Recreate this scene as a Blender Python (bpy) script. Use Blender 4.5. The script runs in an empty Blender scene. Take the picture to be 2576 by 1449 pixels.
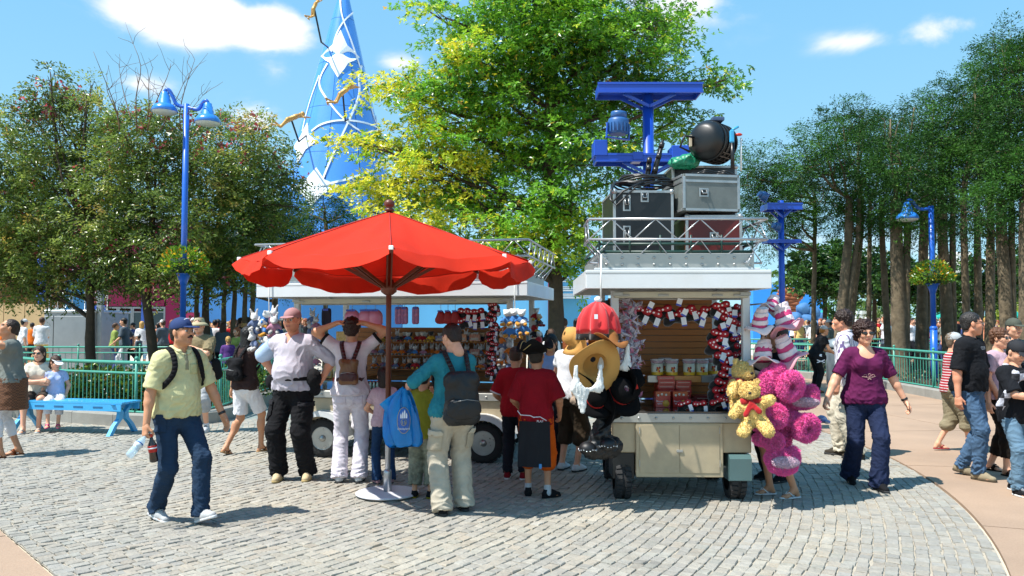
import bpy, math, random
import numpy as np
from mathutils import Vector, Matrix
R = math.radians
random.seed(7)
rng = np.random.default_rng(7)
scene = bpy.context.scene
COL = scene.collection

# ---- camera
F, CX, CY, HZ, EYE = 2003.0,1288.0,724.5,808.0,1.65
PITCH = math.atan((HZ - CY) / F)
cam_data = bpy.data.cameras.new('camera')
cam = bpy.data.objects.new('camera', cam_data)
COL.objects.link(cam)
cam.location = (0,0, EYE)
cam.rotation_euler = (R(90) + PITCH, 0,0)
cam_data.sensor_width = 36.0
cam_data.lens = 36.0 * F / 2576.0
cam_data.clip_start = 0.1
cam_data.clip_end = 3000
scene.camera = cam

# ---- light
SUN_DIR = Vector((-0.45,-0.22,0.87)).normalized()      # towards the sun
sun_el = math.asin(SUN_DIR.z)
world = bpy.data.worlds.new('World')
scene.world = world
world.use_nodes = True
wt = world.node_tree
for n in list(wt.nodes): wt.nodes.remove(n)
wo = wt.nodes.new('ShaderNodeOutputWorld')
bg = wt.nodes.new('ShaderNodeBackground')
sky = wt.nodes.new('ShaderNodeTexSky')
sky.sky_type = 'NISHITA'
sky.sun_disc = False
sky.sun_elevation = sun_el
sky.sun_rotation = math.atan2(SUN_DIR.x, SUN_DIR.y)
sky.air_density = 1.0
sky.dust_density = 0.3
sky.ozone_density = 2.2
SKY_STRENGTH = 0.13
bg.inputs['Strength'].default_value = SKY_STRENGTH
tc = wt.nodes.new('ShaderNodeTexCoord')
def wm(op, a, b=None, c=None):
 n = wt.nodes.new('ShaderNodeMath'); n.operation = op
 for i, v in enumerate((a, b, c)):
  if v is None: continue
  if hasattr(v, 'links'): wt.links.new(v, n.inputs[i])
  else: n.inputs[i].default_value = v
 return n.outputs[0]
def sky_dir(x, y):
 u, v = (x - CX) / F, (CY - y) / F
 c, s = math.cos(PITCH), math.sin(PITCH)
 return Vector((u, c - v * s, s + v * c)).normalized()
def wnoise(scale, det, rough, vec_scale=(1,1,1), dist=0.0):
 mp = wt.nodes.new('ShaderNodeMapping'); mp.inputs['Scale'].default_value = vec_scale
 wt.links.new(tc.outputs['Generated'], mp.inputs['Vector'])
 n = wt.nodes.new('ShaderNodeTexNoise'); n.inputs['Scale'].default_value = scale
 n.inputs['Detail'].default_value = det; n.inputs['Roughness'].default_value = rough
 n.inputs['Distortion'].default_value = dist
 wt.links.new(mp.outputs[0], n.inputs['Vector'])
 return n.outputs['Fac']
nz = wnoise(7.0,8,0.58,(1,1,1.9),0.3)
nz2 = wnoise(3.1,3,0.5,(1,1,1.5))
total = None
CLOUDS = [(500,45,200,62,1.5),(660,70,130,62,1.35),(345,215,80,35,.95),(650,300,90,50,.9),(700,170,60,40,.55),(1720,20,170,90,.8),
  (2370,75,110,45,.85),(2150,105,110,30,.75),(1000,160,60,30,.6),(2100,620,300,60,.62),(2500,640,200,70,.4),(60,90,120,60,.35),(150,330,260,40,.3),(800,500,200,60,.7)]
BACK = [((-.6,-.5,.5),.35,.9),((.7,-.4,.4),.3,.8),((-.9,.2,.35),.3,.9),((.95,.15,.3),.25,.8),((.1,-.9,.3),.35,.8),((.2,.3,.9),.2,.4)]
def lobe(d, sx, sz, st):
 d = Vector(d).normalized()
 side = Vector((d.y, -d.x, 0)).normalized(); up = side.cross(d)
 acc = []
 for ax, s in ((side, sx),(up, sz)):
  dp = wt.nodes.new('ShaderNodeVectorMath'); dp.operation = 'DOT_PRODUCT'
  wt.links.new(tc.outputs['Generated'], dp.inputs[0]); dp.inputs[1].default_value = ax
  q = wm('MULTIPLY', dp.outputs['Value'],1.0 / s)
  acc.append(wm('MULTIPLY', q, q))
 dp = wt.nodes.new('ShaderNodeVectorMath'); dp.operation = 'DOT_PRODUCT'
 wt.links.new(tc.outputs['Generated'], dp.inputs[0]); dp.inputs[1].default_value = d
 front = wm('GREATER_THAN', dp.outputs['Value'],0.0)
 e = wm('EXPONENT', wm('MULTIPLY', wm('ADD', acc[0], acc[1]),-1.0))
 return wm('MULTIPLY', wm('MULTIPLY', e, st), front)
lobes = [lobe(sky_dir(x, y), w / F, h / F, s) for x, y, w, h, s in CLOUDS]
lobes += [lobe(d, s, s * .5, st) for d, s, st in BACK]
for l in lobes: total = l if total is None else wm('MAXIMUM', total, l)
dens = wm('ADD', total, wm('MULTIPLY', wm('SUBTRACT', nz, 0.5),3.2))
dens = wm('MULTIPLY', wm('ADD', dens, -0.38),1.55)
dens = wm('MULTIPLY', dens, wm('MULTIPLY_ADD', total, 1.2,.05))
cl = wm('MINIMUM', wm('MAXIMUM', dens, 0.0),0.97)
rampn = wt.nodes.new('ShaderNodeMapRange'); rampn.interpolation_type = 'SMOOTHSTEP'
wt.links.new(cl, rampn.inputs[0])
mixc = wt.nodes.new('ShaderNodeMix'); mixc.data_type = 'RGBA'
wt.links.new(rampn.outputs[0], mixc.inputs['Factor'])
hs = wt.nodes.new('ShaderNodeHueSaturation'); hs.inputs['Saturation'].default_value = 0.95; hs.inputs['Value'].default_value = 1.0
wt.links.new(sky.outputs[0], hs.inputs['Color'])
sepz = wt.nodes.new('ShaderNodeSeparateXYZ'); wt.links.new(tc.outputs['Generated'], sepz.inputs[0])
gfac = wm('EXPONENT', wm('MULTIPLY', wm('MAXIMUM', sepz.outputs['Z'],0.0),-3.0))
grad = wt.nodes.new('ShaderNodeMix'); grad.data_type = 'RGBA'; wt.links.new(gfac, grad.inputs['Factor'])
K = 0.70 / SKY_STRENGTH
grad.inputs['A'].default_value = (.12 * K, .45 * K, .86 * K, 1); grad.inputs['B'].default_value = (.48 * K, .84 * K, .98 * K, 1)
gm = wt.nodes.new('ShaderNodeMix'); gm.data_type = 'RGBA'; gm.inputs['Factor'].default_value = .92
wt.links.new(hs.outputs[0], gm.inputs['A']); wt.links.new(grad.outputs['Result'], gm.inputs['B'])
wt.links.new(gm.outputs['Result'], mixc.inputs['A'])
CL = 0.66 / SKY_STRENGTH
cc = wt.nodes.new('ShaderNodeMix'); cc.data_type = 'RGBA'
wt.links.new(nz2, cc.inputs['Factor'])
cc.inputs['A'].default_value = (CL * .9, CL * .96, CL * 1.05,1); cc.inputs['B'].default_value = (CL * 1.1, CL * 1.12, CL * 1.13,1)
wt.links.new(cc.outputs['Result'], mixc.inputs['B'])
wt.links.new(mixc.outputs['Result'], bg.inputs['Color'])
wt.links.new(bg.outputs[0], wo.inputs['Surface'])
sun_data = bpy.data.lights.new('sun', 'SUN')
sun_data.energy = 5.0
sun_data.angle = R(0.5)
sun_data.color = (1.0,0.965,0.9)
sun = bpy.data.objects.new('sun', sun_data)
COL.objects.link(sun)
sun.rotation_euler = SUN_DIR.to_track_quat('Z', 'Y').to_euler()
sun.location = (-20,-10,40)
vs = scene.view_settings
vs.view_transform = 'Standard'; vs.look = 'None'; vs.gamma = 1.0; vs.use_curve_mapping = False
vs.exposure = 0.68
scene.render.engine = 'CYCLES'
scene.cycles.max_bounces = 6
scene.cycles.diffuse_bounces = 2
scene.cycles.transparent_max_bounces = 12
scene.cycles.use_denoising = True

# ---- placing helpers
_c, _s = math.cos(PITCH), math.sin(PITCH)
def A(x, y, Y):
 """point at distance Y ahead of the camera seen at x, y (photo at 2576 wide)"""
 u, v = (x - CX) / F, (CY - y) / F
 t = Y / (_c - v * _s)
 return Vector((u * t, Y, EYE + t * (_s + v * _c)))
def G(x, y, z=0.0):
 """point on the ground seen at x, y"""
 u, v = (x - CX) / F, (CY - y) / F
 t = (z - EYE) / (_s + v * _c)
 return Vector((u * t, t * (_c - v * _s), z))

# ---- materials
MATS = {}
def srgb(h):
 h = h.lstrip('#')
 c = [int(h[i:i + 2],16) / 255 for i in (0,2,4)]
 return tuple((v / 12.92 if v <= 0.04045 else ((v + 0.055) / 1.055) ** 2.4) for v in c)
def mat(name, col=(0.5,0.5,0.5), rough=0.6, metal=0.0, var=0.12, vs=6.0, bump=0.0, bs=40.0, coat=0.0, attr=None, transl=0.0, alpha=1.0,
  spec=0.5, trans=0.0, sheen=0.0, dots=None, stripes=None, check=None, noise_col=None, noise_amt=0.0, noise_scale=4.0, subsurf=0.0, rnd=0.0):
 if name in MATS: return MATS[name]
 if isinstance(col, str): col = srgb(col)
 m = bpy.data.materials.new(name); m.use_nodes = True
 t = m.node_tree; b = t.nodes['Principled BSDF']; L = t.links
 N = t.nodes.new
 co = N('ShaderNodeTexCoord')
 b.inputs['Roughness'].default_value = rough
 b.inputs['Metallic'].default_value = metal
 b.inputs['Coat Weight'].default_value = coat
 b.inputs['Specular IOR Level'].default_value = spec
 b.inputs['Transmission Weight'].default_value = trans
 b.inputs['Alpha'].default_value = alpha
 if sheen: b.inputs['Sheen Weight'].default_value = sheen
 if subsurf:
  b.inputs['Subsurface Weight'].default_value = subsurf
  b.inputs['Subsurface Radius'].default_value = (0.02,0.008,0.004)
  b.inputs['Subsurface Scale'].default_value = 0.5
 def mix(a, bb, fac, mode='MIX'):
  n = N('ShaderNodeMix'); n.data_type = 'RGBA'; n.blend_type = mode
  for key, v in (('A', a),('B', bb),('Factor', fac)):
   if hasattr(v, 'links'): L.new(v, n.inputs[key])
   elif key == 'Factor': n.inputs[key].default_value = v
   else: n.inputs[key].default_value = (*v, 1)
  return n.outputs['Result']
 base = None
 if attr:
  at = N('ShaderNodeAttribute'); at.attribute_name = attr; base = at.outputs['Color']
 else:
  rgb = N('ShaderNodeRGB'); rgb.outputs[0].default_value = (*col, 1); base = rgb.outputs[0]
 if dots:
  dcol, dscale, dsize = dots
  v = N('ShaderNodeTexVoronoi'); v.inputs['Scale'].default_value = dscale; v.inputs['Randomness'].default_value = 0.35
  L.new(co.outputs['Object'], v.inputs['Vector'])
  lt = N('ShaderNodeMath'); lt.operation = 'LESS_THAN'; L.new(v.outputs['Distance'], lt.inputs[0]); lt.inputs[1].default_value = dsize
  base = mix(base, dcol, lt.outputs[0])
 if stripes:
  scol, axis, freq, width = stripes[:4]
  sx = N('ShaderNodeSeparateXYZ'); L.new(co.outputs['Object'], sx.inputs[0])
  mm = N('ShaderNodeMath'); mm.operation = 'MULTIPLY'; L.new(sx.outputs[axis], mm.inputs[0]); mm.inputs[1].default_value = freq
  fr = N('ShaderNodeMath'); fr.operation = 'FRACT'; L.new(mm.outputs[0], fr.inputs[0])
  lt = N('ShaderNodeMath'); lt.operation = 'LESS_THAN'; L.new(fr.outputs[0], lt.inputs[0]); lt.inputs[1].default_value = width
  base = mix(base, scol, lt.outputs[0])
 if check:
  ccol, cs = check
  ck = N('ShaderNodeTexChecker'); ck.inputs['Scale'].default_value = cs; L.new(co.outputs['Object'], ck.inputs['Vector'])
  base = mix(base, ccol, ck.outputs['Fac'])
 if noise_col is not None:
  n = N('ShaderNodeTexNoise'); n.inputs['Scale'].default_value = noise_scale; n.inputs['Detail'].default_value = 6; n.inputs['Roughness'].default_value = .65
  L.new(co.outputs['Object'], n.inputs['Vector'])
  r = N('ShaderNodeMapRange'); r.inputs[1].default_value = .5 - .12; r.inputs[2].default_value = .5 + .16; r.inputs[4].default_value = noise_amt
  L.new(n.outputs['Fac'], r.inputs[0])
  base = mix(base, noise_col, r.outputs[0])
 if var:
  n = N('ShaderNodeTexNoise'); n.inputs['Scale'].default_value = vs; n.inputs['Detail'].default_value = 5; n.inputs['Roughness'].default_value = .6
  L.new(co.outputs['Object'], n.inputs['Vector'])
  r = N('ShaderNodeMapRange'); r.inputs[1].default_value = .25; r.inputs[2].default_value = .75; r.inputs[3].default_value = 1 - var; r.inputs[4].default_value = 1 + var
  L.new(n.outputs['Fac'], r.inputs[0])
  hsv = N('ShaderNodeHueSaturation'); L.new(base, hsv.inputs['Color']); L.new(r.outputs[0], hsv.inputs['Value'])
  base = hsv.outputs[0]
  rr = N('ShaderNodeMapRange'); rr.inputs[3].default_value = max(0, rough - .1); rr.inputs[4].default_value = min(1, rough + .1)
  L.new(n.outputs['Fac'], rr.inputs[0]); L.new(rr.outputs[0], b.inputs['Roughness'])
 if rnd:
  oi = N('ShaderNodeObjectInfo'); r = N('ShaderNodeMapRange'); r.inputs[3].default_value = 1 - rnd; r.inputs[4].default_value = 1 + rnd
  L.new(oi.outputs['Random'], r.inputs[0])
  hsv = N('ShaderNodeHueSaturation'); L.new(base, hsv.inputs['Color']); L.new(r.outputs[0], hsv.inputs['Value']); base = hsv.outputs[0]
 L.new(base, b.inputs['Base Color'])
 if bump:
  n = N('ShaderNodeTexNoise'); n.inputs['Scale'].default_value = bs; n.inputs['Detail'].default_value = 4
  L.new(co.outputs['Object'], n.inputs['Vector'])
  bp = N('ShaderNodeBump'); bp.inputs['Strength'].default_value = bump; bp.inputs['Distance'].default_value = .01
  L.new(n.outputs['Fac'], bp.inputs['Height']); L.new(bp.outputs[0], b.inputs['Normal'])
 if transl:
  tr = N('ShaderNodeBsdfTranslucent'); L.new(base, tr.inputs['Color'])
  ms = N('ShaderNodeMixShader'); ms.inputs[0].default_value = transl
  L.new(b.outputs[0], ms.inputs[1]); L.new(tr.outputs[0], ms.inputs[2])
  L.new(ms.outputs[0], t.nodes['Material Output'].inputs['Surface'])
 MATS[name] = m
 return m

# ---- objects
ORG = {}
def tag(o, label=None, cat=None, group=None, kind=None):
 if label: o['label'] = label
 if cat: o['category'] = cat
 if group: o['group'] = group
 if kind: o['kind'] = kind
 return o
def empty(name, loc=(0,0,0), label=None, cat=None, group=None, rz=0.0, kind=None, parent=None):
 o = bpy.data.objects.new(name, None); COL.objects.link(o)
 o.empty_display_size = .2
 ORG[o.name] = Vector(loc)
 o.location = loc; o.rotation_euler = (0,0, rz)
 if parent:
  o.parent = parent; o.location = Vector(loc) - ORG[parent.name]
 return tag(o, label, cat, group, kind)
def mesh_obj(name, V, Fs, m, parent=None, local=False, smooth=True, cols=None, mats=None, mi=None, origin=None, me=None):
 """V: (n,3) array; Fs: list of face tuples or (m,4)/(m,3) array"""
 if me is None:
  V = np.asarray(V, dtype=np.float32).reshape(-1,3)
  base = Vector((0,0,0))
  if not local:
   if parent is not None: base = ORG.get(parent.name, Vector((0,0,0)))
   elif origin is not None: base = Vector(origin)
   else:
    lo, hi = V.min(0), V.max(0)
    base = Vector(((lo[0] + hi[0]) / 2,(lo[1] + hi[1]) / 2, lo[2]))
   V = V - np.array(base, dtype=np.float32)
  me = bpy.data.meshes.new(name)
  me.vertices.add(len(V)); me.vertices.foreach_set('co', V.ravel())
  if isinstance(Fs, np.ndarray):
   k = Fs.shape[1]; tot = np.full(len(Fs), k, dtype=np.int32); idx = Fs.ravel().astype(np.int32)
  else:
   tot = np.array([len(f) for f in Fs], dtype=np.int32)
   idx = np.fromiter((i for f in Fs for i in f), dtype=np.int32)
  st = np.concatenate([[0], np.cumsum(tot)[:-1]]).astype(np.int32)
  me.loops.add(len(idx)); me.loops.foreach_set('vertex_index', idx)
  me.polygons.add(len(tot)); me.polygons.foreach_set('loop_start', st)
  try: me.polygons.foreach_set('loop_total', tot)
  except Exception: pass
  me.polygons.foreach_set('use_smooth', np.full(len(tot), smooth) if isinstance(smooth, bool) else np.asarray(smooth, dtype=bool))
  for mm in (mats or [m]): me.materials.append(mm)
  if mi is not None: me.polygons.foreach_set('material_index', np.asarray(mi, dtype=np.int32))
  me.update(calc_edges=True)
  if cols is not None:
   c = np.ones((len(V),4), dtype=np.float32); c[:, :3] = cols
   ca = me.color_attributes.new('col', 'FLOAT_COLOR', 'POINT'); ca.data.foreach_set('color', c.ravel())
 else: base = Vector(origin or (0,0,0))
 o = bpy.data.objects.new(name, me); COL.objects.link(o)
 if parent is not None:
  o.parent = parent
  ORG[o.name] = ORG.get(parent.name, Vector((0,0,0))).copy()
 else:
  o.location = base; ORG[o.name] = Vector(base)
 return o
def copy_tree(o, parent=None, loc=None, rz=None, label=None, scale=None):
 c = o.copy(); COL.objects.link(c); c.parent = parent
 if loc is not None: c.location = loc
 if rz is not None: c.rotation_euler = (c.rotation_euler[0], c.rotation_euler[1], rz)
 if scale is not None: c.scale = (scale,) * 3 if not hasattr(scale, '__len__') else scale
 if label: c['label'] = label
 for ch in CH(o): copy_tree(ch, c)
 return c
def CH(o):
 return [x for x in list(COL.objects) if x.parent == o]
class MB:
 """collects simple solids, builds one mesh"""
 def __init__(s): s.v = []; s.f = []; s.sm = []; s.mi = []; s.c = []; s.cur = 0; s.curcol = None
 def add(s, V, Fs, smooth=False):
  n = len(s.v); s.v += [tuple(p) for p in V]
  s.f += [tuple(i + n for i in f) for f in Fs]; s.sm += [smooth] * len(Fs); s.mi += [s.cur] * len(Fs)
  s.c += [s.curcol or (1,1,1)] * len(V)
  return s
 def box(s, a, b, bev=0.0, M=None):
  (x0, y0, z0),(x1, y1, z1) = a, b
  x0, x1 = min(x0, x1), max(x0, x1); y0, y1 = min(y0, y1), max(y0, y1); z0, z1 = min(z0, z1), max(z0, z1)
  if bev <= 0:
   V = [(x, y, z) for z in (z0, z1) for y in (y0, y1) for x in (x0, x1)]
   Fs = [(0,2,3,1),(4,5,7,6),(0,1,5,4),(2,6,7,3),(0,4,6,2),(1,3,7,5)]
  else:
   e = min(bev, (x1 - x0) / 2.01,(y1 - y0) / 2.01,(z1 - z0) / 2.01)
   V = []; idx = {}
   for i, (X, sx) in enumerate(((x0,1),(x1,-1))):
    for j, (Yy, sy) in enumerate(((y0,1),(y1,-1))):
     for k, (Z, sz) in enumerate(((z0,1),(z1,-1))):
      idx[i, j, k] = len(V)
      V += [(X, Yy + sy * e, Z + sz * e),(X + sx * e, Yy, Z + sz * e),(X + sx * e, Yy + sy * e, Z)]
   q = lambda i, j, k, a: idx[i, j, k] + a
   Fs = []
   for i in (0,1):
    f = [q(i, 0,0,0), q(i, 1,0,0), q(i, 1,1,0), q(i, 0,1,0)]; Fs.append(tuple(f if i else f[::-1]))
    f = [q(0, i, 0,1), q(1, i, 0,1), q(1, i, 1,1), q(0, i, 1,1)]; Fs.append(tuple(f[::-1] if i else f))
    f = [q(0,0, i, 2), q(1,0, i, 2), q(1,1, i, 2), q(0,1, i, 2)]; Fs.append(tuple(f if i else f[::-1]))
   for j in (0,1):
    for k in (0,1):
     Fs.append((q(0, j, k, 1), q(0, j, k, 2), q(1, j, k, 2), q(1, j, k, 1)))
     Fs.append((q(j, 0, k, 0), q(j, 0, k, 2), q(j, 1, k, 2), q(j, 1, k, 0)))
     Fs.append((q(j, k, 0,0), q(j, k, 0,1), q(j, k, 1,1), q(j, k, 1,0)))
     for i in (0,1): pass
   for i in (0,1):
    for j in (0,1):
     for k in (0,1): Fs.append((q(i, j, k, 0), q(i, j, k, 1), q(i, j, k, 2)))
  if M is not None: V = [tuple(M @ Vector(p)) for p in V]
  return s.add(V, Fs)
 def tube(s, pts, r, n=8, caps=True, smooth=True, closed=False):
  P = [Vector(p) for p in pts]; m = len(P)
  rr = r if hasattr(r, '__len__') else [r] * m
  V = []; up = None
  for i, p in enumerate(P):
   a = P[max(i - 1,0)] if not closed else P[i - 1]
   b = P[min(i + 1, m - 1)] if not closed else P[(i + 1) % m]
   d = (b - a)
   d = d.normalized() if d.length > 1e-9 else Vector((0,0,1))
   if up is None:
    up = Vector((0,0,1)) if abs(d.z) < .9 else Vector((1,0,0))
   u = (up - d * up.dot(d))
   u = u.normalized() if u.length > 1e-6 else d.orthogonal().normalized()
   up = u; w = d.cross(u)
   for k in range(n):
    t = 2 * math.pi * k / n
    V.append(p + (u * math.cos(t) + w * math.sin(t)) * rr[i])
  Fs = []
  for i in range(m if closed else m - 1):
   j = (i + 1) % m
   for k in range(n):
    k2 = (k + 1) % n
    Fs.append((i * n + k, i * n + k2, j * n + k2, j * n + k))
  s.add(V, Fs, smooth)
  if caps and not closed:
   b0 = len(s.v) - len(V)
   s.f += [tuple(b0 + k for k in range(n))[::-1], tuple(b0 + (m - 1) * n + k for k in range(n))]
   s.sm += [False, False]; s.mi += [s.cur] * 2
  return s
 def lathe(s, prof, c=(0,0,0), n=24, M=None, smooth=True, cap=True):
  V = []
  for r_, z in prof:
   for k in range(n):
    t = 2 * math.pi * k / n
    V.append(Vector((r_ * math.cos(t), r_ * math.sin(t), z)))
  V = [((M @ p) if M is not None else p) + Vector(c) for p in V]
  Fs = []
  for i in range(len(prof) - 1):
   for k in range(n):
    k2 = (k + 1) % n
    Fs.append((i * n + k, i * n + k2,(i + 1) * n + k2,(i + 1) * n + k))
  s.add(V, Fs, smooth)
  if cap:
   b0 = len(s.v) - len(V)
   s.f += [tuple(b0 + k for k in range(n))[::-1], tuple(b0 + (len(prof) - 1) * n + k for k in range(n))]
   s.sm += [False, False]; s.mi += [s.cur] * 2
  return s
 def ball(s, c, r, n=10, m=6, M=None):
  rx, ry, rz_ = r if hasattr(r, '__len__') else (r, r, r)
  prof = [(max(1e-4, math.sin(math.pi * i / m)),-math.cos(math.pi * i / m)) for i in range(m + 1)]
  V = []
  for a, z in prof:
   for k in range(n):
    t = 2 * math.pi * k / n
    p = Vector((a * math.cos(t) * rx, a * math.sin(t) * ry, z * rz_))
    if M is not None: p = M @ p
    V.append(p + Vector(c))
  Fs = [(i * n + k, i * n + (k + 1) % n, (i + 1) * n + (k + 1) % n, (i + 1) * n + k) for i in range(m) for k in range(n)]
  return s.add(V, Fs, True)
 def prism(s, poly, d):
  """flat polygon (list of points) given depth vector d"""
  n = len(poly); P = [Vector(p) for p in poly]; d = Vector(d)
  V = P + [p + d for p in P]
  Fs = [tuple(range(n))[::-1], tuple(range(n, 2 * n))] + [(i, (i + 1) % n, n + (i + 1) % n, n + i) for i in range(n)]
  return s.add(V, Fs)
 def bar(s, a, b, w, h, up=(0,0,1)):
  a, b = Vector(a), Vector(b); d = (b - a).normalized(); up = Vector(up)
  u = d.cross(up).normalized(); v = u.cross(d)
  V = [p + u * (sx * w / 2) + v * (sy * h / 2) for p in (a, b) for sx, sy in ((-1,-1),(1,-1),(1,1),(-1,1))]
  return s.add(V, [(0,1,2,3),(7,6,5,4),(0,4,5,1),(1,5,6,2),(2,6,7,3),(3,7,4,0)])
 def build(s, name, m, parent=None, local=False, **k):
  if not s.v: return None
  V = np.array(s.v, dtype=np.float32)
  cols = np.array(s.c) if s.curcol is not None else None
  kw = dict(smooth=s.sm); kw.update(k)
  if isinstance(m, (list, tuple)): return mesh_obj(name, V, s.f, None, parent, local, mats=list(m), mi=s.mi, cols=cols, **kw)
  return mesh_obj(name, V, s.f, m, parent, local, cols=cols, **kw)

# ---- soft shapes: signed distance fields turned into one skin
def v3(*a): return np.array(a, dtype=np.float64)
class SDF:
 def __init__(s, h=0.012, k=0.03): s.h, s.k, s.p, s.cuts = h, k, [],[]
 def rc(s, a, b, ra, rb, k=None, flat=1.0, n=(0,1,0), cut=False, cuta=False, sub=False):
  s.p.append(('c', v3(*a), v3(*b), ra, rb, s.k if k is None else k, flat, v3(*n), cut, cuta, sub)); return s
 def el(s, c, r, Rm=None, k=None, sub=False):
  if not hasattr(r, '__len__'): r = (r, r, r)
  s.p.append(('e', v3(*c), v3(*r), Rm, s.k if k is None else k, sub)); return s
 def cut(s, p, n): s.cuts.append((v3(*p), v3(*n) / np.linalg.norm(n))); return s
 def bounds(s):
  lo, hi = [],[]
  for q in s.p:
   if q[-1]: continue
   if q[0] == 'c':
    r = max(q[3], q[4]); lo.append(np.minimum(q[1], q[2]) - r); hi.append(np.maximum(q[1], q[2]) + r)
   else:
    r = q[2] if q[3] is None else np.full(3, q[2].max()); lo.append(q[1] - r); hi.append(q[1] + r)
  return np.min(lo, 0) - 2.5 * s.h, np.max(hi, 0) + 2.5 * s.h
 def mesh(s, fn=None):
  h = s.h; lo, hi = s.bounds()
  n = np.ceil((hi - lo) / h).astype(int) + 1
  ax = [(lo[i] + h * np.arange(n[i])).astype(np.float32) for i in range(3)]
  D = np.full(n, 10.0, dtype=np.float32)
  for q in s.p:
   if q[0] == 'c':
    _, a, b, ra, rb, k, fl, nn, cutb, cuta, sub = q
    r = max(ra, rb); blo, bhi = np.minimum(a, b) - r, np.maximum(a, b) + r
   else:
    _, c, rr, Rm, k, sub = q
    r_ = rr if Rm is None else np.full(3, rr.max()); blo, bhi = c - r_, c + r_
   pad = k + 2.2 * h
   i0 = np.clip(((blo - pad - lo) / h).astype(int),0, n - 1); i1 = np.clip(((bhi + pad - lo) / h).astype(int) + 2,1, n)
   sl = tuple(slice(i0[j], i1[j]) for j in range(3))
   X = ax[0][sl[0]][:, None, None]; Y = ax[1][sl[1]][None, :, None]; Z = ax[2][sl[2]][None, None, :]
   if q[0] == 'c':
    ba = b - a; L2 = float(ba @ ba) + 1e-12
    px, py, pz = X - a[0], Y - a[1], Z - a[2]
    t = (px * ba[0] + py * ba[1] + pz * ba[2]) / L2
    tc_ = np.clip(t, 0,1)
    qx, qy, qz = px - ba[0] * tc_, py - ba[1] * tc_, pz - ba[2] * tc_
    if fl != 1.0:
     nd = (qx * nn[0] + qy * nn[1] + qz * nn[2]) * (1 / fl - 1)
     qx, qy, qz = qx + nn[0] * nd, qy + nn[1] * nd, qz + nn[2] * nd
    d = np.sqrt(qx * qx + qy * qy + qz * qz) - (ra + (rb - ra) * tc_)
    if fl != 1.0: d = d * max(fl, .5)
    L = math.sqrt(L2)
    if cutb: d = np.maximum(d, (t - 1) * L)
    if cuta: d = np.maximum(d, -t * L)
   else:
    px, py, pz = X - c[0], Y - c[1], Z - c[2]
    if Rm is not None:
     M = Rm
     px, py, pz = (px * M[0][0] + py * M[1][0] + pz * M[2][0], px * M[0][1] + py * M[1][1] + pz * M[2][1], px * M[0][2] + py * M[1][2] + pz * M[2][2])
    k0 = np.sqrt((px / rr[0]) ** 2 + (py / rr[1]) ** 2 + (pz / rr[2]) ** 2)
    k1 = np.sqrt((px / rr[0] ** 2) ** 2 + (py / rr[1] ** 2) ** 2 + (pz / rr[2] ** 2) ** 2)
    d = k0 * (k0 - 1) / (k1 + 1e-9)
   cur = D[sl]
   if sub:
    d = -d
    if k > 0:
     hh = np.maximum(k - np.abs(cur - d),0) / k; D[sl] = np.maximum(cur, d) + hh * hh * k * .25
    else: D[sl] = np.maximum(cur, d)
   elif k > 0:
    hh = np.maximum(k - np.abs(cur - d),0) / k; D[sl] = np.minimum(cur, d) - hh * hh * k * .25
   else: D[sl] = np.minimum(cur, d)
  for p, nn in s.cuts:
   d = (ax[0][:, None, None] - p[0]) * nn[0] + (ax[1][None, :, None] - p[1]) * nn[1] + (ax[2][None, None, :] - p[2]) * nn[2]
   D = np.maximum(D, d)
  if fn is not None: D = fn(D, ax[0][:, None, None], ax[1][None, :, None], ax[2][None, None, :])
  D[0] = D[-1] = 1; D[:, 0] = D[:, -1] = 1; D[:, :, 0] = D[:, :, -1] = 1
  return surface_nets(D, lo, h)
def surface_nets(D, lo, h):
 S = D < 0; n = np.array(D.shape)
 c = S[:-1, :-1, :-1].astype(np.int8)
 tot = np.zeros(n - 1, dtype=np.int8)
 for i in (0,1):
  for j in (0,1):
   for k in (0,1): tot += S[i:n[0] - 1 + i, j:n[1] - 1 + j, k:n[2] - 1 + k]
 act = (tot > 0) & (tot < 8)
 I = np.argwhere(act)
 idx = np.full(n - 1,-1, dtype=np.int32); idx[act] = np.arange(len(I))
 P = np.zeros((len(I),3)); W = np.zeros(len(I))
 for a in range(3):
  o = [b for b in range(3) if b != a]
  for i in (0,1):
   for j in (0,1):
    q0 = I.copy(); q0[:, o[0]] += i; q0[:, o[1]] += j
    q1 = q0.copy(); q1[:, a] += 1
    d0 = D[q0[:, 0], q0[:, 1], q0[:, 2]]; d1 = D[q1[:, 0], q1[:, 1], q1[:, 2]]
    m = (d0 < 0) != (d1 < 0)
    t = np.where(m, d0 / np.where(m, d0 - d1,1),0)
    pt = q0.astype(float); pt[:, a] += t
    P += pt * m[:, None]; W += m
 P /= np.maximum(W, 1)[:, None]
 Q = []
 for a in range(3):
  o = [b for b in range(3) if b != a]
  sl0 = [slice(1,-1)] * 3; sl0[a] = slice(0,-1); sl1 = list(sl0); sl1[a] = slice(1, None)
  s0, s1 = S[tuple(sl0)], S[tuple(sl1)]
  E = np.argwhere(s0 != s1)
  if not len(E): continue
  flip = s0[E[:, 0], E[:, 1], E[:, 2]]
  E = E.copy(); E[:, o[0]] += 1; E[:, o[1]] += 1
  def cell(di, dj):
   q = E.copy(); q[:, o[0]] -= di; q[:, o[1]] -= dj
   return idx[q[:, 0], q[:, 1], q[:, 2]]
  f = np.stack([cell(1,1), cell(0,1), cell(0,0), cell(1,0)],1)
  if a == 1: f = f[:, ::-1]
  f[~flip] = f[~flip][:, ::-1]
  Q.append(f)
 Q = np.concatenate(Q) if Q else np.zeros((0,4), int)
 Q = Q[(Q >= 0).all(1)]
 return P * h + lo, Q
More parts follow.
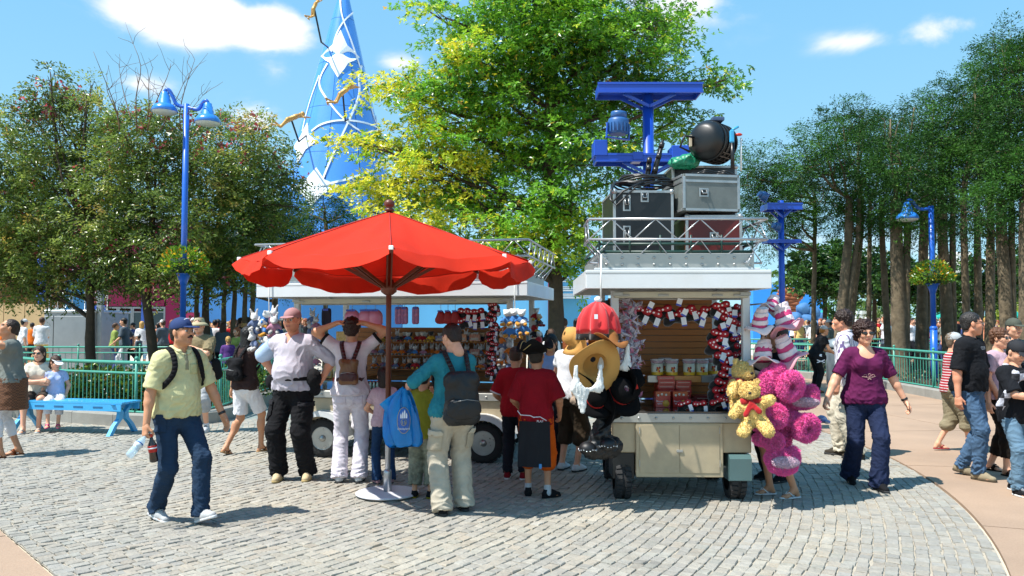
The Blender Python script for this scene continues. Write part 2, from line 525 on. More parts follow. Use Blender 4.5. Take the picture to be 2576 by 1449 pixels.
def vnormals(V, Q):
 a = V[Q[:, 2]] - V[Q[:, 0]]; b = V[Q[:, 3]] - V[Q[:, 1]]
 n = np.cross(a, b); N = np.zeros_like(V)
 for k in range(4): np.add.at(N, Q[:, k], n)
 return N / (np.linalg.norm(N, axis=1, keepdims=True) + 1e-12)
def wob(V, scale, seed=0, oct_=3, aniso=(1,1,1)):
 """cheap smooth noise, about -1..1"""
 r = np.random.default_rng(seed); out = np.zeros(len(V)); amp = 1.0; P = V * np.array(aniso)
 warp = np.stack([np.sin(P @ (r.normal(size=3) * .7 / scale) + r.uniform(0,6)) for _ in range(3)],1)
 P = P + warp * scale * .5
 for o in range(oct_):
  s = 0
  for _ in range(4): s = s + np.sin(P @ (r.normal(size=3) * 2.2 / scale) + r.uniform(0,6.28))
  out += amp * s / 2.4; amp *= .5; scale *= .5
 return out / 1.6
def folds(V, Q, amp, scale=.06, seed=0, aniso=(1,1,1), mask=None, ridge=True):
 N = vnormals(V, Q); w = wob(V, scale, seed, 2, aniso)
 if ridge: w = .75 - 1.7 * np.clip(np.abs(w),0,1.2) ** .55
 if mask is not None: w = w * mask
 return V + N * (amp * w)[:, None]
def join(parts):
 V, Q, o = [],[],0
 for v, q in parts:
  V.append(v); Q.append(q + o); o += len(v)
 return np.concatenate(V), np.concatenate(Q)

# ---- people
def two_bone(a, c, l1, l2, hint):
 a, c = v3(*a), v3(*c); d = c - a; L = np.linalg.norm(d)
 if L > (l1 + l2) * .995: c = a + d / L * (l1 + l2) * .995; d = c - a; L = np.linalg.norm(d)
 u = d / L; x = (l1 * l1 - l2 * l2 + L * L) / (2 * L); y = math.sqrt(max(l1 * l1 - x * x, 1e-8))
 h = v3(*hint); h = h - u * (h @ u); h /= np.linalg.norm(h) + 1e-9
 return a + u * x + h * y, c
def rotm(yaw=0, pitch=0, roll=0):
 return np.array(Matrix.Rotation(yaw, 3, 'Z') @ Matrix.Rotation(pitch, 3, 'X') @ Matrix.Rotation(roll, 3, 'Y'))
SKIN = {'fair': '#dba384', 'tan': '#c08a68', 'red': '#d08f70', 'brown': '#8a5a40', 'dark': '#5c3a28'}
def cotton(hexc, **k):
 return mat('cotton_' + hexc.strip('#') + ''.join(sorted(k)), hexc, rough=.88, var=.17, vs=7, bump=.45, bs=260, spec=.2, **k)
HAIRMAT = lambda h: mat('hair_' + h.strip('#'), h, rough=.45, var=.35, vs=30, bump=.9, bs=90, spec=.4)
def pose_joints(sp):
 J = {}
 ph = sp.get('pelvis', .95); b = sp.get('b', 1.0); fem = sp.get('fem', False)
 px, py = sp.get('pxy', (0,0))
 lean = sp.get('lean', .03); side = sp.get('side', 0.0)
 pel = v3(px, py, ph); up = v3(side, lean, .52); up = up / np.linalg.norm(up)
 J['pel'] = pel; J['up'] = up
 J['waist'] = pel + up * .15; J['chest'] = pel + up * .35; J['neck'] = pel + up * .52
 sw = sp.get('sw', .168 if not fem else .148) * (1 + (b - 1) * .6)
 tw = sp.get('twist', 0.0); X = v3(math.cos(tw), math.sin(tw),0)
 J['X'] = X
 J['sR'] = J['neck'] + X * sw - up * .068; J['sL'] = J['neck'] - X * sw - up * .068
 shr = sp.get('shrug', (0,0)); J['sR'] = J['sR'] + v3(0,0, shr[0]); J['sL'] = J['sL'] + v3(0,0, shr[1])
 hw = .088 * (1 + (b - 1) * .5)
 hx = sp.get('htw', 0.0); HX = v3(math.cos(hx), math.sin(hx),0)
 J['hR'] = pel + HX * hw - v3(0,0,.02); J['hL'] = pel - HX * hw - v3(0,0,.02)
 for sd, sg in (('R', 1),('L', -1)):
  ft = sp.get('f' + sd, (sg * .11,0.0,0.0)); toe = sp.get('t' + sd, -sg * .12); pit = sp.get('q' + sd, 0.0)
  an = v3(ft[0], ft[1], ft[2] + .085)
  kn, an = two_bone(J['h' + sd], an, .44,.44, sp.get('k' + sd, (sg * .12,1,0)))
  J['k' + sd] = kn; J['a' + sd] = an
  J['foot' + sd] = (toe, pit)
  hd = sp.get('h' + sd + 'nd', None)
  tgt = v3(*hd) if hd is not None else v3(sg * (sw + .08),.03,.83)
  el, wr = two_bone(J['s' + sd], tgt, .29,.255, sp.get('e' + sd, (sg * .5,-1,-.1)))
  J['e' + sd] = el; J['w' + sd] = wr
 ho = sp.get('hoff', (0,.03)); hs = sp.get('hs', 1.0)
 J['head'] = J['neck'] + v3(ho[0], ho[1],.155 * (1 + (hs - 1) * .8))
 J['hR_'] = rotm(sp.get('hyaw', 0), sp.get('hpitch', 0), sp.get('hroll', 0))
 return J
def torso(S, J, b, fem, belly, t=0.0, low=True):
 X, up = J['X'], J['up']; tw = math.atan2(X[1], X[0]); M = rotm(tw)
 side = 1 if not fem else .94
 if low: S.el(J['pel'] - v3(0,0,.0),(.165 * b * (1.06 if fem else 1) + t, .118 * b + t, .13 + t), M, k=.05)
 S.el(J['waist'] + v3(0, belly * .35,0),(.142 * b * (.92 if fem else 1.03) + t, .102 * b + belly * .6 + t, .15 + t), M, k=.07)
 if belly > .02: S.el(J['waist'] + v3(0,.06 + belly * .6,.01),(.115 * b + t, .075 + belly * .4 + t, .12 + t), M, k=.07)
 S.el(J['chest'],(.160 * b * side + t, .112 * b + t, .19 + t), M, k=.07)
 S.rc((J['sL'] * .82 + J['neck'] * .18) - up * .015,(J['sR'] * .82 + J['neck'] * .18) - up * .015,.062 * b ** .5 + t, .062 * b ** .5 + t, k=.06)
 if fem:
  fwd = v3(-X[1], X[0],0)
  for sg in (1,-1): S.el(J['chest'] + X * sg * .072 * b + fwd * (.088 * b) + up * .0,(.058 + t, .052 + t, .06 + t), M, k=.04)
def build_hand(J, sd, sg, curl, h=.0048, spread=0.0, hdir=None, palm_n=None, s=1.0):
 w = J['w' + sd]; e = J['e' + sd]; d = (w - e) / np.linalg.norm(w - e)
 if hdir is not None: d = v3(*hdir); d /= np.linalg.norm(d)
 pn = v3(*(palm_n if palm_n is not None else (-sg, 0,0)))     # direction the palm faces
 pn = pn - d * (pn @ d); pn /= np.linalg.norm(pn) + 1e-9
 ac = np.cross(d, pn) * sg                                   # towards the thumb... across the palm
 if (ac @ v3(0,1,0)) < 0 and palm_n is None: ac = -ac
 S = SDF(h, .008)
 S.rc(w - d * .03, w + d * .02,.026,.025, flat=.8, n=pn, k=.015)
 S.rc(w + d * .02 + ac * .012, w + d * .075 + ac * .022,.020,.017, flat=.75, n=pn, k=.02)
 S.rc(w + d * .02 - ac * .012, w + d * .072 - ac * .024,.020,.016, flat=.75, n=pn, k=.02)
 S.rc(w + d * .03, w + d * .078,.022,.018, flat=.7, n=pn, k=.02)
 for i, (o, L) in enumerate(((.030,.068),(.010,.076),(-.010,.070),(-.029,.055))):
  b0 = w + d * (.080 - abs(i - 1.2) * .003) + ac * o
  c = curl * (1 + .12 * i)
  d1 = d * math.cos(c * .7) + pn * math.sin(c * .7) + ac * spread * (1.5 - i) * .15
  d2 = d * math.cos(c * 1.6) + pn * math.sin(c * 1.6)
  d3 = d * math.cos(c * 2.3) + pn * math.sin(c * 2.3)
  p1 = b0 + d1 * L * .45; p2 = p1 + d2 * L * .32; p3 = p2 + d3 * L * .23
  S.rc(b0, p1,.0095,.0088, k=.004); S.rc(p1, p2,.0088,.0082, k=.003); S.rc(p2, p3,.0082,.0068, k=.003)
 t0 = w + d * .025 + ac * .028 + pn * .006
 t1 = t0 + d * .026 + ac * .022 + pn * (.010 + .01 * curl); t2 = t1 + d * .026 + ac * .004 + pn * (.012 * curl + .004)
 S.rc(t0, t1,.014,.011, k=.01); S.rc(t1, t2,.0105,.008, k=.004)
 return S.mesh()
def head_mesh(h=.0055, fem=False, jaw=1.0, hair=(.02,.01,.005), lips=None, skin=(.5,.3,.2), stub=0.0, age=0):
 S = SDF(h, .018)
 S.el((0,-.012,.035),(.076,.096,.088)); S.el((0,.022,-.03),(.060 * jaw, .070,.085), k=.03)
 S.rc((-.048 * jaw, .0,-.055),(0,.050,-.090),.026,.020); S.rc((.048 * jaw, .0,-.055),(0,.050,-.090),.026,.020)
 S.el((0,.066,-.088),(.022,.017,.018), k=.02)
 for s_ in (1,-1):
  S.el((s_ * .036,.058,-.018),(.024,.026,.024), k=.02)
  S.el((s_ * .079,-.006,.002),(.010,.019,.031), rotm(0,.12,0), k=.006)
  S.el((s_ * .031,.100,.012),(.021,.018,.013), k=.012, sub=True)
 S.rc((-.036,.080,.030),(.036,.080,.030),.011,.011, k=.016)
 S.rc((0,.084,.022),(0,.106,-.016),.007,.0115, k=.008)
 for s_ in (1,-1): S.el((s_ * .012,.097,-.020),(.009,.010,.007), k=.006)
 S.rc((-.018,.084,-.047),(.018,.084,-.047),.008,.008, k=.006); S.rc((-.014,.084,-.057),(.014,.084,-.057),.0085,.0085, k=.005)
 for s_ in (1,-1): S.el((s_ * .031,.077,.010),(.0135,.0125,.0105), k=.003)
 S.rc((0,-.015,-.04),(0,-.045,-.16),.052,.056, k=.03)
 V, Q = S.mesh()
 x, y, z = V.T
 C = np.tile(np.array(skin),(len(V),1)) * (1 + .10 * wob(V, .05,3)[:, None])
 def blend(m, c): C[:] = C * (1 - m[:, None]) + np.array(c) * m[:, None]
 ck = np.exp(-(((np.abs(x) - .038) / .02) ** 2 + ((y - .07) / .03) ** 2 + ((z + .02) / .02) ** 2)); blend(ck * .22,(.62,.22,.16))
 blend(np.exp(-(x / .012) ** 2 - ((z + .018) / .012) ** 2) * (y > .08) * .25,(.6,.22,.16))
 if stub: blend(((z < -.03) & (y > .0) & (z > -.11)) * stub * .5, hair)
 lip = lips or (.40,.13,.11)
 blend(((np.abs(z + .052) < .011) & (np.abs(x) < .023) & (y > .082)) * .65, lip)
 blend(((np.abs(z + .052) < .0022) & (np.abs(x) < .02) & (y > .082)) * .8,(.08,.02,.02))
 for s_ in (1,-1):
  dx = (x - s_ * .031)
  blend(((dx / .0145) ** 2 + ((z - .010) / .008) ** 2 < 1) * (y > .075) * 1.0,(.55,.52,.5))
  blend(((dx / .0072) ** 2 + ((z - .010) / .0085) ** 2 < 1) * (y > .075) * 1.0,(.03,.02,.015))
  blend(((np.abs(dx) < .017) & (np.abs(z - .0185) < .003) & (y > .065)) * .8,(.05,.03,.03))
  brow = (np.abs(dx - s_ * .002) < .020) & (np.abs(z - (.034 - .15 * np.abs(dx))) < .0055) & (y > .055)
  blend(brow * .8, hair)
 return V, Q, C
HEADS = {}
def hair_mesh(style, h=.007, seed=1):
 S = SDF(h, .02)
 face = lambda: S.el((0,.098,-.045),(.064,.062,.098), k=.012, sub=True)
 if style == 'short':
  S.el((0,-.022,.046),(.084,.100,.092)); S.el((0,-.06,-.02),(.068,.045,.06)); S.el((0,.098,-.035),(.068,.062,.095), k=.008, sub=True)
  S.cut((0,-.02,-.055),(0,.15,-1)); S.cut((0,.055,0),(0,1,-.45))
 elif style == 'crop':
  S.el((0,-.018,.040),(.080,.096,.090)); S.el((0,-.05,-.01),(.068,.05,.06)); face()
  S.cut((0,-.02,-.03),(0,.3,-1)); S.cut((0,.055,.06),(0,1,-.35))
 elif style == 'curly':
  S.el((0,-.028,.052),(.112,.120,.108)); S.el((0,-.07,-.03),(.1,.06,.07))
  S.el((0,.11,-.055),(.066,.075,.105), k=.012, sub=True); S.cut((0,0,-.085),(0,.2,-1))
 elif style == 'wavy':
  S.el((0,-.022,.050),(.096,.108,.098)); S.el((0,-.07,-.01),(.078,.05,.06)); face(); S.cut((0,0,-.065),(0,.1,-1))
 elif style == 'bob':
  S.el((0,-.022,.042),(.088,.104,.092)); S.rc((0,-.045,.0),(0,-.05,-.10),.088,.082)
  S.el((0,.10,-.06),(.062,.075,.12), k=.01, sub=True); S.cut((0,0,-.145),(0,0,-1))
 elif style == 'long':
  S.el((0,-.022,.042),(.089,.106,.092)); S.rc((0,-.05,.0),(0,-.075,-.20),.090,.075, flat=.75)
  S.rc((-.03,-.06,-.1),(-.05,-.07,-.27),.05,.03, flat=.7); S.rc((.03,-.06,-.1),(.05,-.085,-.25),.05,.025, flat=.7)
  S.el((0,.11,-.06),(.060,.085,.16), k=.01, sub=True)
 elif style == 'pony':
  S.el((0,-.022,.042),(.083,.098,.090)); S.el((0,-.06,-.01),(.066,.045,.06)); face(); S.cut((0,0,-.05),(0,0,-1))
  S.p.append(('c', v3(0,-.10,.03), v3(0,-.13,-.12),.030,.016,.02,1.0, v3(0,1,0), False, False, False))
 elif style == 'bun':
  S.el((0,-.022,.042),(.083,.098,.090)); S.el((0,-.06,.0),(.066,.045,.06)); face(); S.cut((0,0,-.06),(0,.2,-1))
  S.el((0,-.11,.02),(.045,.04,.045))
 V, Q = S.mesh()
 if style == 'curly': V = folds(V, Q, .013,.020, seed, ridge=False); V = folds(V, Q, .005,.011, seed + 1, ridge=False)
 elif style == 'wavy': V = folds(V, Q, .009,.022, seed, ridge=False)
 else: V = folds(V, Q, .0035,.020, seed, aniso=(2.2,1.2,.35))
 return V, Q
def hat_mesh(kind, h=.006):
 S = SDF(h, .008)
 if kind == 'cap':
  S.el((0,-.014,.050),(.086,.105,.088)); S.cut((0,0,.034),(0,.05,-1))
  V, Q = S.mesh()
  B = SDF(h * .8,.004); B.el((0,.098,.036),(.070,.074,.0075), rotm(0,-.22,0), k=.0); B.el((0,.1,.020),(.062,.066,.016), rotm(0,-.22,0), k=.0, sub=True); B.cut((0,.070,0),(0,-1,0))
  B2 = SDF(h * .8,.004); B2.el((0,.112,.040),(.072,.066,.008), rotm(0,-.2,0)); B2.cut((0,.064,0),(0,-1,0))
  N = SDF(h, 0); N.el((0,-.014,.139),(.008,.008,.005))
  return join([(V, Q), B2.mesh(), N.mesh()])
 if kind == 'bucket':
  S.rc((0,-.012,.045),(0,-.012,.120),.090,.066, k=.01, cuta=False); S.cut((0,0,.125),(0,0,1)); S.cut((0,0,.035),(0,0,-1))
  V, Q = S.mesh()
  M = MB(); M.lathe([(.088,.060),(.118,.036),(.142,.008),(.139,.006),(.114,.032),(.084,.056)],(0,-.010,.0),28)
  return join([(V, Q),(np.array(M.v), np.array([f for f in M.f if len(f) == 4]))])
 if kind == 'visor':
  M = MB(); M.lathe([(.084,.035),(.083,.07),(.080,.07),(.081,.035)],(0,-.012,0),28, M=Matrix.Diagonal((1,1.2,1)), cap=False)
  B2 = SDF(h * .8,.004); B2.el((0,.112,.040),(.075,.070,.008), rotm(0,-.2,0)); B2.cut((0,.070,0),(0,-1,0))
  return join([(np.array(M.v), np.array(M.f)), B2.mesh()])
 if kind == 'tricorn':
  S.el((0,-.012,.055),(.088,.107,.085)); S.cut((0,0,.03),(0,0,-1))
  V, Q = S.mesh()
  M = MB(); n = 48; prof = []
  V2 = []; 
  for k in range(n):
   t = 2 * math.pi * k / n; lob = .5 + .5 * math.cos(3 * t + math.pi / 2 * 0)
   for rr, zz in ((.086,.03),(.125,.055 + .055 * (1 - lob)),(.150 + .03 * lob, .062 + .095 * (1 - lob)),(.146 + .03 * lob, .070 + .095 * (1 - lob)),(.118,.065 + .055 * (1 - lob)),(.083,.045)):
    V2.append((rr * math.sin(t), rr * 1.12 * math.cos(t) - .012, zz))
  Fs = [(k * 6 + i, ((k + 1) % n) * 6 + i, ((k + 1) % n) * 6 + (i + 1) % 6, k * 6 + (i + 1) % 6) for k in range(n) for i in range(6)]
  return join([(V, Q),(np.array(V2), np.array(Fs))])
LOWQ = {}
PEOPLE = {}
def person(label, pos, H, yaw, group=None, q=1.0, **sp):
 """one figure: the body is one skin; clothes, hair and hat are its children. local +Y is forward, +X its right hand."""
 root = empty('person', pos, label, 'person', group, rz=yaw)
 sc = H / 1.75; fem = sp.get('fem', False); b = sp.get('b', 1.0); belly = sp.get('belly', 0.0); J = pose_joints(sp)
 hs = sp.get('hs', 1.0); lb = sp.get('limb', 1.0) * (1 + (b - 1) * .6); seed = int(abs(pos[0] * 131 + pos[1] * 17)) % 9973
 hg = .0125 * q; fine = q <= 1.2
 skin = srgb(SKIN[sp.get('skin', 'fair')])
 hairc = srgb(sp.get('hair', '#2a1b12'))
 S = SDF(hg, .03)
 torso(S, J, b * .97, fem, belly, -.004)
 S.rc(J['neck'] - J['up'] * .05, J['head'] + v3(0,-.03,-.08),.062,.052, k=.04)
 for sd, sg in (('R', 1),('L', -1)):
  S.rc(J['s' + sd], J['e' + sd],.047 * lb, .038 * lb); S.rc(J['e' + sd], J['w' + sd],.039 * lb, .027 * lb)
  S.el(J['e' + sd] * .72 + J['w' + sd] * .28,.037 * lb)
  S.rc(J['h' + sd], J['k' + sd],.085 * lb, .054 * lb); S.rc(J['k' + sd], J['a' + sd],.050 * lb, .034 * lb)
  back = v3(0,-1,0); S.el(J['k' + sd] * .68 + J['a' + sd] * .32 + back * .018,(.048 * lb, .05 * lb, .09))
  toe, pit = J['foot' + sd]; M = rotm(toe, pit); a = J['a' + sd]
  hl = a + M @ v3(0,-.035,-.055); bl = a + M @ v3(0,.09,-.062); tl = a + M @ v3(0,.135,-.066)
  S.rc(a, hl, .034,.026, k=.02); S.rc(a + M @ v3(0,.02,-.02), bl, .032,.024, k=.02); S.rc(bl, tl, .026,.018, k=.02, flat=.8, n=(0,0,1))
  S.rc(bl + M @ v3(.022,0,0), tl + M @ v3(.022,-.01,0),.018,.013, k=.01); S.rc(bl + M @ v3(-.022,0,0), tl + M @ v3(-.022,-.01,0),.018,.013, k=.01)
 V, Q = S.mesh(); parts = [(V, Q)]; cols = [np.tile(skin, (len(V),1)) * (1 + .07 * wob(V, .12, seed)[:, None])]
 for sd, sg in (('R', 1),('L', -1)):
  if fine:
   v, f = build_hand(J, sd, sg, sp.get('curl' + sd, .55), hdir=sp.get('hd' + sd), palm_n=sp.get('pn' + sd))
  else:
   T = SDF(.008 * q, .01); w = J['w' + sd]; d = w - J['e' + sd]; d /= np.linalg.norm(d)
   T.rc(w, w + d * .08,.027,.024, k=.01, flat=.6, n=(1,0,0)); T.rc(w + d * .08, w + d * .14,.022,.014, k=.01, flat=.6, n=(1,0,0)); T.rc(w + d * .03, w + d * .07 + v3(0,.035,0),.012,.009, k=.01)
   v, f = T.mesh()
  parts.append((v, f)); cols.append(np.tile(skin, (len(v),1)) * (1.02 + .05 * wob(v, .03, seed)[:, None]))
 key = (sp.get('skin', 'fair'), sp.get('hair'), fem, sp.get('stub', 0), q, sp.get('jaw', 1.0))
 if key not in HEADS: HEADS[key] = head_mesh(.0055 * max(1, q * (1 if fine else 1.15)), fem, sp.get('jaw', 1.0 if not fem else .93), hairc, (.48,.13,.12) if fem else None, skin, sp.get('stub', 0))
 hv, hf, hc = HEADS[key]; M = J['hR_']; hp = J['head']
 toh = lambda v: (v * hs) @ M.T + hp
 parts.append((toh(hv), hf)); cols.append(hc)
 V, Q = join(parts)
 skinm = mat('skin', (.5,.3,.2), rough=.5, var=.04, vs=14, attr='col', subsurf=.12, spec=.4)
 mesh_obj('body', V * sc, Q, skinm, root, True, cols=np.concatenate(cols))
 st = sp.get('style', 'short')
 if st: 
  kk = ('hair', st, fine)
  if kk not in HEADS: HEADS[kk] = hair_mesh(st, .0065 if fine else .010,5)
  v, f = HEADS[kk]; mesh_obj('hair', toh(v) * sc, f, HAIRMAT(sp.get('hair', '#2a1b12')), root, True)
 if sp.get('tache'):
  T = SDF(.004,.006); T.rc((0,.099,-.036),(-.026,.088,-.047),.008,.006); T.rc((0,.099,-.036),(.026,.088,-.047),.008,.006)
  v, f = T.mesh(); mesh_obj('moustache', toh(v) * sc, f, HAIRMAT(sp.get('hair', '#2a1b12')), root, True)
 if sp.get('hat'):
  kind, hc_ = sp['hat'][:2]; kk = ('hat', kind, fine)
  if kk not in HEADS: HEADS[kk] = hat_mesh(kind, .006 if fine else .010)
  v, f = HEADS[kk]; v = v * (1.18 if kind == 'tricorn' else 1 if st != 'curly' else 1.1)
  if kind == 'cap' and len(sp['hat']) > 2 and sp['hat'][2] == 'back': v = v * np.array([-1,-1,1])
  hm = hc_ if not isinstance(hc_, str) else mat('hatcloth_' + hc_.strip('#'), hc_, rough=.8, var=.1, vs=20, bump=.25, bs=200, spec=.2)
  mesh_obj({'cap': 'cap', 'bucket': 'bucket_hat', 'visor': 'sun_visor', 'tricorn': 'pirate_hat'}[kind], toh(v) * sc, f, hm, root, True)
 if sp.get('glasses'):
  m = MB()
  for s_ in (1,-1):
   m.cur = 1; m.ball((s_ * .033,.0985,.008),(.024,.006,.016),12,6); m.cur = 0
   m.tube([(s_ * .055,.092,.014),(s_ * .082,.05,.012),(s_ * .084,-.005,.010)],.0022,5)
   m.tube([(s_ * .033 + .0245 * math.cos(t * .628),.0985,.008 + .0165 * math.sin(t * .628)) for t in range(10)],.0018,4, closed=True)
  m.tube([(-.010,.101,.012),(.010,.101,.012)],.002,5)
  lens = mat('dark_lens', (.012,.014,.013), rough=.08, var=0, coat=.5) if sp['glasses'] == 'sun' else mat('clear_lens', (.7,.75,.75), rough=.03, var=0, alpha=.25)
  fr = mat('spectacle_frame', (.12,.08,.05), rough=.3, metal=.6, var=0)
  mm = [mat('black_plastic', (.012,.012,.013), rough=.35), lens] if sp['glasses'] == 'sun' else [fr, lens]
  g = mesh_obj('sunglasses' if sp['glasses'] == 'sun' else 'spectacles', toh(np.array(m.v)) * sc, m.f, None, root, True, mats=mm, mi=m.mi)
 tp = sp.get('top')
 if tp:
  length, loose, hem = tp.get('sleeve', .55), tp.get('loose', .012), tp.get('hem', -.06)
  S = SDF(hg * .95,.03)
  torso(S, J, b, fem, belly, .008 + loose * .6)
  if not tp.get('tuck'): S.el(J['pel'],(.165 * b * (1.06 if fem else 1) + .030,.118 * b + belly * .35 + .032,.16), k=.05)
  if not tp.get('tuck'): S.rc(J['pel'] - v3(0,0,.02), J['waist'],.148 * b * (1.05 if fem else 1) + .018,.137 * b + .014 + belly * .3, flat=.80, k=.05)
  if hem < -.05:
   lowp = J['pel'] + v3(0,0, min(hem, 0) + .02); S.rc(J['waist'], lowp, .125 * b + loose, .135 * b * (1.05 if fem else 1) + loose * 1.3, flat=.78, k=.05)
   if hem < -.15:
    ws = .165 * b + .02
    S.rc(J['pel'], J['pel'] + v3(0,.02, hem), ws, ws + .03 + loose, flat=.8, k=.05)
  for sd, sg in (('R', 1),('L', -1)):
   s0, e0, w0 = J['s' + sd], J['e' + sd], J['w' + sd]
   if length > 0:
    f1 = min(length, 1.0); end = s0 + (e0 - s0) * f1
    S.rc(s0, end, .052 * lb + .006 + loose * .6,.047 * lb + .006 + loose * (1.2 if f1 < 1 else .5), cut=length < 1, k=.035)
    if length > 1:
     end = e0 + (w0 - e0) * (length - 1)
     S.rc(e0, end, .046 * lb + loose * .5,.036 * lb + loose * .6, cut=True, k=.02)
  nk = tp.get('neck', 'crew')
  nb = J['neck'] + J['up'] * .03
  fw = v3(-J['X'][1], J['X'][0],0)
  S.el(nb + fw * .01,.075 if nk != 'scoop' else .085, k=.008, sub=True)
  if nk == 'v': S.rc(nb + fw * .09, nb + fw * .115 - J['up'] * .10,.045,.012, k=.008, sub=True)
  if nk == 'scoop': S.el(nb + fw * .09 - J['up'] * .06,(.085,.07,.075), k=.01, sub=True)
  S.cut(J['pel'] + v3(0,0, hem),(0, tp.get('tilt', 0),-1))
  V, Q = S.mesh()
  am = tp.get('fold', .010)
  zrel = (V[:, 2] - (J['pel'][2] + hem))
  mask = .35 + .9 * np.exp(-(zrel / .16) ** 2) + .5 * np.exp(-((V[:, 2] - J['neck'][2] + .14) / .08) ** 2) * (np.abs(V[:, 0]) > .11)
  V = folds(V, Q, am, .075, seed + 1, aniso=(1,1,.75), mask=mask)
  so = mesh_obj(tp.get('name', 'shirt'), V * sc, Q, tp['m'], root, True)
  if nk in ('polo', 'collar'):
   T = SDF(.006,.006)
   hd = J['head'] + v3(0,-.03,-.08)
   for sg in (1,-1):
    pts = [nb + v3(sg * .0,-.066,.012), nb + v3(sg * .05,-.045,.012), nb + v3(sg * .07,.01,-.002), nb + v3(sg * .045,.062,-.024), nb + v3(sg * .022,.085,-.052)]
    for i in range(4): T.rc(pts[i], pts[i + 1],.022,.022 if i < 3 else .014, flat=.4, n=(pts[i][0] * .9 + 1e-3, pts[i][1],.6) / np.linalg.norm((pts[i][0] * .9 + 1e-3, pts[i][1],.6)), k=.008)
   T.el(nb + v3(0,.005,.03),.058, k=.004, sub=True)
   v, f = T.mesh(); mesh_obj('collar', v * sc, f, tp.get('cm', tp['m']), so, True)
  if tp.get('band'):      # contrasting band at sleeve ends
   T = SDF(.007,.0)
   for sd in tp.get('bsd', 'RL'):
    s0, e0 = J['s' + sd], J['e' + sd]; p = s0 + (e0 - s0) * (length - tp.get('bl', .12)); p2 = s0 + (e0 - s0) * (length + .01)
    r_ = .047 * lb + .006 + loose * 1.2 + .004
    T.rc(p, p2, r_, r_, cut=True, cuta=True)
   v, f = T.mesh(); mesh_obj('sleeve_band', v * sc, f, tp['band'], so, True)
 bt = sp.get('bottom')
 if bt:
  L = bt.get('len', 1.0); wd = bt.get('loose', .015); fl = bt.get('flare', 0.0)
  S = SDF(hg * .95,.03)
  S.el(J['pel'] - v3(0,0,.02),(.168 * b * (1.06 if fem else 1) + wd * .5,.122 * b + belly * .25 + wd * .5,.125), k=.05)
  S.rc(J['pel'], J['waist'] - J['up'] * .03,.142 * b * (1 if not fem else .98) + wd * .3,.130 * b * (1 if not fem else .95) + belly * .2, flat=.78, k=.05)
  if bt.get('skirt'):
   S.rc(J['pel'], J['pel'] - v3(0,0, L),.15 * b, .15 * b + fl, flat=.8, k=.05)
  for sd in 'RL':
   if bt.get('skirt'): break
   h0, k0, a0 = J['h' + sd], J['k' + sd], J['a' + sd]
   if L <= .5:
    e = h0 + (k0 - h0) * (L * 2)
    S.rc(h0, e, .092 * lb + wd * .6,.066 * lb + wd * 1.4 + (.5 - L) * .05, cut=True, k=.04)
   else:
    f1 = (L - .5) * 2; e = k0 + (a0 - k0) * f1
    e = e + (e - k0) / np.linalg.norm(e - k0) * bt.get('over', 0)
    S.rc(h0, k0,.092 * lb + wd * .5,.060 * lb + wd, k=.04)
    S.rc(k0, e, .060 * lb + wd, .046 * lb + wd + fl, cut=True, k=.03)
    S.el(k0 * .7 + a0 * .3 + v3(0,-.012,0),(.052 * lb + wd, .054 * lb + wd, .09), k=.03)
  S.cut(J['waist'] - J['up'] * bt.get('top', .02),(0,0,1))
  S.cut((0,0,.012),(0,0,-1))
  V, Q = S.mesh()
  zf = V[:, 2]; mask = .3 * np.ones(len(V))
  for sd in 'RL':
   k0, a0, h0 = J['k' + sd], J['a' + sd], J['h' + sd]
   mask += .3 * np.exp(-(((V - k0) ** 2).sum(1)) / .012)
   mask += 1.1 * np.exp(-(((V - a0) ** 2).sum(1)) / .014)
   mask += .55 * np.exp(-(((V - (h0 + v3(0,0,-.08))) ** 2).sum(1)) / .012)
  V = folds(V, Q, bt.get('fold', .015),.065, seed + 5, aniso=(.8,.8,1.25), mask=np.minimum(mask, 1.4))
  bo = mesh_obj(bt.get('name', 'trousers'), V * sc, Q, bt['m'], root, True)
  if bt.get('belt'):
   T = SDF(.008,0); c = J['waist'] - J['up'] * (bt.get('top', .02) + .025); M2 = rotm(0)
   rb = .133 * b + belly * .2 + wd * .3
   T.rc(c - J['up'] * .016, c + J['up'] * .016, rb + .004, rb + .002, flat=.80, cut=True, cuta=True)
   v, f = T.mesh(); mesh_obj('belt', v * sc, f, mat('belt_' + bt['belt'].strip('#'), bt['belt'], rough=.5), bo, True)
 sh = sp.get('shoes')
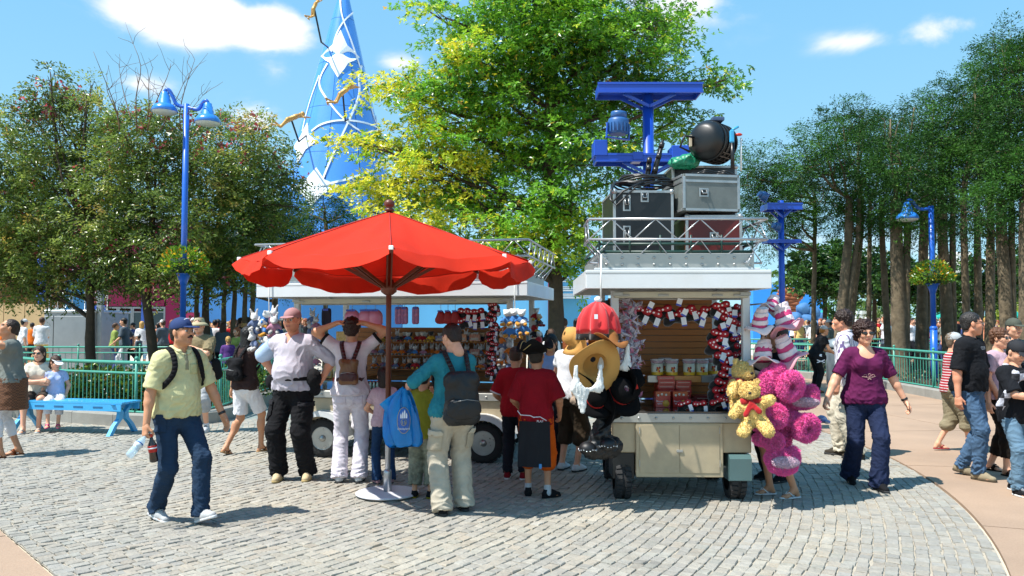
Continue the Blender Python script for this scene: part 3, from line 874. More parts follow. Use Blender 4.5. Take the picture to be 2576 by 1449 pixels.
 if sh:
  for sd, sg in (('R', 1),('L', -1)):
   toe, pit = J['foot' + sd]; M = rotm(toe, pit); a = J['a' + sd]; X = lambda *p: a + M @ v3(*p)
   kind = sh[0]
   if kind in ('shoe', 'trainer'):
    T = SDF(.0075,.02)
    T.rc(X(0,-.035,-.045), X(0,.06,-.045),.040,.042, flat=1.0); T.rc(X(0,.06,-.05), X(sg * -.004,.145,-.055),.044,.034, flat=.8, n=M @ v3(0,0,1))
    T.rc(X(0,-.015,.0), X(0,-.02,-.04),.038,.036); T.rc(X(0,.02,-.01), X(0,.09,-.035),.033,.030)
    T.cut(X(0,0,-.084), M @ v3(0,0,-1)); T.cut(X(0,0,.022 if kind == 'trainer' else .012), M @ v3(0,-.2,1))
    v, f = T.mesh(); so = mesh_obj('shoe', v * sc, f, sh[1], root, True)
    B = SDF(.007,.01)
    B.rc(X(0,-.040,-.072), X(0,.06,-.072),.038,.043, flat=1, k=.02); B.rc(X(0,.06,-.072), X(sg * -.004,.150,-.072),.043,.036, k=.02)
    B.cut(X(0,0,-.0845), M @ v3(0,0,-1)); B.cut(X(0,0,-.062), M @ v3(0,0,1))
    v, f = B.mesh(); mesh_obj('sole', v * sc, f, sh[2] if len(sh) > 2 else mat('rubber_sole', (.03,.03,.03), rough=.8), so, True)
    if kind == 'trainer' and len(sh) > 3:
     m = MB()
     for i in range(5): m.tube([X(-.022,.03 + i * .017,.018 - i * .0085), X(0,.035 + i * .017,.026 - i * .0085), X(.022,.03 + i * .017,.018 - i * .0085)],.004,5)
     m.build('laces', sh[3], so, True) if sc == 1 else mesh_obj('laces', np.array(m.v) * sc, m.f, sh[3], so, True)
   else:                                    # sandal / flip flop
    B = SDF(.007,.012)
    B.rc(X(0,-.040,-.074), X(0,.05,-.074),.032,.036, k=.02); B.rc(X(0,.05,-.074), X(sg * -.004,.140,-.074),.038,.030, k=.02)
    B.cut(X(0,0,-.0845), M @ v3(0,0,-1)); B.cut(X(0,0,-.068), M @ v3(0,0,1))
    v, f = B.mesh(); so = mesh_obj('sandal', v * sc, f, sh[1], root, True)
    m = MB(); p0 = X(0,.105,-.045)
    m.tube([p0, X(-.02,.075,-.022), X(-.036,.03,-.062)],.0055,6); m.tube([p0, X(.02,.075,-.022), X(.036,.03,-.062)],.0055,6)
    if kind == 'clog': m.tube([X(-.038,.03,-.06), X(-.02,.05,-.014), X(.02,.05,-.014), X(.038,.03,-.06)],.016,6)
    mesh_obj('strap', np.array(m.v) * sc, m.f, sh[2] if len(sh) > 2 else sh[1], so, True)
 if sp.get('socks'):
  T = SDF(.009,.01)
  for sd in 'RL':
   a, k0 = J['a' + sd], J['k' + sd]; u = (k0 - a) / np.linalg.norm(k0 - a)
   T.rc(a - u * .03, a + u * sp.get('sockh', .06),.044,.042, k=.01, cut=True)
  v, f = T.mesh(); tag(mesh_obj('socks', v * sc, f, sp['socks'], root, True))
 if sp.get('watch'):
  sd = sp['watch']; T = SDF(.005,0); w, e = J['w' + sd], J['e' + sd]; u = (w - e) / np.linalg.norm(w - e)
  T.rc(w - u * .035, w - u * .012,.033 * lb, .032 * lb, cut=True, cuta=True); v, f = T.mesh()
  mesh_obj('wristwatch', v * sc, f, mat('black_plastic', (.012,.012,.013), rough=.35), root, True)
 root_info = dict(root=root, J=J, sc=sc, pos=Vector(pos), yaw=yaw, toh=toh, b=b, seed=seed)
 return root_info
def to_world(P, p):
 p = np.asarray(p, float) * P['sc']; c, s = math.cos(P['yaw']), math.sin(P['yaw'])
 return Vector((p[0] * c - p[1] * s, p[0] * s + p[1] * c, p[2])) + P['pos']
def carried(P, name, label, cat, at, parts, group=None):
 """a thing worn or held: its own top-level object; parts = [(name, V, Q, mat)] in the wearer's frame"""
 org = to_world(P, at); root = empty(name, org, label, cat, group, rz=P['yaw']); out = [root]
 for pn, V, Q, m in parts:
  out.append(mesh_obj(pn, (np.asarray(V, float) - np.asarray(at)) * P['sc'], Q, m, root, True))
 return out
def mbvq(m): return np.array(m.v, dtype=float), m.f

# ---- ground
M_mortar = mat('mortar_sand', '#a39a8a', rough=.95, var=.18, vs=3, bump=.5, bs=60)
M_concrete = mat('pale_concrete', '#c9bda8', rough=.9, var=.12, vs=.8, bump=.2, bs=30)
M_pink = mat('pink_aggregate', '#a38a74', rough=.85, var=.17, vs=.9, bump=.35, bs=160, noise_col=srgb('#8a705c'), noise_amt=.5, noise_scale=60)
M_asphalt = mat('asphalt', '#727c78', rough=.9, var=.14, vs=2, bump=.5, bs=120, noise_col=srgb('#8d9793'), noise_amt=.6, noise_scale=40)
M_stone = mat('cobble_stone', (.4,.4,.4), rough=.8, var=.16, vs=14, bump=.9, bs=45, attr='col', noise_col=srgb('#8f8c84'), noise_amt=.35, noise_scale=25)
m = MB(); m.add([(-900,-60,-.03),(900,-60,-.03),(900,1500,-.03),(-900,1500,-.03)],[(0,1,2,3)])
tag(m.build('ground', M_concrete), kind='structure')
PC = np.array([-8.7,11.3]); RB = 13.37; THL = R(-46.5)
paving = None
m = MB()
ths = [THL + (R(75) - THL) * i / 60 for i in range(61)]
V = [(PC[0], PC[1],-.012)] + [(PC[0] + RB * math.cos(t), PC[1] + RB * math.sin(t),-.012) for t in ths]
V += [(-16,24,-.012)]
m.add(V, [(0, i, i + 1) for i in range(1,61)] + [(0,61,62)])
m.add([(PC[0], PC[1],-.012),(-16,24,-.012),(-16,5,-.012),(PC[0] + .1, PC[1] - .2,-.012)],[(0,1,2,3)])
m.add([(PC[0], PC[1],-.0125),(PC[0] - 8, PC[1] - 6,-.0125),(PC[0] + 13.45 * math.cos(THL) * .0, PC[1] - 6,-.0125)],[(0,1,2)])
paving = tag(m.build('cobbled_paving', M_mortar), kind='structure')
def stones():
 pal = np.array([srgb(c) for c in ('#918f88', '#878682', '#807f7c', '#959086', '#90887b', '#888a83', '#9b968b', '#827f79', '#978b7b', '#8e8e8b')])
 rows = []
 r = 1.2; k = 0
 while r < RB - .02:
  w = .088 + rng.uniform(-.006,.006)
  th = THL + rng.uniform(0,.1) / r
  n = int((R(80) - THL) * r / .10)
  L = rng.uniform(.076,.130, n)
  e = THL + np.cumsum(L) / r; s = np.concatenate([[THL], e[:-1]])
  mid = (s + e) / 2; rm = r + w / 2
  x, y = PC[0] + rm * np.cos(mid), PC[1] + rm * np.sin(mid)
  ok = (y > 3.9) & (y < 13.6) & (np.abs(x) < .72 * y + .9)
  if ok.any(): rows.append(np.stack([s[ok], e[ok], np.full(ok.sum(), r), np.full(ok.sum(), r + w)],1))
  r += w + .002
 return np.concatenate(rows), pal
ST, pal = stones()
n = len(ST)
gap = rng.uniform(.0020,.0042, n)
jit = lambda a: rng.uniform(-a, a, n)
def P2(th, r): return np.stack([PC[0] + r * np.cos(th), PC[1] + r * np.sin(th)],1)
s, e, r0, r1 = ST.T; rm = (r0 + r1) / 2
drift = rng.normal(0,.004, n)
corners = []
for a, rr, sa, sr in ((s, r0,1,1),(e, r0,-1,1),(e, r1,-1,-1),(s, r1,1,-1)):
 corners.append(P2(a + sa * (gap + jit(.005)) / rm, rr + sr * (gap * .8 + jit(.004)) + drift))
cen = sum(corners) / 4
top = rng.normal(0,.0022, n); tx, ty = rng.normal(0,.03, n), rng.normal(0,.03, n)
def zt(c): return top + (c[:, 0] - cen[:, 0]) * tx + (c[:, 1] - cen[:, 1]) * ty
Vs = np.zeros((n, 12,3))
for i, c in enumerate(corners):
 Vs[:, i, :2] = c; Vs[:, i, 2] = -.02
 Vs[:, i + 4, :2] = cen + (c - cen) * .97; Vs[:, i + 4,2] = zt(c) - .006
 q = cen + (c - cen) * rng.uniform(.84,.93,(n, 1)); Vs[:, i + 8, :2] = q; Vs[:, i + 8,2] = zt(q) + rng.normal(0,.0008, n)
FQ = np.array([(i, (i + 1) % 4,4 + (i + 1) % 4,4 + i) for i in range(4)] + [(4 + i, 4 + (i + 1) % 4,8 + (i + 1) % 4,8 + i) for i in range(4)] + [(8,9,10,11)])
colr = (pal[rng.integers(0, len(pal), n)] * .42 + pal.mean(0) * .58) * rng.uniform(.9,1.1,(n, 1)) * np.array([1.08,1.06,1.03])
st_ = wob(np.stack([cen[:, 0], cen[:, 1],0 * cen[:, 0]],1),.55,9); colr = colr * (1 - .30 * np.clip((st_ - .75) * 3,0,1))[:, None] * (1 + .12 * np.clip((-st_ - .8) * 3,0,1))[:, None]
pn = wob(np.stack([cen[:, 0], cen[:, 1],0 * cen[:, 0]],1),1.6,4)
colr = colr * (1 + .07 * pn[:, None]) * np.array([1,1,1]) + np.clip(pn, 0,1)[:, None] * np.array([.02,.012,-.005])
order = np.argsort(cen[:, 1] + .15 * np.abs(cen[:, 0]) + 100 * ((np.abs(cen[:, 0]) > .64 * cen[:, 1]) | (cen[:, 1] < 5.1)))
near, far = order[:299], order[299:]
for i in near:
 mesh_obj('cobble', Vs[i], FQ, M_stone, paving, smooth=False, cols=np.tile(colr[i],(12,1)))
Vf = Vs[far].reshape(-1,3); Qf = (FQ[None] + (np.arange(len(far)) * 12)[:, None, None]).reshape(-1,4)
tag(mesh_obj('cobbles', Vf, Qf, M_stone, paving, smooth=False, cols=np.repeat(colr[far],12,0)), kind='stuff')
pavement = empty('pavement', (4,8,0), kind='structure')
def slab(tha, thb, ra, rb, steps=8):
 g1 = .010
 P = [(PC[0] + (ra + g1) * math.cos(t), PC[1] + (ra + g1) * math.sin(t)) for t in [tha + g1 / ra + (thb - tha - 2 * g1 / ra) * i / steps for i in range(steps + 1)]]
 P += [(PC[0] + (rb - g1) * math.cos(t), PC[1] + (rb - g1) * math.sin(t)) for t in [thb - g1 / rb - (thb - tha - 2 * g1 / rb) * i / steps for i in range(steps + 1)]]
 nn = len(P); V = [(x, y, -.028) for x, y in P] + [(x, y, 0.0) for x, y in P]
 mesh_obj('slab', V, [tuple(range(nn, 2 * nn))] + [(i, (i + 1) % nn, nn + (i + 1) % nn, nn + i) for i in range(nn)], M_pink, pavement, smooth=False)
rr = [RB + .01,15.6,18.6,22,27,34]
tt = [-46.5,-33,-21,-9,3,15,27,41,55]
for i in range(len(rr) - 1):
 for j in range(len(tt) - 1): slab(R(tt[j]), R(tt[j + 1] - .0), rr[i], rr[i + 1])
for i, (ra, rb) in enumerate(((2.0,5.2),(5.2,7.0),(7.0,8.9),(8.9,11.2),(11.2, RB),(RB, 16.5),(16.5,20))):
 for (a, b) in ((-46.6,-58),(-58,-70),(-70,-90)): slab(R(b), R(a), ra, rb)
m = MB(); m.add([(-7.2,12.0,-.004),(-2,12.4,-.004),(4.6,13.6,-.004),(6.2,16,-.004),(6.5,24,-.004),(-4.5,24,-.004),(-5.6,17,-.004)],[tuple(range(7))])
tag(m.build('path', M_asphalt), kind='structure')

# ---- planters, kerbs, fences
M_kerb = mat('granite_kerb', '#8f8d86', rough=.85, var=.15, vs=5, bump=.5, bs=70)
M_soil = mat('soil', '#3a2f26', rough=1, var=.3, vs=5, bump=1, bs=20)
M_fence = mat('green_fence_paint', '#459480', rough=.4, var=.08, vs=8, coat=.2)
def resample(P, step):
 P = [Vector(p) for p in P]; out = [P[0].copy()]; d = 0
 for a, b in zip(P[:-1], P[1:]):
  L = (b - a).length; t = step - d
  while t < L: out.append(a.lerp(b, t / L)); t += step
  d = L - (t - step)
 return out
def offset(P, o):
 out = []
 for i, p in enumerate(P):
  a, b = P[max(i - 1,0)], P[min(i + 1, len(P) - 1)]; d = (b - a).normalized(); out.append(p + Vector((-d.y, d.x, 0)) * o)
 return out
def smooth_line(P, it=2):
 for _ in range(it):
  Q = [P[0]]
  for a, b in zip(P[:-1], P[1:]): Q += [a.lerp(b, .25), a.lerp(b, .75)]
  P = Q + [P[-1]]
 return P
def kerb(name, P, label, h=.19, w=.22, L=.95):
 root = empty(name, P[0], label, 'kerb')
 pts = resample(P, L)
 for a, b in zip(pts[:-1], pts[1:]):
  d = (b - a).normalized(); nrm = Vector((-d.y, d.x, 0)); g = d * .004
  c = [a + g, b - g, b - g + nrm * w, a + g + nrm * w]
  zz = random.uniform(-.002,.002)
  V = [(p.x, p.y, -.025) for p in c] + [(p.x, p.y, h - .015 + zz) for p in c]
  c2 = [a + g + nrm * .012, b - g + nrm * .012, b - g + nrm * (w - .012), a + g + nrm * (w - .012)]
  V += [(p.x, p.y, h + zz) for p in c2]
  mesh_obj('kerb_stone', V, [(i, (i + 1) % 4,4 + (i + 1) % 4,4 + i) for i in range(4)] + [(4 + i, 4 + (i + 1) % 4,8 + (i + 1) % 4,8 + i) for i in range(4)] + [(8,9,10,11)], M_kerb, root, smooth=False)
 return root
def fence(label, P, z0, h, step=.098, post=1.9, m=M_fence, objs=True, rail=.022):
 root = empty('fence', P[0], label, 'fence')
 for zz, r_ in ((h, rail * 1.35),(h - .17, rail),(.06, rail)):
  mb = MB(); mb.tube([p + Vector((0,0, z0 + zz)) for p in P], r_, 6); mb.build('rail', m, root)
 pk = resample(P, step); base = None
 for i, p in enumerate(pk):
  hh = h if i % 2 == 0 else h - .17
  mb = MB(); mb.tube([p + Vector((0,0, z0 + .06)), p + Vector((0,0, z0 + hh))],.0085,5, caps=False)
  if objs: mb.build('picket', m, root)
  else:
   base = base or MB(); base.tube([p + Vector((0,0, z0 + .06)), p + Vector((0,0, z0 + hh))],.0085,4, caps=False)
 if base: tag(base.build('pickets', m, root), kind='stuff')
 for p in resample(P, post):
  mb = MB(); mb.tube([p + Vector((0,0, z0 - .1)), p + Vector((0,0, z0 + h + .04))],.026,8); mb.ball(p + Vector((0,0, z0 + h + .07)),.035,8,6); mb.build('post', m, root)
 return root
KL = smooth_line([Vector((-9.5,14.6,0)), G(40,1052), G(230,1068), G(380,1079), G(480,1074), G(560,1062), G(610,1047), G(650,1028), Vector((-5.0,17.5,0)), Vector((-5.0,21,0)), Vector((-6,24.6,0))])
kerb('kerb', KL, 'low grey granite kerb curving round the planter behind the blue bench')
FL = offset(KL, .34)
fence('green railing with balls on its posts behind the blue bench', [p for p in FL if p.y > 0],.13,.85)
fence('dark green railing in the shade at the back of the left planter', [Vector((-17,24.4,0)), Vector((-9.8,24.2,0)), Vector((-6.2,24.3,0))],0,.86, step=.2, m=M_fence)
KR = smooth_line([Vector((7.1,24.5,0)), G(2042,953), G(2130,960), G(2225,979), G(2371,1006), G(2480,1030), Vector((12.2,14.2,0)), Vector((16,13,0))])
kerb('kerb', KR, 'pale curved kerb edging the bed of conifer trunks on the right', L=1.1)
FR = offset(KR, .40)
fence('green railing with balls on its posts in front of the conifer trunks', FR, .12,.84, step=.13)
fence('dark green railing far behind the conifer trunks', [Vector((9,33,0)), Vector((14,33.4,0)), Vector((22,32,0)), Vector((26,30,0))],0,.9, step=.25, m=M_fence)
def soil(name, P, z, m):
 mb = MB(); mb.add([(p.x, p.y, z) for p in P],[tuple(range(len(P)))]); return tag(mb.build(name, m), kind='structure')
soil('planting_bed', offset(KL, .22) + [Vector((-10,24.4,0)), Vector((-17,24.4,0)), Vector((-17,15,0))],.13, M_soil)
soil('planting_bed', offset(KR, .22) + [Vector((17,20,0)), Vector((18,30,0)), Vector((9.5,30.5,0))],.13, M_soil)

# ---- leaves
def leaves(C, D, N, L, W, cols, bend=.25):
 """C centres, D direction, N normal (all n,3), L W (n,) -> folded diamonds"""
 n = len(C); S = np.cross(D, N); S /= np.linalg.norm(S, axis=1, keepdims=True) + 1e-9
 V = np.zeros((n, 4,3)); L = L[:, None]; W = W[:, None]
 V[:, 0] = C; V[:, 1] = C + D * L * .5 + S * W * .5 + N * W * bend; V[:, 2] = C + D * L; V[:, 3] = C + D * L * .5 - S * W * .5 + N * W * bend
 Q = (np.array([0,1,2,3])[None] + (np.arange(n) * 4)[:, None])
 return V.reshape(-1,3), Q, np.repeat(cols, 4,0)
def unit(v): return v / (np.linalg.norm(v, axis=-1, keepdims=True) + 1e-9)
def rdir(n): return unit(rng.normal(size=(n, 3)))
def crown_points(blobs, density, shell=.55, flat=1.0):
 """sprays spread through each lobe, thicker towards its outside"""
 C, Nn, S = [],[],[]
 for (c, r) in blobs:
  k = max(4, int(density * r * r))
  d = rdir(k); u = rng.uniform(shell, 1.0, k) ** .5
  u = np.where(rng.random(k) < .25, rng.uniform(.2,1, k), u)
  lump = 1 + .16 * np.sin(d @ rng.normal(size=3) * 4 + rng.uniform(0,6)) + .1 * np.sin(d @ rng.normal(size=3) * 8)
  C.append(np.array(c) + d * (r * u * lump)[:, None] * np.array([1,1, flat])); Nn.append(d); S.append(np.full(k, r))
 return np.concatenate(C), np.concatenate(Nn)
def foliage(C, Nn, per, spread, L, W, pal, pw, tilt=.5, droop=.2, horiz=.5, aspect=(1,1), star=False, patch=1.2, seed=0, bias=None):
 n = len(C) * per
 cc = np.repeat(C, per, 0); nn = np.repeat(Nn, per, 0)
 ax = unit(np.repeat(unit(Nn + np.array([0,0,.15]) + rng.normal(0,.4, Nn.shape)), per, 0) * np.array([1,1,1 - horiz]))   # spray axis
 sd = unit(np.cross(ax, np.array([0,0,1.0])) + 1e-6)
 t = rng.uniform(-.1,1.0, n); w = rng.normal(0,.30, n) * (1.1 - t)
 P = cc + ax * (t * spread * aspect[0])[:, None] + sd * (w * spread * aspect[1])[:, None] + rng.normal(0, spread * .10,(n, 3))
 P[:, 2] -= droop * spread * t * t
 D = unit(ax * .8 + sd * np.sign(w)[:, None] * .7 + rng.normal(0,.45,(n, 3)) + np.array([0,0,-droop]))
 N = unit(np.array([0,0,1.0]) * tilt + nn * .5 + rng.normal(0,.55,(n, 3)))
 pal = np.array([srgb(p) for p in pal]); pw = np.array(pw) / sum(pw)
 pick = rng.choice(len(pal), n, p=pw)
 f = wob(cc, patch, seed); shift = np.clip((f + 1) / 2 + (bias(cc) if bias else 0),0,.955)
 idx = np.where(rng.random(n) < .78, np.searchsorted(np.cumsum(pw), shift), pick); idx = np.clip(idx, 0, len(pal) - 1)
 col = pal[idx] * rng.uniform(.75,1.25,(n, 1))
 Ls = L * rng.uniform(.7,1.25, n); Ws = W * rng.uniform(.8,1.2, n)
 if not star: return leaves(P, D, N, Ls, Ws, col)
 out = []
 S_ = unit(np.cross(D, N))
 for a, k in ((0,1.0),(.95,.72),(-.95,.72)):
  Da = D * math.cos(a) + S_ * math.sin(a); out.append(leaves(P, Da, N, Ls * k, Ws * .62, col))
 Vv = np.concatenate([o[0] for o in out]); Qq = np.concatenate([o[1] + i * n * 4 for i, o in enumerate(out)]); Cc = np.concatenate([o[2] for o in out])
 return Vv, Qq, Cc
M_leaf = mat('leaf', (.1,.2,.05), rough=.33, var=0, attr='col', transl=.48, spec=.7)
M_needle = mat('conifer_leaf', (.1,.2,.05), rough=.6, var=0, attr='col', transl=.28, spec=.3)
M_bark = mat('dark_bark', '#4a3c2e', rough=.95, var=.35, vs=9, bump=1.0, bs=25)
M_bark_pale = mat('grey_flaky_bark', '#756752', rough=.95, var=.35, vs=7, bump=1.0, bs=18, noise_col=srgb('#4f4433'), noise_amt=.8, noise_scale=5)
def limb_curve(a, b, r0, r1, n=7, wv=.12, sag=0):
 a, b = Vector(a), Vector(b); L = (b - a).length; pts, rs = [],[]
 o1, o2 = Vector(rng.normal(0,1,3)), Vector(rng.normal(0,1,3))
 for i in range(n):
  t = i / (n - 1); p = a.lerp(b, t) + (o1 * math.sin(t * math.pi) + o2 * math.sin(2 * t * math.pi) * .5) * L * wv * .5 + Vector((0,0,-sag * t * (1 - t) * L))
  pts.append(p); rs.append(r0 + (r1 - r0) * t)
 return pts, rs
def trunk_mesh(stems, m, parent, name='trunk'):
 mb = MB()
 for pts, rs in stems: mb.tube(pts, rs, 10)
 V = np.array(mb.v)
 V = V + .012 * np.stack([wob(V, .09,1, aniso=(1,1,.3)), wob(V, .09,2, aniso=(1,1,.3)),0 * V[:, 0]],1)
 return mesh_obj(name, V, mb.f, m, parent, smooth=True)
def tree(name, label, base, stems, blobs, fol, group=None, bark=M_bark, leafm=M_leaf, limb=.04, den=60, flat=.85, shell=.5, extra=None, twigs=True):
 """stems: list of polylines (points, radii); blobs: [(centre, radius)]"""
 root = empty(name, base, label, 'tree', group)
 trunk_mesh(stems, bark, root)
 lm = MB()
 tops = [s[0][-1] for s in stems] + [s[0][-2].lerp(s[0][-1],.3) if hasattr(s[0][-2], 'lerp') else s[0][-2] for s in stems]
 allp = [p for s_ in stems for p in s_[0][len(s_[0]) // 4:]]
 for c, r in blobs:
  t = min(allp, key=lambda q: (Vector(q) - Vector(c)).length + 2.5 * max(0, q.z + .35 * math.hypot(q.x - c.x, q.y - c.y) - c.z))
  p, rs = limb_curve(t, c, limb, limb * .35); lm.tube(p, rs, 6)
  if twigs:
   for _ in range(5):
    e = Vector(c) + Vector(rdir(1)[0]) * r * .85; k = random.randint(3,6)
    p2, r2 = limb_curve(p[k], e, limb * .3,.006,5); lm.tube(p2, r2,4, caps=False)
 tag(lm.build('limbs', bark, root), kind=None)
 C, Nn = crown_points(blobs, den, shell, flat)
 V, Q, Cl = foliage(C, Nn, **fol)
 if extra: 
  V2, Q2, C2 = extra(blobs); V, Q, Cl = np.concatenate([V, V2]), np.concatenate([Q, Q2 + len(V)]), np.concatenate([Cl, C2])
 tag(mesh_obj('crown', V, Q, leafm, root, smooth=False, cols=Cl), kind='stuff')
 return root
def blobs_px(L, Y, jy=1.0, k=1.0):
 out = []
 for q in L:
  x, y, r = q[:3]; d = q[3] if len(q) > 3 else rng.uniform(-jy, jy); Yy = Y + d
  out.append((A(x, y, Yy), r * Yy / F * k))
 return out

# ---- three trees on the left with pink seed pods along the top
PODS = [srgb(c) for c in ('#c0505e', '#a83a44', '#cc7478', '#b05040')]
def pods(n, amt_top=.75):
 def f(blobs):
  C = []
  zt = max(c.z + r for c, r in blobs)
  for c, r in blobs:
   k = int(n * r * r); d = rdir(k); d[:, 2] = np.abs(d[:, 2]) if c.z > zt - 2.2 else d[:, 2]
   keep = rng.random(k) < (1.0 if c.z > zt - 2.0 else .12); C.append((np.array(c) + d * r * rng.uniform(.95,1.22,(k, 1)))[keep])
  C = np.concatenate(C); C = np.repeat(C, 5,0) + rng.normal(0,.07,(len(C) * 5,3)); k = len(C)
  return leaves(C, unit(rng.normal(0,.5,(k, 3)) + np.array([0,0,-.6])), rdir(k), rng.uniform(.09,.14, k), rng.uniform(.07,.10, k), np.array(PODS)[rng.integers(0,4, k)],.4)
 return f
FOLK = dict(per=34, spread=.48, L=.105, W=.042, pal=['#465a26', '#5f7632', '#788e3c', '#96a64c', '#afb058', '#c0a852', '#aa7044'], pw=[16,26,26,15,9,5,3], tilt=.6, droop=.35, horiz=.4, patch=.8)
def stem(base, pts, r0, r1):
 P = [Vector(base)] + [Vector(p) for p in pts]; P = smooth_line(P, 2); n = len(P)
 return P, [r0 + (r1 - r0) * (i / (n - 1)) ** .8 + (r0 * .35 * max(0,1 - i / 3)) for i in range(n)]
Ya = 20.0
tree('seed_pod_tree', 'leftmost broad leafy tree with pink pods, straight dark trunk beside the grey kiosk', (A(227,940, Ya).x, Ya, .1),[stem((A(229,940, Ya).x, Ya, .1),[A(226,860, Ya), A(229,770, Ya), A(220,680, Ya), A(214,560, Ya)],.14,.07)],
 blobs_px([(60,380,110),(190,330,95),(-40,420,120),(30,530,120),(160,470,110),(250,540,90),(90,640,95),(200,655,80),(20,680,60),(285,640,70),(130,255,50),(128,205,24),(215,275,42),(218,240,22),(126,180,14),(230,215,16),(110,235,26),(-90,560,120),(60,290,40),(270,420,90),(120,575,110),(300,690,42),(60,715,46),(140,715,44),(190,725,34),(-20,700,60),(265,715,36)], Ya, .9), FOLK, den=130, extra=pods(22))
Yb = 19.6
tree('seed_pod_tree', 'broad leafy tree behind the blue lamp post on a leaning dark trunk', (A(392,960, Yb).x, Yb, .1),[stem((A(392,960, Yb).x, Yb, .1),[A(385,880, Yb), A(372,790, Yb), A(362,700, Yb), A(380,620, Yb), A(386,520, Yb)],.15,.06)],
 blobs_px([(340,350,75),(430,350,80),(300,450,90),(390,450,90),(480,430,85),(350,560,85),(450,560,90),(400,640,75),(500,640,70),(320,640,60),(300,310,35),(380,300,35),(430,700,44),(540,520,70),(340,705,40),(490,705,46),(300,700,34),(390,710,30)], Yb, .8), FOLK, den=130, extra=pods(20))
Yc = 20.6
tree('seed_pod_tree', 'leafy tree with pink pods left of the blue cone, its crown over the parasol', (A(520,950, Yc).x, Yc, .1),[stem((A(520,950, Yc).x, Yc, .1),[A(522,880, Yc), A(515,760, Yc), A(530,640, Yc), A(560,520, Yc)],.12,.06)],
 blobs_px([(560,350,70),(640,390,75),(560,450,90),(650,480,85),(710,450,50),(730,520,36),(600,560,85),(690,560,50),(520,640,60),(600,650,55),(640,330,40),(690,390,34),(520,300,30),(720,440,24),(560,690,44),(620,700,38),(510,705,40),(660,660,50)], Yc, .8), FOLK, den=130, extra=pods(20))
tw = MB()
for (x0, y0, x1, y1) in ((300,330,235,130),(345,330,335,110),(370,330,430,160),(400,330,470,190),(330,300,300,170),(420,330,510,240),(455,330,490,150),(370,300,385,170),(300,320,270,200)):
 a, b = A(x0, y0,17.2), A(x1, y1,17.2 + random.uniform(-.6,.6)); p, r_ = limb_curve(a, b, .016,.004,8,.1); tw.tube(p, r_, 4)
 for _ in range(7):
  i = random.randint(2,7); q = p[i] + Vector((random.uniform(-.45,.45), random.uniform(-.3,.3), random.uniform(.1,.6))); pp, rr_ = limb_curve(p[i], q, .006,.003,4); tw.tube(pp, rr_, 3, caps=False)
t_ = [o for o in COL.objects if o.name == 'seed_pod_tree.001'][0]
tag(tw.build('bare_twigs', mat('twig', '#6b5138', rough=.9), t_), kind='stuff')

# ---- big oak in the middle
Yo = 17.5
OAK = [(1380,30,120),(1300,60,95),(1460,70,110),(1180,60,60),(1120,45,42),(1070,22,22),(1560,55,90),(1640,60,60),(1700,50,32),(1340,170,120),(1460,170,120),(1230,150,90),(1140,130,45),(1100,108,26),
 (1600,150,80),(1680,110,45),(1190,235,95),(1090,215,62),(1010,205,50),(950,215,32),(1330,270,120),(1470,270,100),(1600,235,75),(1700,215,52),(1780,200,36),(1825,200,18),(1130,310,80),(1060,300,45),(1240,370,120),
 (1380,400,120),(1500,380,90),(1100,395,90),(1000,370,62),(930,365,44),(880,350,24),(1620,330,60),(1700,300,42),(1060,480,85),(980,470,60),(920,470,38),(1180,500,100),(1320,520,110),(1440,510,90),(1010,545,50),
 (1130,580,70),(1240,590,75),(1350,600,80),(1440,590,60),(1500,540,42),(930,530,28),(1400,665,55),(1330,660,50),(1455,660,40),(1420,-60,130),(1320,-90,90),(1510,-70,90),(1540,460,50)]
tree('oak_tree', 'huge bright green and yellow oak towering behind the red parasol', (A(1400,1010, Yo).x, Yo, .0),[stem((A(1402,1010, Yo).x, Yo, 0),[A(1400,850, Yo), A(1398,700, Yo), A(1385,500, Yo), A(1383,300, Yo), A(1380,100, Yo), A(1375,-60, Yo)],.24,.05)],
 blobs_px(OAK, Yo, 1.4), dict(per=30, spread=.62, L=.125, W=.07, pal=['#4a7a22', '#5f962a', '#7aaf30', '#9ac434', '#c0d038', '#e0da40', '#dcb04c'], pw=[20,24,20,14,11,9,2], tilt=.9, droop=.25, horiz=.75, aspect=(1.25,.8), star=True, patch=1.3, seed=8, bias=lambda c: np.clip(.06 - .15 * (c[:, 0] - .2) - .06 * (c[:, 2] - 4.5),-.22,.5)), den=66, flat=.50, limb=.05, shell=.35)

# ---- dark conifers
FOLC = dict(per=52, spread=.46, L=.085, W=.024, pal=['#193710', '#234a15', '#305c1b', '#3f7023', '#52822b', '#688a34'], pw=[20,26,24,16,9,3], tilt=.3, droop=.3, horiz=.35, patch=.7)
def conifer(label, base, stems, blobs, den=70, group='dark conifers with bare lower trunks', fol=FOLC, **k):
 return tree('conifer_tree', label, base, stems, blobs, fol, group, M_bark_pale, M_needle, .05, den, .95,.55, **k)
Yd = 23.0
conifer('small round dark conifer between the blue cone and the parasol top', (A(820,950, Yd).x, Yd, .1),[stem((A(820,950, Yd).x, Yd, .1),[A(818,800, Yd), A(822,640, Yd), A(820,560, Yd)],.1,.05)],
  blobs_px([(820,520,46),(780,540,36),(865,540,34),(760,590,36),(830,590,50),(880,590,24),(735,630,40)], Yd, .6),130)
conifer('dark dense evergreen mass low behind the seed pod trees', (A(690,950,23.6).x, 23.6,.1),[stem((A(690,950,23.6).x, 23.6,.1),[A(690,800,23.6), A(694,690,23.6), A(690,590,23.6)],.13,.06)], blobs_px([(640,560,55),(700,540,60),(660,620,60),(720,620,60),(610,660,50),(690,680,44),(560,690,36),(760,660,50),(800,680,40),(740,560,40)],23.6,.6),120, group=None)
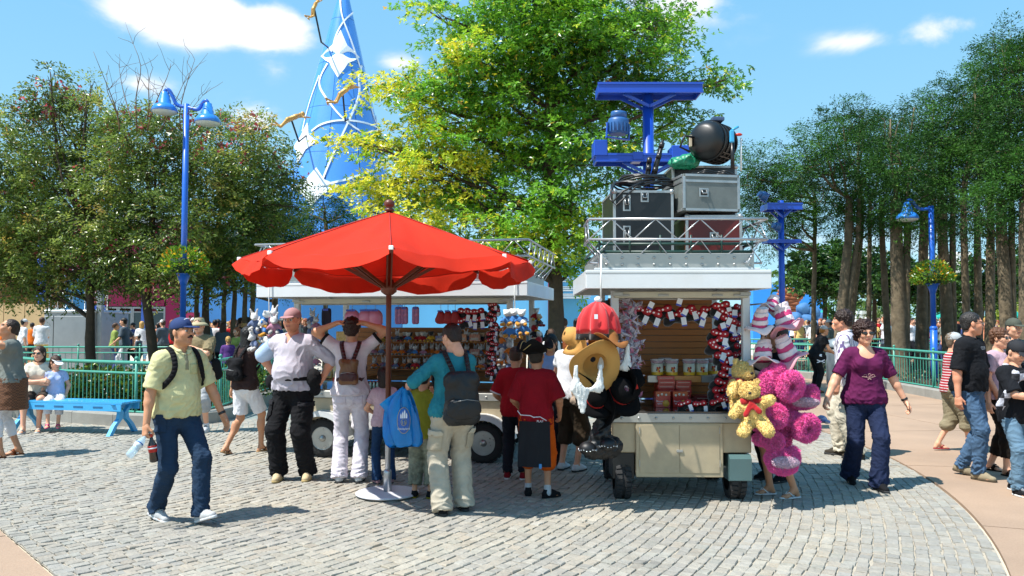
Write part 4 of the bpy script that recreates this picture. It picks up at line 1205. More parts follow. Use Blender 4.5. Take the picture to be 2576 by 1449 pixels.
for (x, xs, bl) in ((505,(498,514),[(560,640,40),(500,660,40)]),(580,(566,588),[(640,600,60),(600,650,50)]),(625,(619,634),[(680,620,50),(660,560,55),(700,680,36)])):
 conifer('slim pale-barked evergreen with paired stems in front of the blue wall' if x == 505 else ('paired pale stems of an evergreen left of the parasol edge' if x == 580 else 'pale double-stemmed evergreen just left of the parasol'),(A(x, 935,21.5).x, 21.5,.1),
   [stem((A(xx, 935,21.5).x, 21.5,.1),[A(xx - 4,830,21.5), A(xx + (5 if xx > x else -3),740,21.5), A(x, 650,21.5)],.085,.05) for xx in xs], blobs_px(bl, 21.5,.7),150, group=None)

# ---- conifer grove on the right: (trunk x, lean px, Y, width m, crown lobes)
GROVE = [
(2046,4,24,.16,[(1915,425,60),(1900,490,60),(1960,480,55),(1880,440,40),(1930,560,55),(1960,600,40),(2010,440,50),(1995,520,50),(2020,560,40)]),
(2112,24,22,.30,[(2060,360,62),(2030,420,60),(2110,400,70),(2060,470,65),(2100,520,45)]),
(2135,30,23,.28,[(2120,320,55),(2170,330,60),(2180,400,70),(2150,470,70),(2130,560,44),(2190,580,34),(2170,300,40)]),
(2185,3,24.5,.16,[(2220,350,50),(2240,420,70),(2200,520,50)]),
(2232,-14,23,.22,[(2230,490,70),(2180,540,42)]),
(2262,-8,21.2,.42,[(2290,420,80),(2290,500,70),(2240,300,34),(2265,560,40),(2320,570,44),(2250,390,60)]),
(2318,6,23.5,.34,[(2330,320,60),(2350,400,80),(2330,480,80),(2300,270,30),(2370,560,44),(2350,250,26)]),
(2384,-14,22.5,.36,[(2390,300,62),(2400,380,80),(2380,520,60),(2420,240,55)]),
(2432,-8,21,.22,[(2440,330,80),(2420,460,70),(2455,210,50)]),
(2462,-4,22,.24,[(2480,250,70),(2470,400,85),(2490,160,50)]),
(2490,2,20.5,.26,[(2500,330,85),(2520,110,44),(2530,200,70),(2450,530,50),(2420,570,40),(2500,580,44)]),
(2535,-16,19.5,.34,[(2560,130,55),(2570,240,85),(2540,420,90),(2510,500,60)]),
(2580,-4,18.5,.30,[(2610,180,90),(2600,330,110),(2580,480,90),(2640,420,110)]),
(2640,-4,18.5,.30,[(2690,180,110),(2700,330,110),(2680,480,90)]),
]
NAMES = ['slim conifer trunk left of all the grove, its crown behind the equipment cases', 'first thick pale leaning trunk of the grove', 'second pale leaning trunk, close to the first', 'thin dark trunk right behind the leaning pair', 'slender dark trunk left of the broadest one',
  'broad fluted pale trunk above the woman in purple', 'dark thick trunk between the broad pale trunk and the right lamp post', 'dark trunk just right of the right lamp post', 'pale narrow trunk behind the man in the black polo shirt', 'pale trunk beside the narrow one, behind the polo shirt man',
  'smooth straight trunk above the woman with short brown hair', 'dark twisted trunk near the right edge of the picture', 'conifer at the right edge with the highest crown', 'conifer half outside the right edge']
for (x, ln, Y, w, bl), nm in zip(GROVE, NAMES):
 yb = HZ + F * EYE / Y
 w *= .92
 def st(dx, wd, l2=0): return stem((A(x + dx - ln * .7, yb, Y).x, Y + abs(dx) * .006,.1),[A(x + dx, yb - 110, Y), A(x + dx + ln * .5 + l2 * .5,700, Y), A(x + dx + ln + l2,590, Y), A(x + dx + ln + l2,500, Y)], wd * .62, wd * .33)
 stems = [st(0, w)] + ([st(w * 38, w * .6,14)] if w > .27 else [])
 conifer(nm, (stems[0][0][0].x, Y, .1), stems, blobs_px(bl, Y, .9),150, fol=FOLC)

# ---- rounder trees further back on the right, seen between the trunks
FOLB = dict(per=30, spread=.5, L=.2, W=.12, pal=['#203a14', '#31521d', '#44692a', '#5d8036', '#7d9444'], pw=[25,28,24,15,8], tilt=.5, droop=.3, horiz=.4, patch=.9)
def shrub_tree(label, x, Y, bl, fol=FOLB, den=80):
 tree('plane_tree', label, (A(x, 900, Y).x, Y, 0),[stem((A(x, 900, Y).x, Y, 0),[A(x, 800, Y), A(x, 730, Y)],.13,.08)], blobs_px(bl, Y, .8), fol, 'clipped round trees behind the grove', M_bark, M_leaf, .05, den, .8,.6)
shrub_tree('clipped dark green tree left of the conifer trunks, above the red rock stack', 2075,36,[(2050,670,60),(2110,660,62),(2010,700,40),(2090,710,50),(2150,690,44)])
shrub_tree('clipped green tree seen between the leaning pale trunks', 2200,38,[(2180,690,48),(2220,675,50),(2260,700,46),(2210,730,40)])
shrub_tree('clipped green tree seen behind the right lamp post', 2330,37,[(2310,690,52),(2370,700,50),(2400,740,40),(2330,740,40)])
shrub_tree('clipped green tree at the far right between trunks', 2470,38,[(2440,700,42),(2500,690,56),(2560,700,50),(2480,740,36),(2590,660,50)])
shrub_tree('loose yellow-green tree low behind the grove', 2230,60,[(2190,770,38),(2230,765,42),(2280,775,38)], dict(FOLB, pal=['#4a6a2c', '#6d8a3c', '#8fa34c'], pw=[3,3,2]),26)
shrub_tree('yellowish tree far behind at the right edge', 2540,60,[(2520,775,30),(2560,770,34),(2590,775,30),(2490,785,26)], dict(FOLB, pal=['#6a8a2c', '#9aa83c', '#b5b04c'], pw=[3,3,2]),26)

# ---- low planting
def cover(name, poly_pts, n, zr, L, W, pal, pw, m=M_leaf):
 P = np.array(poly_pts); P = P + rng.normal(0,.06, P.shape) * np.array([1,1,0]); k = len(P)
 palc = np.array([srgb(c) for c in pal]); col = palc[rng.choice(len(pal), k, p=np.array(pw) / sum(pw))] * rng.uniform(.7,1.2,(k, 1))
 return tag(mesh_obj(name, *leaves(P, unit(rng.normal(0,.6,(k, 3)) + np.array([0,0,.6])), rdir(k), L * rng.uniform(.7,1.3, k), W * rng.uniform(.7,1.3, k), col)[:2], m, smooth=False, cols=np.repeat(col, 4,0)), kind='stuff')
pts = []
for _ in range(17000):
 t = random.random(); i = int(t * (len(KL) - 6)); p = KL[i].lerp(KL[i + 1], random.random()); d = random.uniform(.6,4.2) ** 1.0
 q = offset(KL[max(0, i - 1):i + 3], d)[1]; hgt = .30 + .22 * math.sin(q.x * 2.1) * math.sin(q.y * 1.7) + (.14 if d > 1.4 else -.03)
 if q.y < 13.2 or q.y > 24: continue
 pts.append((q.x, q.y, .13 + random.random() ** .6 * max(.1, hgt)))
cover('ground_cover_plants', pts, 0,0,.085,.05,['#2c4a18', '#41661f', '#5f7f2a', '#87982e', '#b0682c', '#3a3f22'],[22,26,20,8,3,10])
pts = []
for _ in range(9000):
 i = random.randint(2, len(KR) - 5); p = KR[i].lerp(KR[i + 1], random.random()); q = offset([KR[i - 1], p, KR[i + 1]], random.uniform(.5,4.5))[1]
 pts.append((q.x, q.y, .13 + random.random() * .22))
cover('ground_cover_plants', pts, 0,0,.07,.035,['#3c3f44', '#4a4b46', '#5d6a35', '#7d8740', '#6b675e', '#a8a083'],[20,20,18,10,14,5])
C_, N_ = crown_points([((x, 84 + random.uniform(-4,4), random.uniform(.8,2.2)), random.uniform(1.8,3.2)) for x in np.arange(-75,80,2.6)],9,.5,.8)
V_, Q_, K_ = foliage(C_, N_, 24,1.1,.42,.26,['#2c4a1e', '#40652a', '#5b8236', '#7d9a48'],[3,4,3,2],.5,.3,.4)
tag(mesh_obj('distant_trees', V_, Q_, M_leaf, smooth=False, cols=K_), kind='stuff')

# ---- buildings behind
def bp(x, y, Y): return A(x, y, Y)
def wallbox(name, x0, x1, y0, y1, Y, depth, m, parent, z0=None, bev=0):
 a, b = A(x0, y0, Y), A(x1, y1, Y); mb = MB(); mb.box((a.x, Y, z0 if z0 is not None else b.z),(b.x, Y + depth, a.z), bev); return mb.build(name, m, parent)
M_mag = mat('magenta_render', '#8c1c4a', rough=.85, var=.06, vs=1, bump=.2, bs=30)
M_blue = mat('deep_blue_paint', '#1f56b8', rough=.5, var=.06, vs=2)
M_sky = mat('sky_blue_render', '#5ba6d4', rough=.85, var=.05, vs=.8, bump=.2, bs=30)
M_navy = mat('mid_blue_render', '#3b7fb5', rough=.85, var=.06, vs=.8)
M_greym = mat('grey_metal', '#8d9296', rough=.45, metal=.5, var=.1, vs=3)
M_alu = mat('aluminium', '#b9bcbf', rough=.35, metal=.75, var=.08, vs=8)
M_glass = mat('dark_glass', '#1c2a30', rough=.08, var=0, coat=.5)
M_tan = mat('tan_hoarding', '#b59a72', rough=.85, var=.08, vs=2)
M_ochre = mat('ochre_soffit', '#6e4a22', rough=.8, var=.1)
Yb_ = 42.0
bld = empty('theatre_building', (A(300,890, Yb_).x, Yb_, 0), 'magenta and blue building with grey glazed doors behind the left trees', 'building')
wallbox('wall', 170,262,560,900, Yb_, 6, M_mag, bld, 0); wallbox('wall', 417,467,560,900, Yb_, 6, M_mag, bld, 0); wallbox('wall', 262,417,560,770, Yb_, 6, M_mag, bld)
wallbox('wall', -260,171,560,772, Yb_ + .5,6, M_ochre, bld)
wallbox('blue_panel', 165,215,700,900, Yb_ - .15,.14, M_navy, bld, 0)
mb = MB(); c = A(378,0, Yb_ - .2); mb.tube([(c.x, Yb_ - .2,0),(c.x, Yb_ - .2,6.4)],.15,14); mb.build('blue_column', M_blue, bld)
mb = MB(); c = A(122,0,33); mb.tube([(c.x, 33,0),(c.x, 33,5.0)],.17,14); mb.build('blue_column', M_blue, bld)
dg = empty('x', (0,0,0)); bpy.data.objects.remove(dg)
for i, (x0, x1) in enumerate(((266,295),(297,331),(333,366),(368,414))):
 a, b = A(x0,772, Yb_), A(x1,900, Yb_); mb = MB(); fw = .09
 mb.box((a.x, Yb_ - .02,0),(a.x + fw, Yb_ + .06, a.z)); mb.box((b.x - fw, Yb_ - .02,0),(b.x, Yb_ + .06, a.z)); mb.box((a.x + fw, Yb_ - .02, a.z - fw),(b.x - fw, Yb_ + .06, a.z)); mb.box((a.x + fw, Yb_ - .02,0),(b.x - fw, Yb_ + .06,.35)); mb.box((a.x + fw, Yb_ - .015, a.z - .30),(b.x - fw, Yb_ + .05, a.z - .24))
 d = mb.build('door', M_greym, bld); mb = MB(); mb.box((a.x + fw + .003, Yb_ + .01,.353),(b.x - fw - .003, Yb_ + .03, a.z - fw - .2)); mb.build('pane', M_glass, d)
 if i: mb = MB(); mb.box((a.x + .02, Yb_ - .06,1.0),(a.x + .05, Yb_ - .025,1.3)); mb.build('handle', M_alu, d)
wallbox('roof', -260,470,540,560, Yb_ - 1.5,8, M_greym, bld)
Yh = 31
root = empty('hoarding', (A(50,900, Yh).x, Yh, 0), 'tan panelled hoarding at the far left behind two men in white', 'hoarding')
xs = [-120,-70,-22,10,63,115]
for a, b in zip(xs[:-1], xs[1:]):
 p, q = A(a, 758 + (a + 120) * .04, Yh), A(b, 758, Yh); mb = MB(); mb.box((p.x + .01, Yh, 0),(q.x - .01, Yh + .06, p.z),.01); mb.build('panel', M_tan, root)
Yk = 27.5
kx0, kx1, kz = A(131,0, Yk).x, A(256,0, Yk).x, A(0,786, Yk).z
root = empty('control_kiosk', ((kx0 + kx1) / 2, Yk, 0), 'grey metal kiosk with open truss posts on top, dappled by tree shade', 'kiosk')
mk = MB(); mk.box((kx0, Yk, 0),(kx1, Yk + 2.4, kz)); mk.build('cabinet', M_greym, root)
for i, (f0, f1) in enumerate(((0.01,.19),(.2,.86),(.88,.99))):
 mk = MB(); mk.box((kx0 + (kx1 - kx0) * f0, Yk - .03,.35),(kx0 + (kx1 - kx0) * f1, Yk - .003, kz - .12),.01); mk.build('panel', M_greym, root)
mk = MB(); mk.box((kx0 - .03, Yk - .06, kz),(kx1 + .05, Yk + 2.5, kz + .08),.01); mk.build('lid', M_alu, root)
def truss_tower(cx, cy, z0, z1, w, parent, name='truss_tower', r=.022, m=M_alu):
 mb = MB(); C = [(cx - w, cy - w),(cx + w, cy - w),(cx + w, cy + w),(cx - w, cy + w)]
 for x, y in C: mb.tube([(x, y, z0),(x, y, z1)], r, 6)
 n = max(1, int((z1 - z0) / (w * 2)))
 for k in range(4):
  (xa, ya),(xb, yb) = C[k], C[(k + 1) % 4]
  for i in range(n):
   za, zb = z0 + (z1 - z0) * i / n, z0 + (z1 - z0) * (i + 1) / n
   if i % 2: xa_, ya_, xb_, yb_ = xb, yb, xa, ya
   else: xa_, ya_, xb_, yb_ = xa, ya, xb, yb
   mb.tube([(xa_, ya_, za),(xb_, yb_, zb)], r * .6,5, caps=False); mb.tube([(xa, ya, zb),(xb, yb, zb)], r * .6,5, caps=False)
 return mb.build(name, m, parent)
truss_tower(A(151,0, Yk).x, Yk + .5, kz + .08, kz + 1.9,.26, root); truss_tower(A(240,0, Yk).x, Yk + .5, kz + .08, kz + 1.9,.26, root)
mb = MB(); xx = A(262,0, Yk).x; mb.box((xx - .09, Yk + .1,0),(xx + .09, Yk + .28,3.6),.01); mb.build('corner_post', M_greym, root)
Ys = 30
root = empty('notice_sign', A(270,890, Ys).xy.to_3d(), 'small blue and red notice on a pole before the grey doors', 'sign')
xx = A(268,0, Ys).x; mb = MB(); mb.tube([(xx, Ys, 0),(xx, Ys, 1.75)],.03,8); mb.lathe([(.2,0),(.2,.03),(.03,.05)],(xx, Ys, 0),14); mb.build('pole', M_alu, root)
mb = MB(); mb.box((xx - .22, Ys - .04,1.72),(xx + .22, Ys - .01,2.25),.01); bd = mb.build('board', mat('sign_blue', '#2a48a0', rough=.4), root)
mb = MB(); mb.box((xx - .22, Ys - .045,2.26),(xx + .22, Ys - .01,2.38),.01); mb.build('red_header', mat('sign_red', '#b02a30', rough=.4), root)
mb = MB(); [mb.box((xx - .13, Ys - .046, z),(xx + .13, Ys - .042, z + .035)) for z in (1.85,1.95,2.05)]; mb.build('printed_lines', mat('white_paint', '#e8e8e4', rough=.5), bd)
root = empty('blue_wall_building', (A(700,880,38).x, 38,0), 'long sky blue curved wall behind the left cart', 'building')
pts = []
for i in range(25):
 t = i / 24; x = 466 + (1010 - 466) * t; Yw = 41 - 5.5 * math.sin(min(1, t * 1.6) * math.pi / 2)
 p = A(x, 800, Yw); pts.append((p.x, p.y))
V = []; n_ = len(pts)
for z in (0,4.6): V += [(x, y, z) for x, y in pts] + [(x, y + .4, z) for x, y in pts][::-1]
k = 2 * n_
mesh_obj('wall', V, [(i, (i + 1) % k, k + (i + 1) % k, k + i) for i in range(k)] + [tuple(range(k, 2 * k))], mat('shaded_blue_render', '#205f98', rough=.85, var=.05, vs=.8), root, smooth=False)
for x0, x1, y0, Y in ((466,497,786,38.6),(503,524,808,37.6)):
 wallbox('magenta_panel', x0, x1, y0,900, Y, .2, M_mag, root, 0)
Yc_ = 40
root = empty('stepped_blue_building', (A(1430,880, Yc_).x, Yc_, 0), 'light blue stepped building with rounded white fins between the carts', 'building')
def poly_px(name, P, Y, d, m, parent):
 mb = MB(); q = [A(x, y, Y) for x, y in P]; mb.prism(q[::-1],(0, d, 0)); return mb.build(name, m, parent)
mb = MB()
q = [A(x, y, Yc_) for x, y in ((1000,640),(1470,640),(1500,670),(1530,720),(1530,900),(1000,900))]; q = [Vector((p.x, p.y, max(p.z, 0))) for p in q]
mb.prism(q[::-1],(0,3,0)); mb.build('wall', M_sky, root)
q = [A(x, y, Yc_ - .5) for x, y in ((1396,700),(1446,700),(1500,812),(1500,900),(1396,900))]; q = [Vector((p.x, p.y, max(p.z, 0))) for p in q]
mb = MB(); mb.prism(q[::-1],(0,.45,0)); mb.build('stepped_wall', mat('sky_blue_render_deep', '#4f9ccc', rough=.85, var=.05, vs=.8), root)
q = [A(x, y, Yc_ - .7) for x, y in ((1380,690),(1396,690),(1396,900),(1380,900))]; q = [Vector((p.x, p.y, max(p.z, 0))) for p in q]
mb = MB(); mb.prism(q[::-1],(0,.65,0)); mb.build('magenta_strip', M_mag, root)
for j, (y, xr) in enumerate(((705,1444),(728,1466),(746,1488))):
 for k in range(3):
  a = A(1380, y - 7 + k * 4.5, Yc_ - 1.2); b = A(xr - k * 2,0, Yc_ - 1.2); mb = MB()
  r_ = .55; P = [(a.x, Yc_ - 1.3 + 0),(b.x - r_, Yc_ - 1.3)] + [(b.x - r_ + r_ * math.sin(t), Yc_ - 1.3 + r_ * (1 - math.cos(t))) for t in (.4,.8,1.2,1.57)] + [(a.x, Yc_ - 1.3 + r_)]
  mb.prism([(x, yy, a.z) for x, yy in P],(0,0,-.045)); mb.build('fin', mat('pale_fin', '#cfd6da', rough=.4, metal=.3), root)
Yr = 62
root = empty('blue_backdrop_wall', (A(2010,870, Yr).x, Yr, 0), 'bright blue curved wall behind the red rock stack', 'wall')
q = [A(x, y, Yr) for x, y in ((1895,712),(1960,716),(2040,728),(2075,760),(2080,900),(1895,900))]; q = [Vector((p.x, p.y, max(p.z, 0))) for p in q]
mb = MB(); mb.prism(q[::-1],(0,1,0)); mb.build('wall_face', mat('vivid_blue_render', '#2b86d8', rough=.8, var=.05), root)
root = empty('rock_stack', (A(1988,830,52).x, 52,0), 'tapering stack of orange-red rock slabs', 'rocks')
for i in range(9):
 y = 732 + i * 8.2; w = (36 - i * 2.6); c = A(1990 - i * 1.2 + random.uniform(-2,2), y, 52)
 S = SDF(.14,.1); rx = w * 52 / F
 S.el(c, (rx, rx * .8,.19)); [S.el(c + Vector((random.uniform(-1,1) * rx * .7, random.uniform(-.5,.3) * rx, random.uniform(-.05,.05))),(rx * .4, rx * .4,.15)) for _ in range(4)]
 v, f = S.mesh(); mesh_obj('rock_slab', folds(v, f, .05,.4, i, ridge=False), f, mat('red_rock', '#a2603f', rough=.9, var=.25, vs=2, bump=.8, bs=5), root)
root = empty('blue_rocks', (A(2010,830,50).x, 50,0), 'heap of rounded blue rocks beside the red rock stack', 'rocks')
for x, y, r in ((2000,800,20),(2020,778,18),(2044,785,20),(2030,805,24),(2060,800,18),(1985,815,18),(2052,820,22),(2010,825,22)):
 S = SDF(.12,.1); c = A(x, y, 50); rr_ = r * 50 / F; S.el(c, (rr_, rr_, rr_ * .8)); v, f = S.mesh(); mesh_obj('rock', folds(v, f, .07,.4, x, ridge=False), f, mat('blue_rock', '#3f6f9f', rough=.8, var=.2, vs=2, bump=.6, bs=5), root)
def far_block(name, label, x0, x1, y0, Y, m, depth=6, cat='building'):
 a, b = A(x0, y0, Y), A(x1, y0, Y); root = empty(name, ((a.x + b.x) / 2, Y, 0), label, cat)
 mb = MB(); mb.box((a.x, Y, 0),(b.x, Y + depth, a.z)); mb.build('walls', m, root)
 mb = MB(); mb.box((a.x - .1, Y - .15, a.z),(b.x + .1, Y + depth, a.z + .25)); mb.build('roof_edge', mat('white_paint', '#e8e8e4', rough=.5), root); return root
M_white = mat('white_paint', '#e8e8e4', rough=.5)
r1 = far_block('pale_pavilion', 'white tower-like pavilion seen between trunks right of the lamp post', 2408,2440,640,85, M_white); 
for z in (3.5,5.2,6.8):
 a = A(2414,0,85).x; mb = MB(); mb.box((a, 84.9, z),(a + .9,84.98, z + .8)); mb.build('window', M_glass, r1)
far_block('low_white_building', 'low white block behind the woman with curly hair', 2170,2240,790,60, M_white, 5)
r1 = far_block('glass_hall', 'long pale blue glass hall on the horizon at the right', 2440,2620,655,110, mat('pale_blue_cladding', '#8fb4c8', rough=.4),8)
for i in range(10):
 a = A(2446 + i * 17,0,110).x; mb = MB(); mb.box((a, 109.8,3.5),(a + .7,109.96,8.2)); mb.build('window', M_glass, r1)
for x, y, w, lab in ((2170,700 + 88,0, ''),(2070,775,0, ''),):
 pass
def far_parasol(x, y, w, Y, label):
 c = A(x, y, Y); root = empty('parasol', (c.x, Y, 0), label, 'parasol', 'turquoise parasols in the distance'); ww = w * Y / F
 mb = MB(); mb.lathe([(.03, c.z + .55),(ww * .5, c.z + .32),(ww, c.z),(ww * .98, c.z - .12),(ww * .94, c.z - .02),(ww * .4, c.z + .26),(.02, c.z + .5)],(c.x, Y, 0),8, smooth=False); mb.build('canopy', mat('turquoise_canvas', '#1fb0a0', rough=.8, transl=.3), root)
 mb = MB(); mb.tube([(c.x, Y, 0),(c.x, Y, c.z + .6)],.03,6); mb.build('pole', M_white, root)
far_parasol(2543,795,24,48, 'turquoise parasol far off near the right edge'); far_parasol(2367,798,26,50, 'turquoise parasol far off behind the man in black polo'); far_parasol(2068,800,16,55, 'turquoise parasol far off by the striped-shirt man')
def pole_sign(x, y0, y1, Y, label, cols):
 root = empty('banner_pole', (A(x, 0, Y).x, Y, 0), label, 'banner'); xx = A(x, 0, Y).x
 mb = MB(); mb.tube([(xx, Y, 0),(xx, Y, A(0, y0, Y).z + .1)],.04,6); mb.build('pole', M_white, root)
 n = len(cols)
 for i, c in enumerate(cols):
  za, zb = A(0, y0 + (y1 - y0) * i / n, Y).z, A(0, y0 + (y1 - y0) * (i + 1) / n, Y).z - .02
  mb = MB(); mb.box((xx + .06, Y - .02, zb),(xx + .36, Y + .02, za)); mb.build('flag_panel', mat('flag_' + c.strip('#'), c, rough=.7), root)
pole_sign(2110,735,770,42, 'narrow red and yellow banner on a white pole between the leaning trunks', ['#b03038', '#d8c030'])
root = empty('litter_bin', (A(2098,930,21).x, 21,0), 'grey rounded litter bin beside the striped-shirt man', 'litter bin')
c = A(2092,0,21).x; mb = MB(); mb.lathe([(.27,0),(.29,.05),(.29,.85),(.27,.95)],(c, 21,0),20); mb.build('drum', mat('bin_grey', '#6f777c', rough=.4, metal=.3), root)
mb = MB(); mb.lathe([(.30,.95),(.30,1.0),(.22,1.15),(.08,1.2)],(c, 21,0),20); mb.build('lid', mat('bin_lid', '#8a949a', rough=.35, metal=.4), root)
root = empty('loudspeaker', (A(2339,0,24).x - .5,24,0), 'black box loudspeaker standing in the bed among the trunks', 'loudspeaker')
a, b = A(2238,865,24.5), A(2300,930,24.5); mb = MB(); mb.box((a.x, 24.5,.1),(b.x - .15,25.1, a.z),.02); mb.build('box', mat('black_plastic', (.012,.012,.013), rough=.35), root)
mb = MB(); mb.box((a.x + .05,24.48,.2),(b.x - .2,24.497, a.z - .06)); mb.build('grille', mat('black_mesh', '#15171a', rough=.8, bump=.8, bs=200), root)

# ---- blue cone tower with white ribbons
Yt = 46.0
apex = A(866,-62, Yt); kk = .245; ztop = apex.z
tilt = (A(852,420, Yt).x - apex.x) / (apex.z - A(852,420, Yt).z)
def cone_pt(z, th, off=0.0):
 d = ztop - z; r = kk * d + off
 return Vector((apex.x + tilt * d + r * math.sin(th), Yt - r * math.cos(th) , z))
root = empty('blue_cone_tower', (apex.x + tilt * ztop, Yt, 0), 'tall shiny blue cone with looping white ribbons rising behind the trees', 'tower')
M_cone = mat('glossy_cone_blue', '#4f8fde', rough=.25, var=.05, vs=.5, coat=.6, spec=.6)
nz_ = 26; nt = 40
for j in range(8):        # curved sheets with seams
 za, zb = ztop * j / 8, ztop * (j + 1) / 8 - (.02 if j < 7 else .3)
 for i in range(10):
  a0, a1 = 2 * math.pi * i / 10 + .0,2 * math.pi * (i + 1) / 10 - .012 * (1)
  V = []; Fs = []
  for u in range(6):
   for v in range(4): V.append(cone_pt(za + (zb - za) * v / 3, a0 + (a1 - a0) * u / 5))
  for u in range(5):
   for v in range(3): Fs.append((u * 4 + v, (u + 1) * 4 + v, (u + 1) * 4 + v + 1, u * 4 + v + 1))
  mesh_obj('cone_sheet', V, Fs, M_cone, root)
mb = MB(); V = [cone_pt(z, 2 * math.pi * i / 24,-.06) for z in (0, ztop - .4) for i in range(24)]; mesh_obj('core', V, [(i, (i + 1) % 24,24 + (i + 1) % 24,24 + i) for i in range(24)], mat('seam_dark', '#16396b', rough=.7), root)
M_rib = mat('white_ribbon', '#e9eef2', rough=.35, var=.03)
def cone_uv(x, y):
 """angle and height on the cone for a picture point"""
 lo, hi = 0,0; p = A(x, y, Yt); z = p.z
 for _ in range(12):
  d = ztop - z; r = kk * d; cx = apex.x + tilt * d
  s_ = max(-1, min(1,(A(x, y, Yt - r * .7).x - cx) / r)); th = math.asin(s_); Y2 = Yt - r * math.cos(th); z = A(x, y, Y2).z
 return th, z
def ribbon(P, w_=.08, name='ribbon'):
 q = [cone_uv(*p) for p in P]; q = [Vector((t, z, 0)) for t, z in q]; q = smooth_line(q, 3); V = []
 for i, p in enumerate(q):
  a, b = q[max(0, i - 1)], q[min(len(q) - 1, i + 1)]; w = w_ * .68; r = kk * (ztop - p.y); d = Vector(((b.x - a.x) * r, b.y - a.y)).normalized(); nx, nz3 = -d.y, d.x
  for s_, o in ((-1,.01),(-1,.06),(1,.06),(1,.01)): V.append(cone_pt(p.y + s_ * nz3 * w, p.x + s_ * nx * w / r, o))
 n = len(q); mesh_obj(name, V, [(i * 4 + k, i * 4 + (k + 1) % 4, i * 4 + 4 + (k + 1) % 4, i * 4 + 4 + k) for i in range(n - 1) for k in range(4)], M_rib, root, smooth=False)
ribbon([(858,0),(862,40),(880,90),(898,150),(918,230),(930,290),(950,330)],0.056)
ribbon([(886,30),(870,45),(850,80),(838,130)],0.056)
ribbon([(828,160),(810,190),(806,215),(830,250),(868,300),(910,335),(960,362)],0.074)
ribbon([(905,165),(900,195),(905,230),(890,280),(870,330),(840,400),(815,470)],0.074)
ribbon([(790,330),(815,312),(860,302),(900,305),(945,325)],0.074)
ribbon([(806,190),(785,240),(770,290),(762,330)],0.062)
ribbon([(810,468),(870,455),(920,435),(955,415)],0.087)
def sparkle(x, y, sx, sy):
 t0, z0 = cone_uv(x, y); V = [cone_pt(z0, t0,.09)]; N_ = 16
 for i in range(N_):
  a = 2 * math.pi * i / N_; k = 1 if i % 4 == 0 else (.52 if i % 4 == 2 else .64)
  r = kk * (ztop - z0); V.append(cone_pt(z0 + math.cos(a) * k * sy, t0 + math.sin(a) * k * sx / r, .07))
 for i in range(N_): p = V[i + 1]; V.append(p + (Vector((apex.x, Yt, p.z)) - p).normalized() * .06)
 mesh_obj('white_spark', V, [(0,1 + i, 1 + (i + 1) % N_) for i in range(N_)] + [(1 + i, 1 + N_ + i, 1 + N_ + (i + 1) % N_, 1 + (i + 1) % N_) for i in range(N_)], M_rib, root, smooth=False)
sparkle(857,135,1.25,1.5); sparkle(800,470,1.5,1.1); sparkle(945,350,1.2,1.4); sparkle(765,360,1.0,1.2)
M_gold = mat('gilt', '#b58a4a', rough=.45, metal=.35, var=.15, vs=8)
def statue(label, x, y, Y, H, R3, pose, tw=(900,420)):
 J = pose_joints(dict(pose, pelvis=.95)); S = SDF(.03,.04)
 torso(S, J, 1.0, False, 0,.01)
 S.rc(J['neck'], J['head'] + v3(0,0,-.06),.06,.055); S.el(J['head'] + v3(0,0,.02),(.085,.1,.115)); S.el(J['head'] + v3(0,-.03,.06),(.1,.11,.1))
 for sd, sg in (('R', 1),('L', -1)):
  S.rc(J['s' + sd], J['e' + sd],.055,.045); S.rc(J['e' + sd], J['w' + sd],.045,.032); u = J['w' + sd] - J['e' + sd]; u /= np.linalg.norm(u)
  S.rc(J['w' + sd], J['w' + sd] + u * .10,.04,.03)
  for k_ in (-.03,0,.03): S.rc(J['w' + sd] + u * .08 + v3(k_, 0,0), J['w' + sd] + u * .17 + v3(k_ * 1.8,0,0),.016,.013, k=.01)
  S.rc(J['h' + sd], J['k' + sd],.095,.06); S.rc(J['k' + sd], J['a' + sd],.058,.04); S.rc(J['a' + sd], J['a' + sd] + v3(0,.13,-.06),.045,.03)
 V, Q = S.mesh(); V = (V - v3(0,0,1.1)) * (H / 1.75); V = V @ np.array(R3).T; c = A(x, y, Y)
 root = empty('flying_statue', c, label, 'statue', 'gilded flying figures'); mesh_obj('figure', V, Q, M_gold, root, True)
 th, z = cone_uv(*tw); e = cone_pt(z, th); mid = (c + e) / 2 - Vector((0,0,.8)); mb = MB(); mb.tube([c, mid, e],.05,6); mb.build('rod', mat('dark_rod', '#2a2f38', rough=.5, metal=.6), root)
fly = dict(fR=(.10,-.1,.1), fL=(-.10,-.3,.25), lean=.02, hpitch=.5)
RR = lambda ax, az, ay=0: Matrix.Rotation(R(az),3, 'Z') @ Matrix.Rotation(R(ay),3, 'Y') @ Matrix.Rotation(R(ax),3, 'X')
statue('gilded flying figure with arms raised in front of the blue cone', 862,232,41.0,1.95, RR(-45,-70), dict(fly, hRnd=(.5,.2,1.6), hLnd=(-.3,.3,2.0)),(880,300))
statue('gilded flying figure in front of the left side of the cone', 732,298,41.5,2.0, RR(-62,-75), dict(fly, hRnd=(.5,.3,1.6), hLnd=(-.45,.2,1.95)),(775,340))
statue('small gilded flying figure at the top left of the cone', 790,18,42.5,1.5, RR(-20,-60), dict(fly, hRnd=(.3,.2,2.0), hLnd=(-.3,.3,1.9)),(828,120))

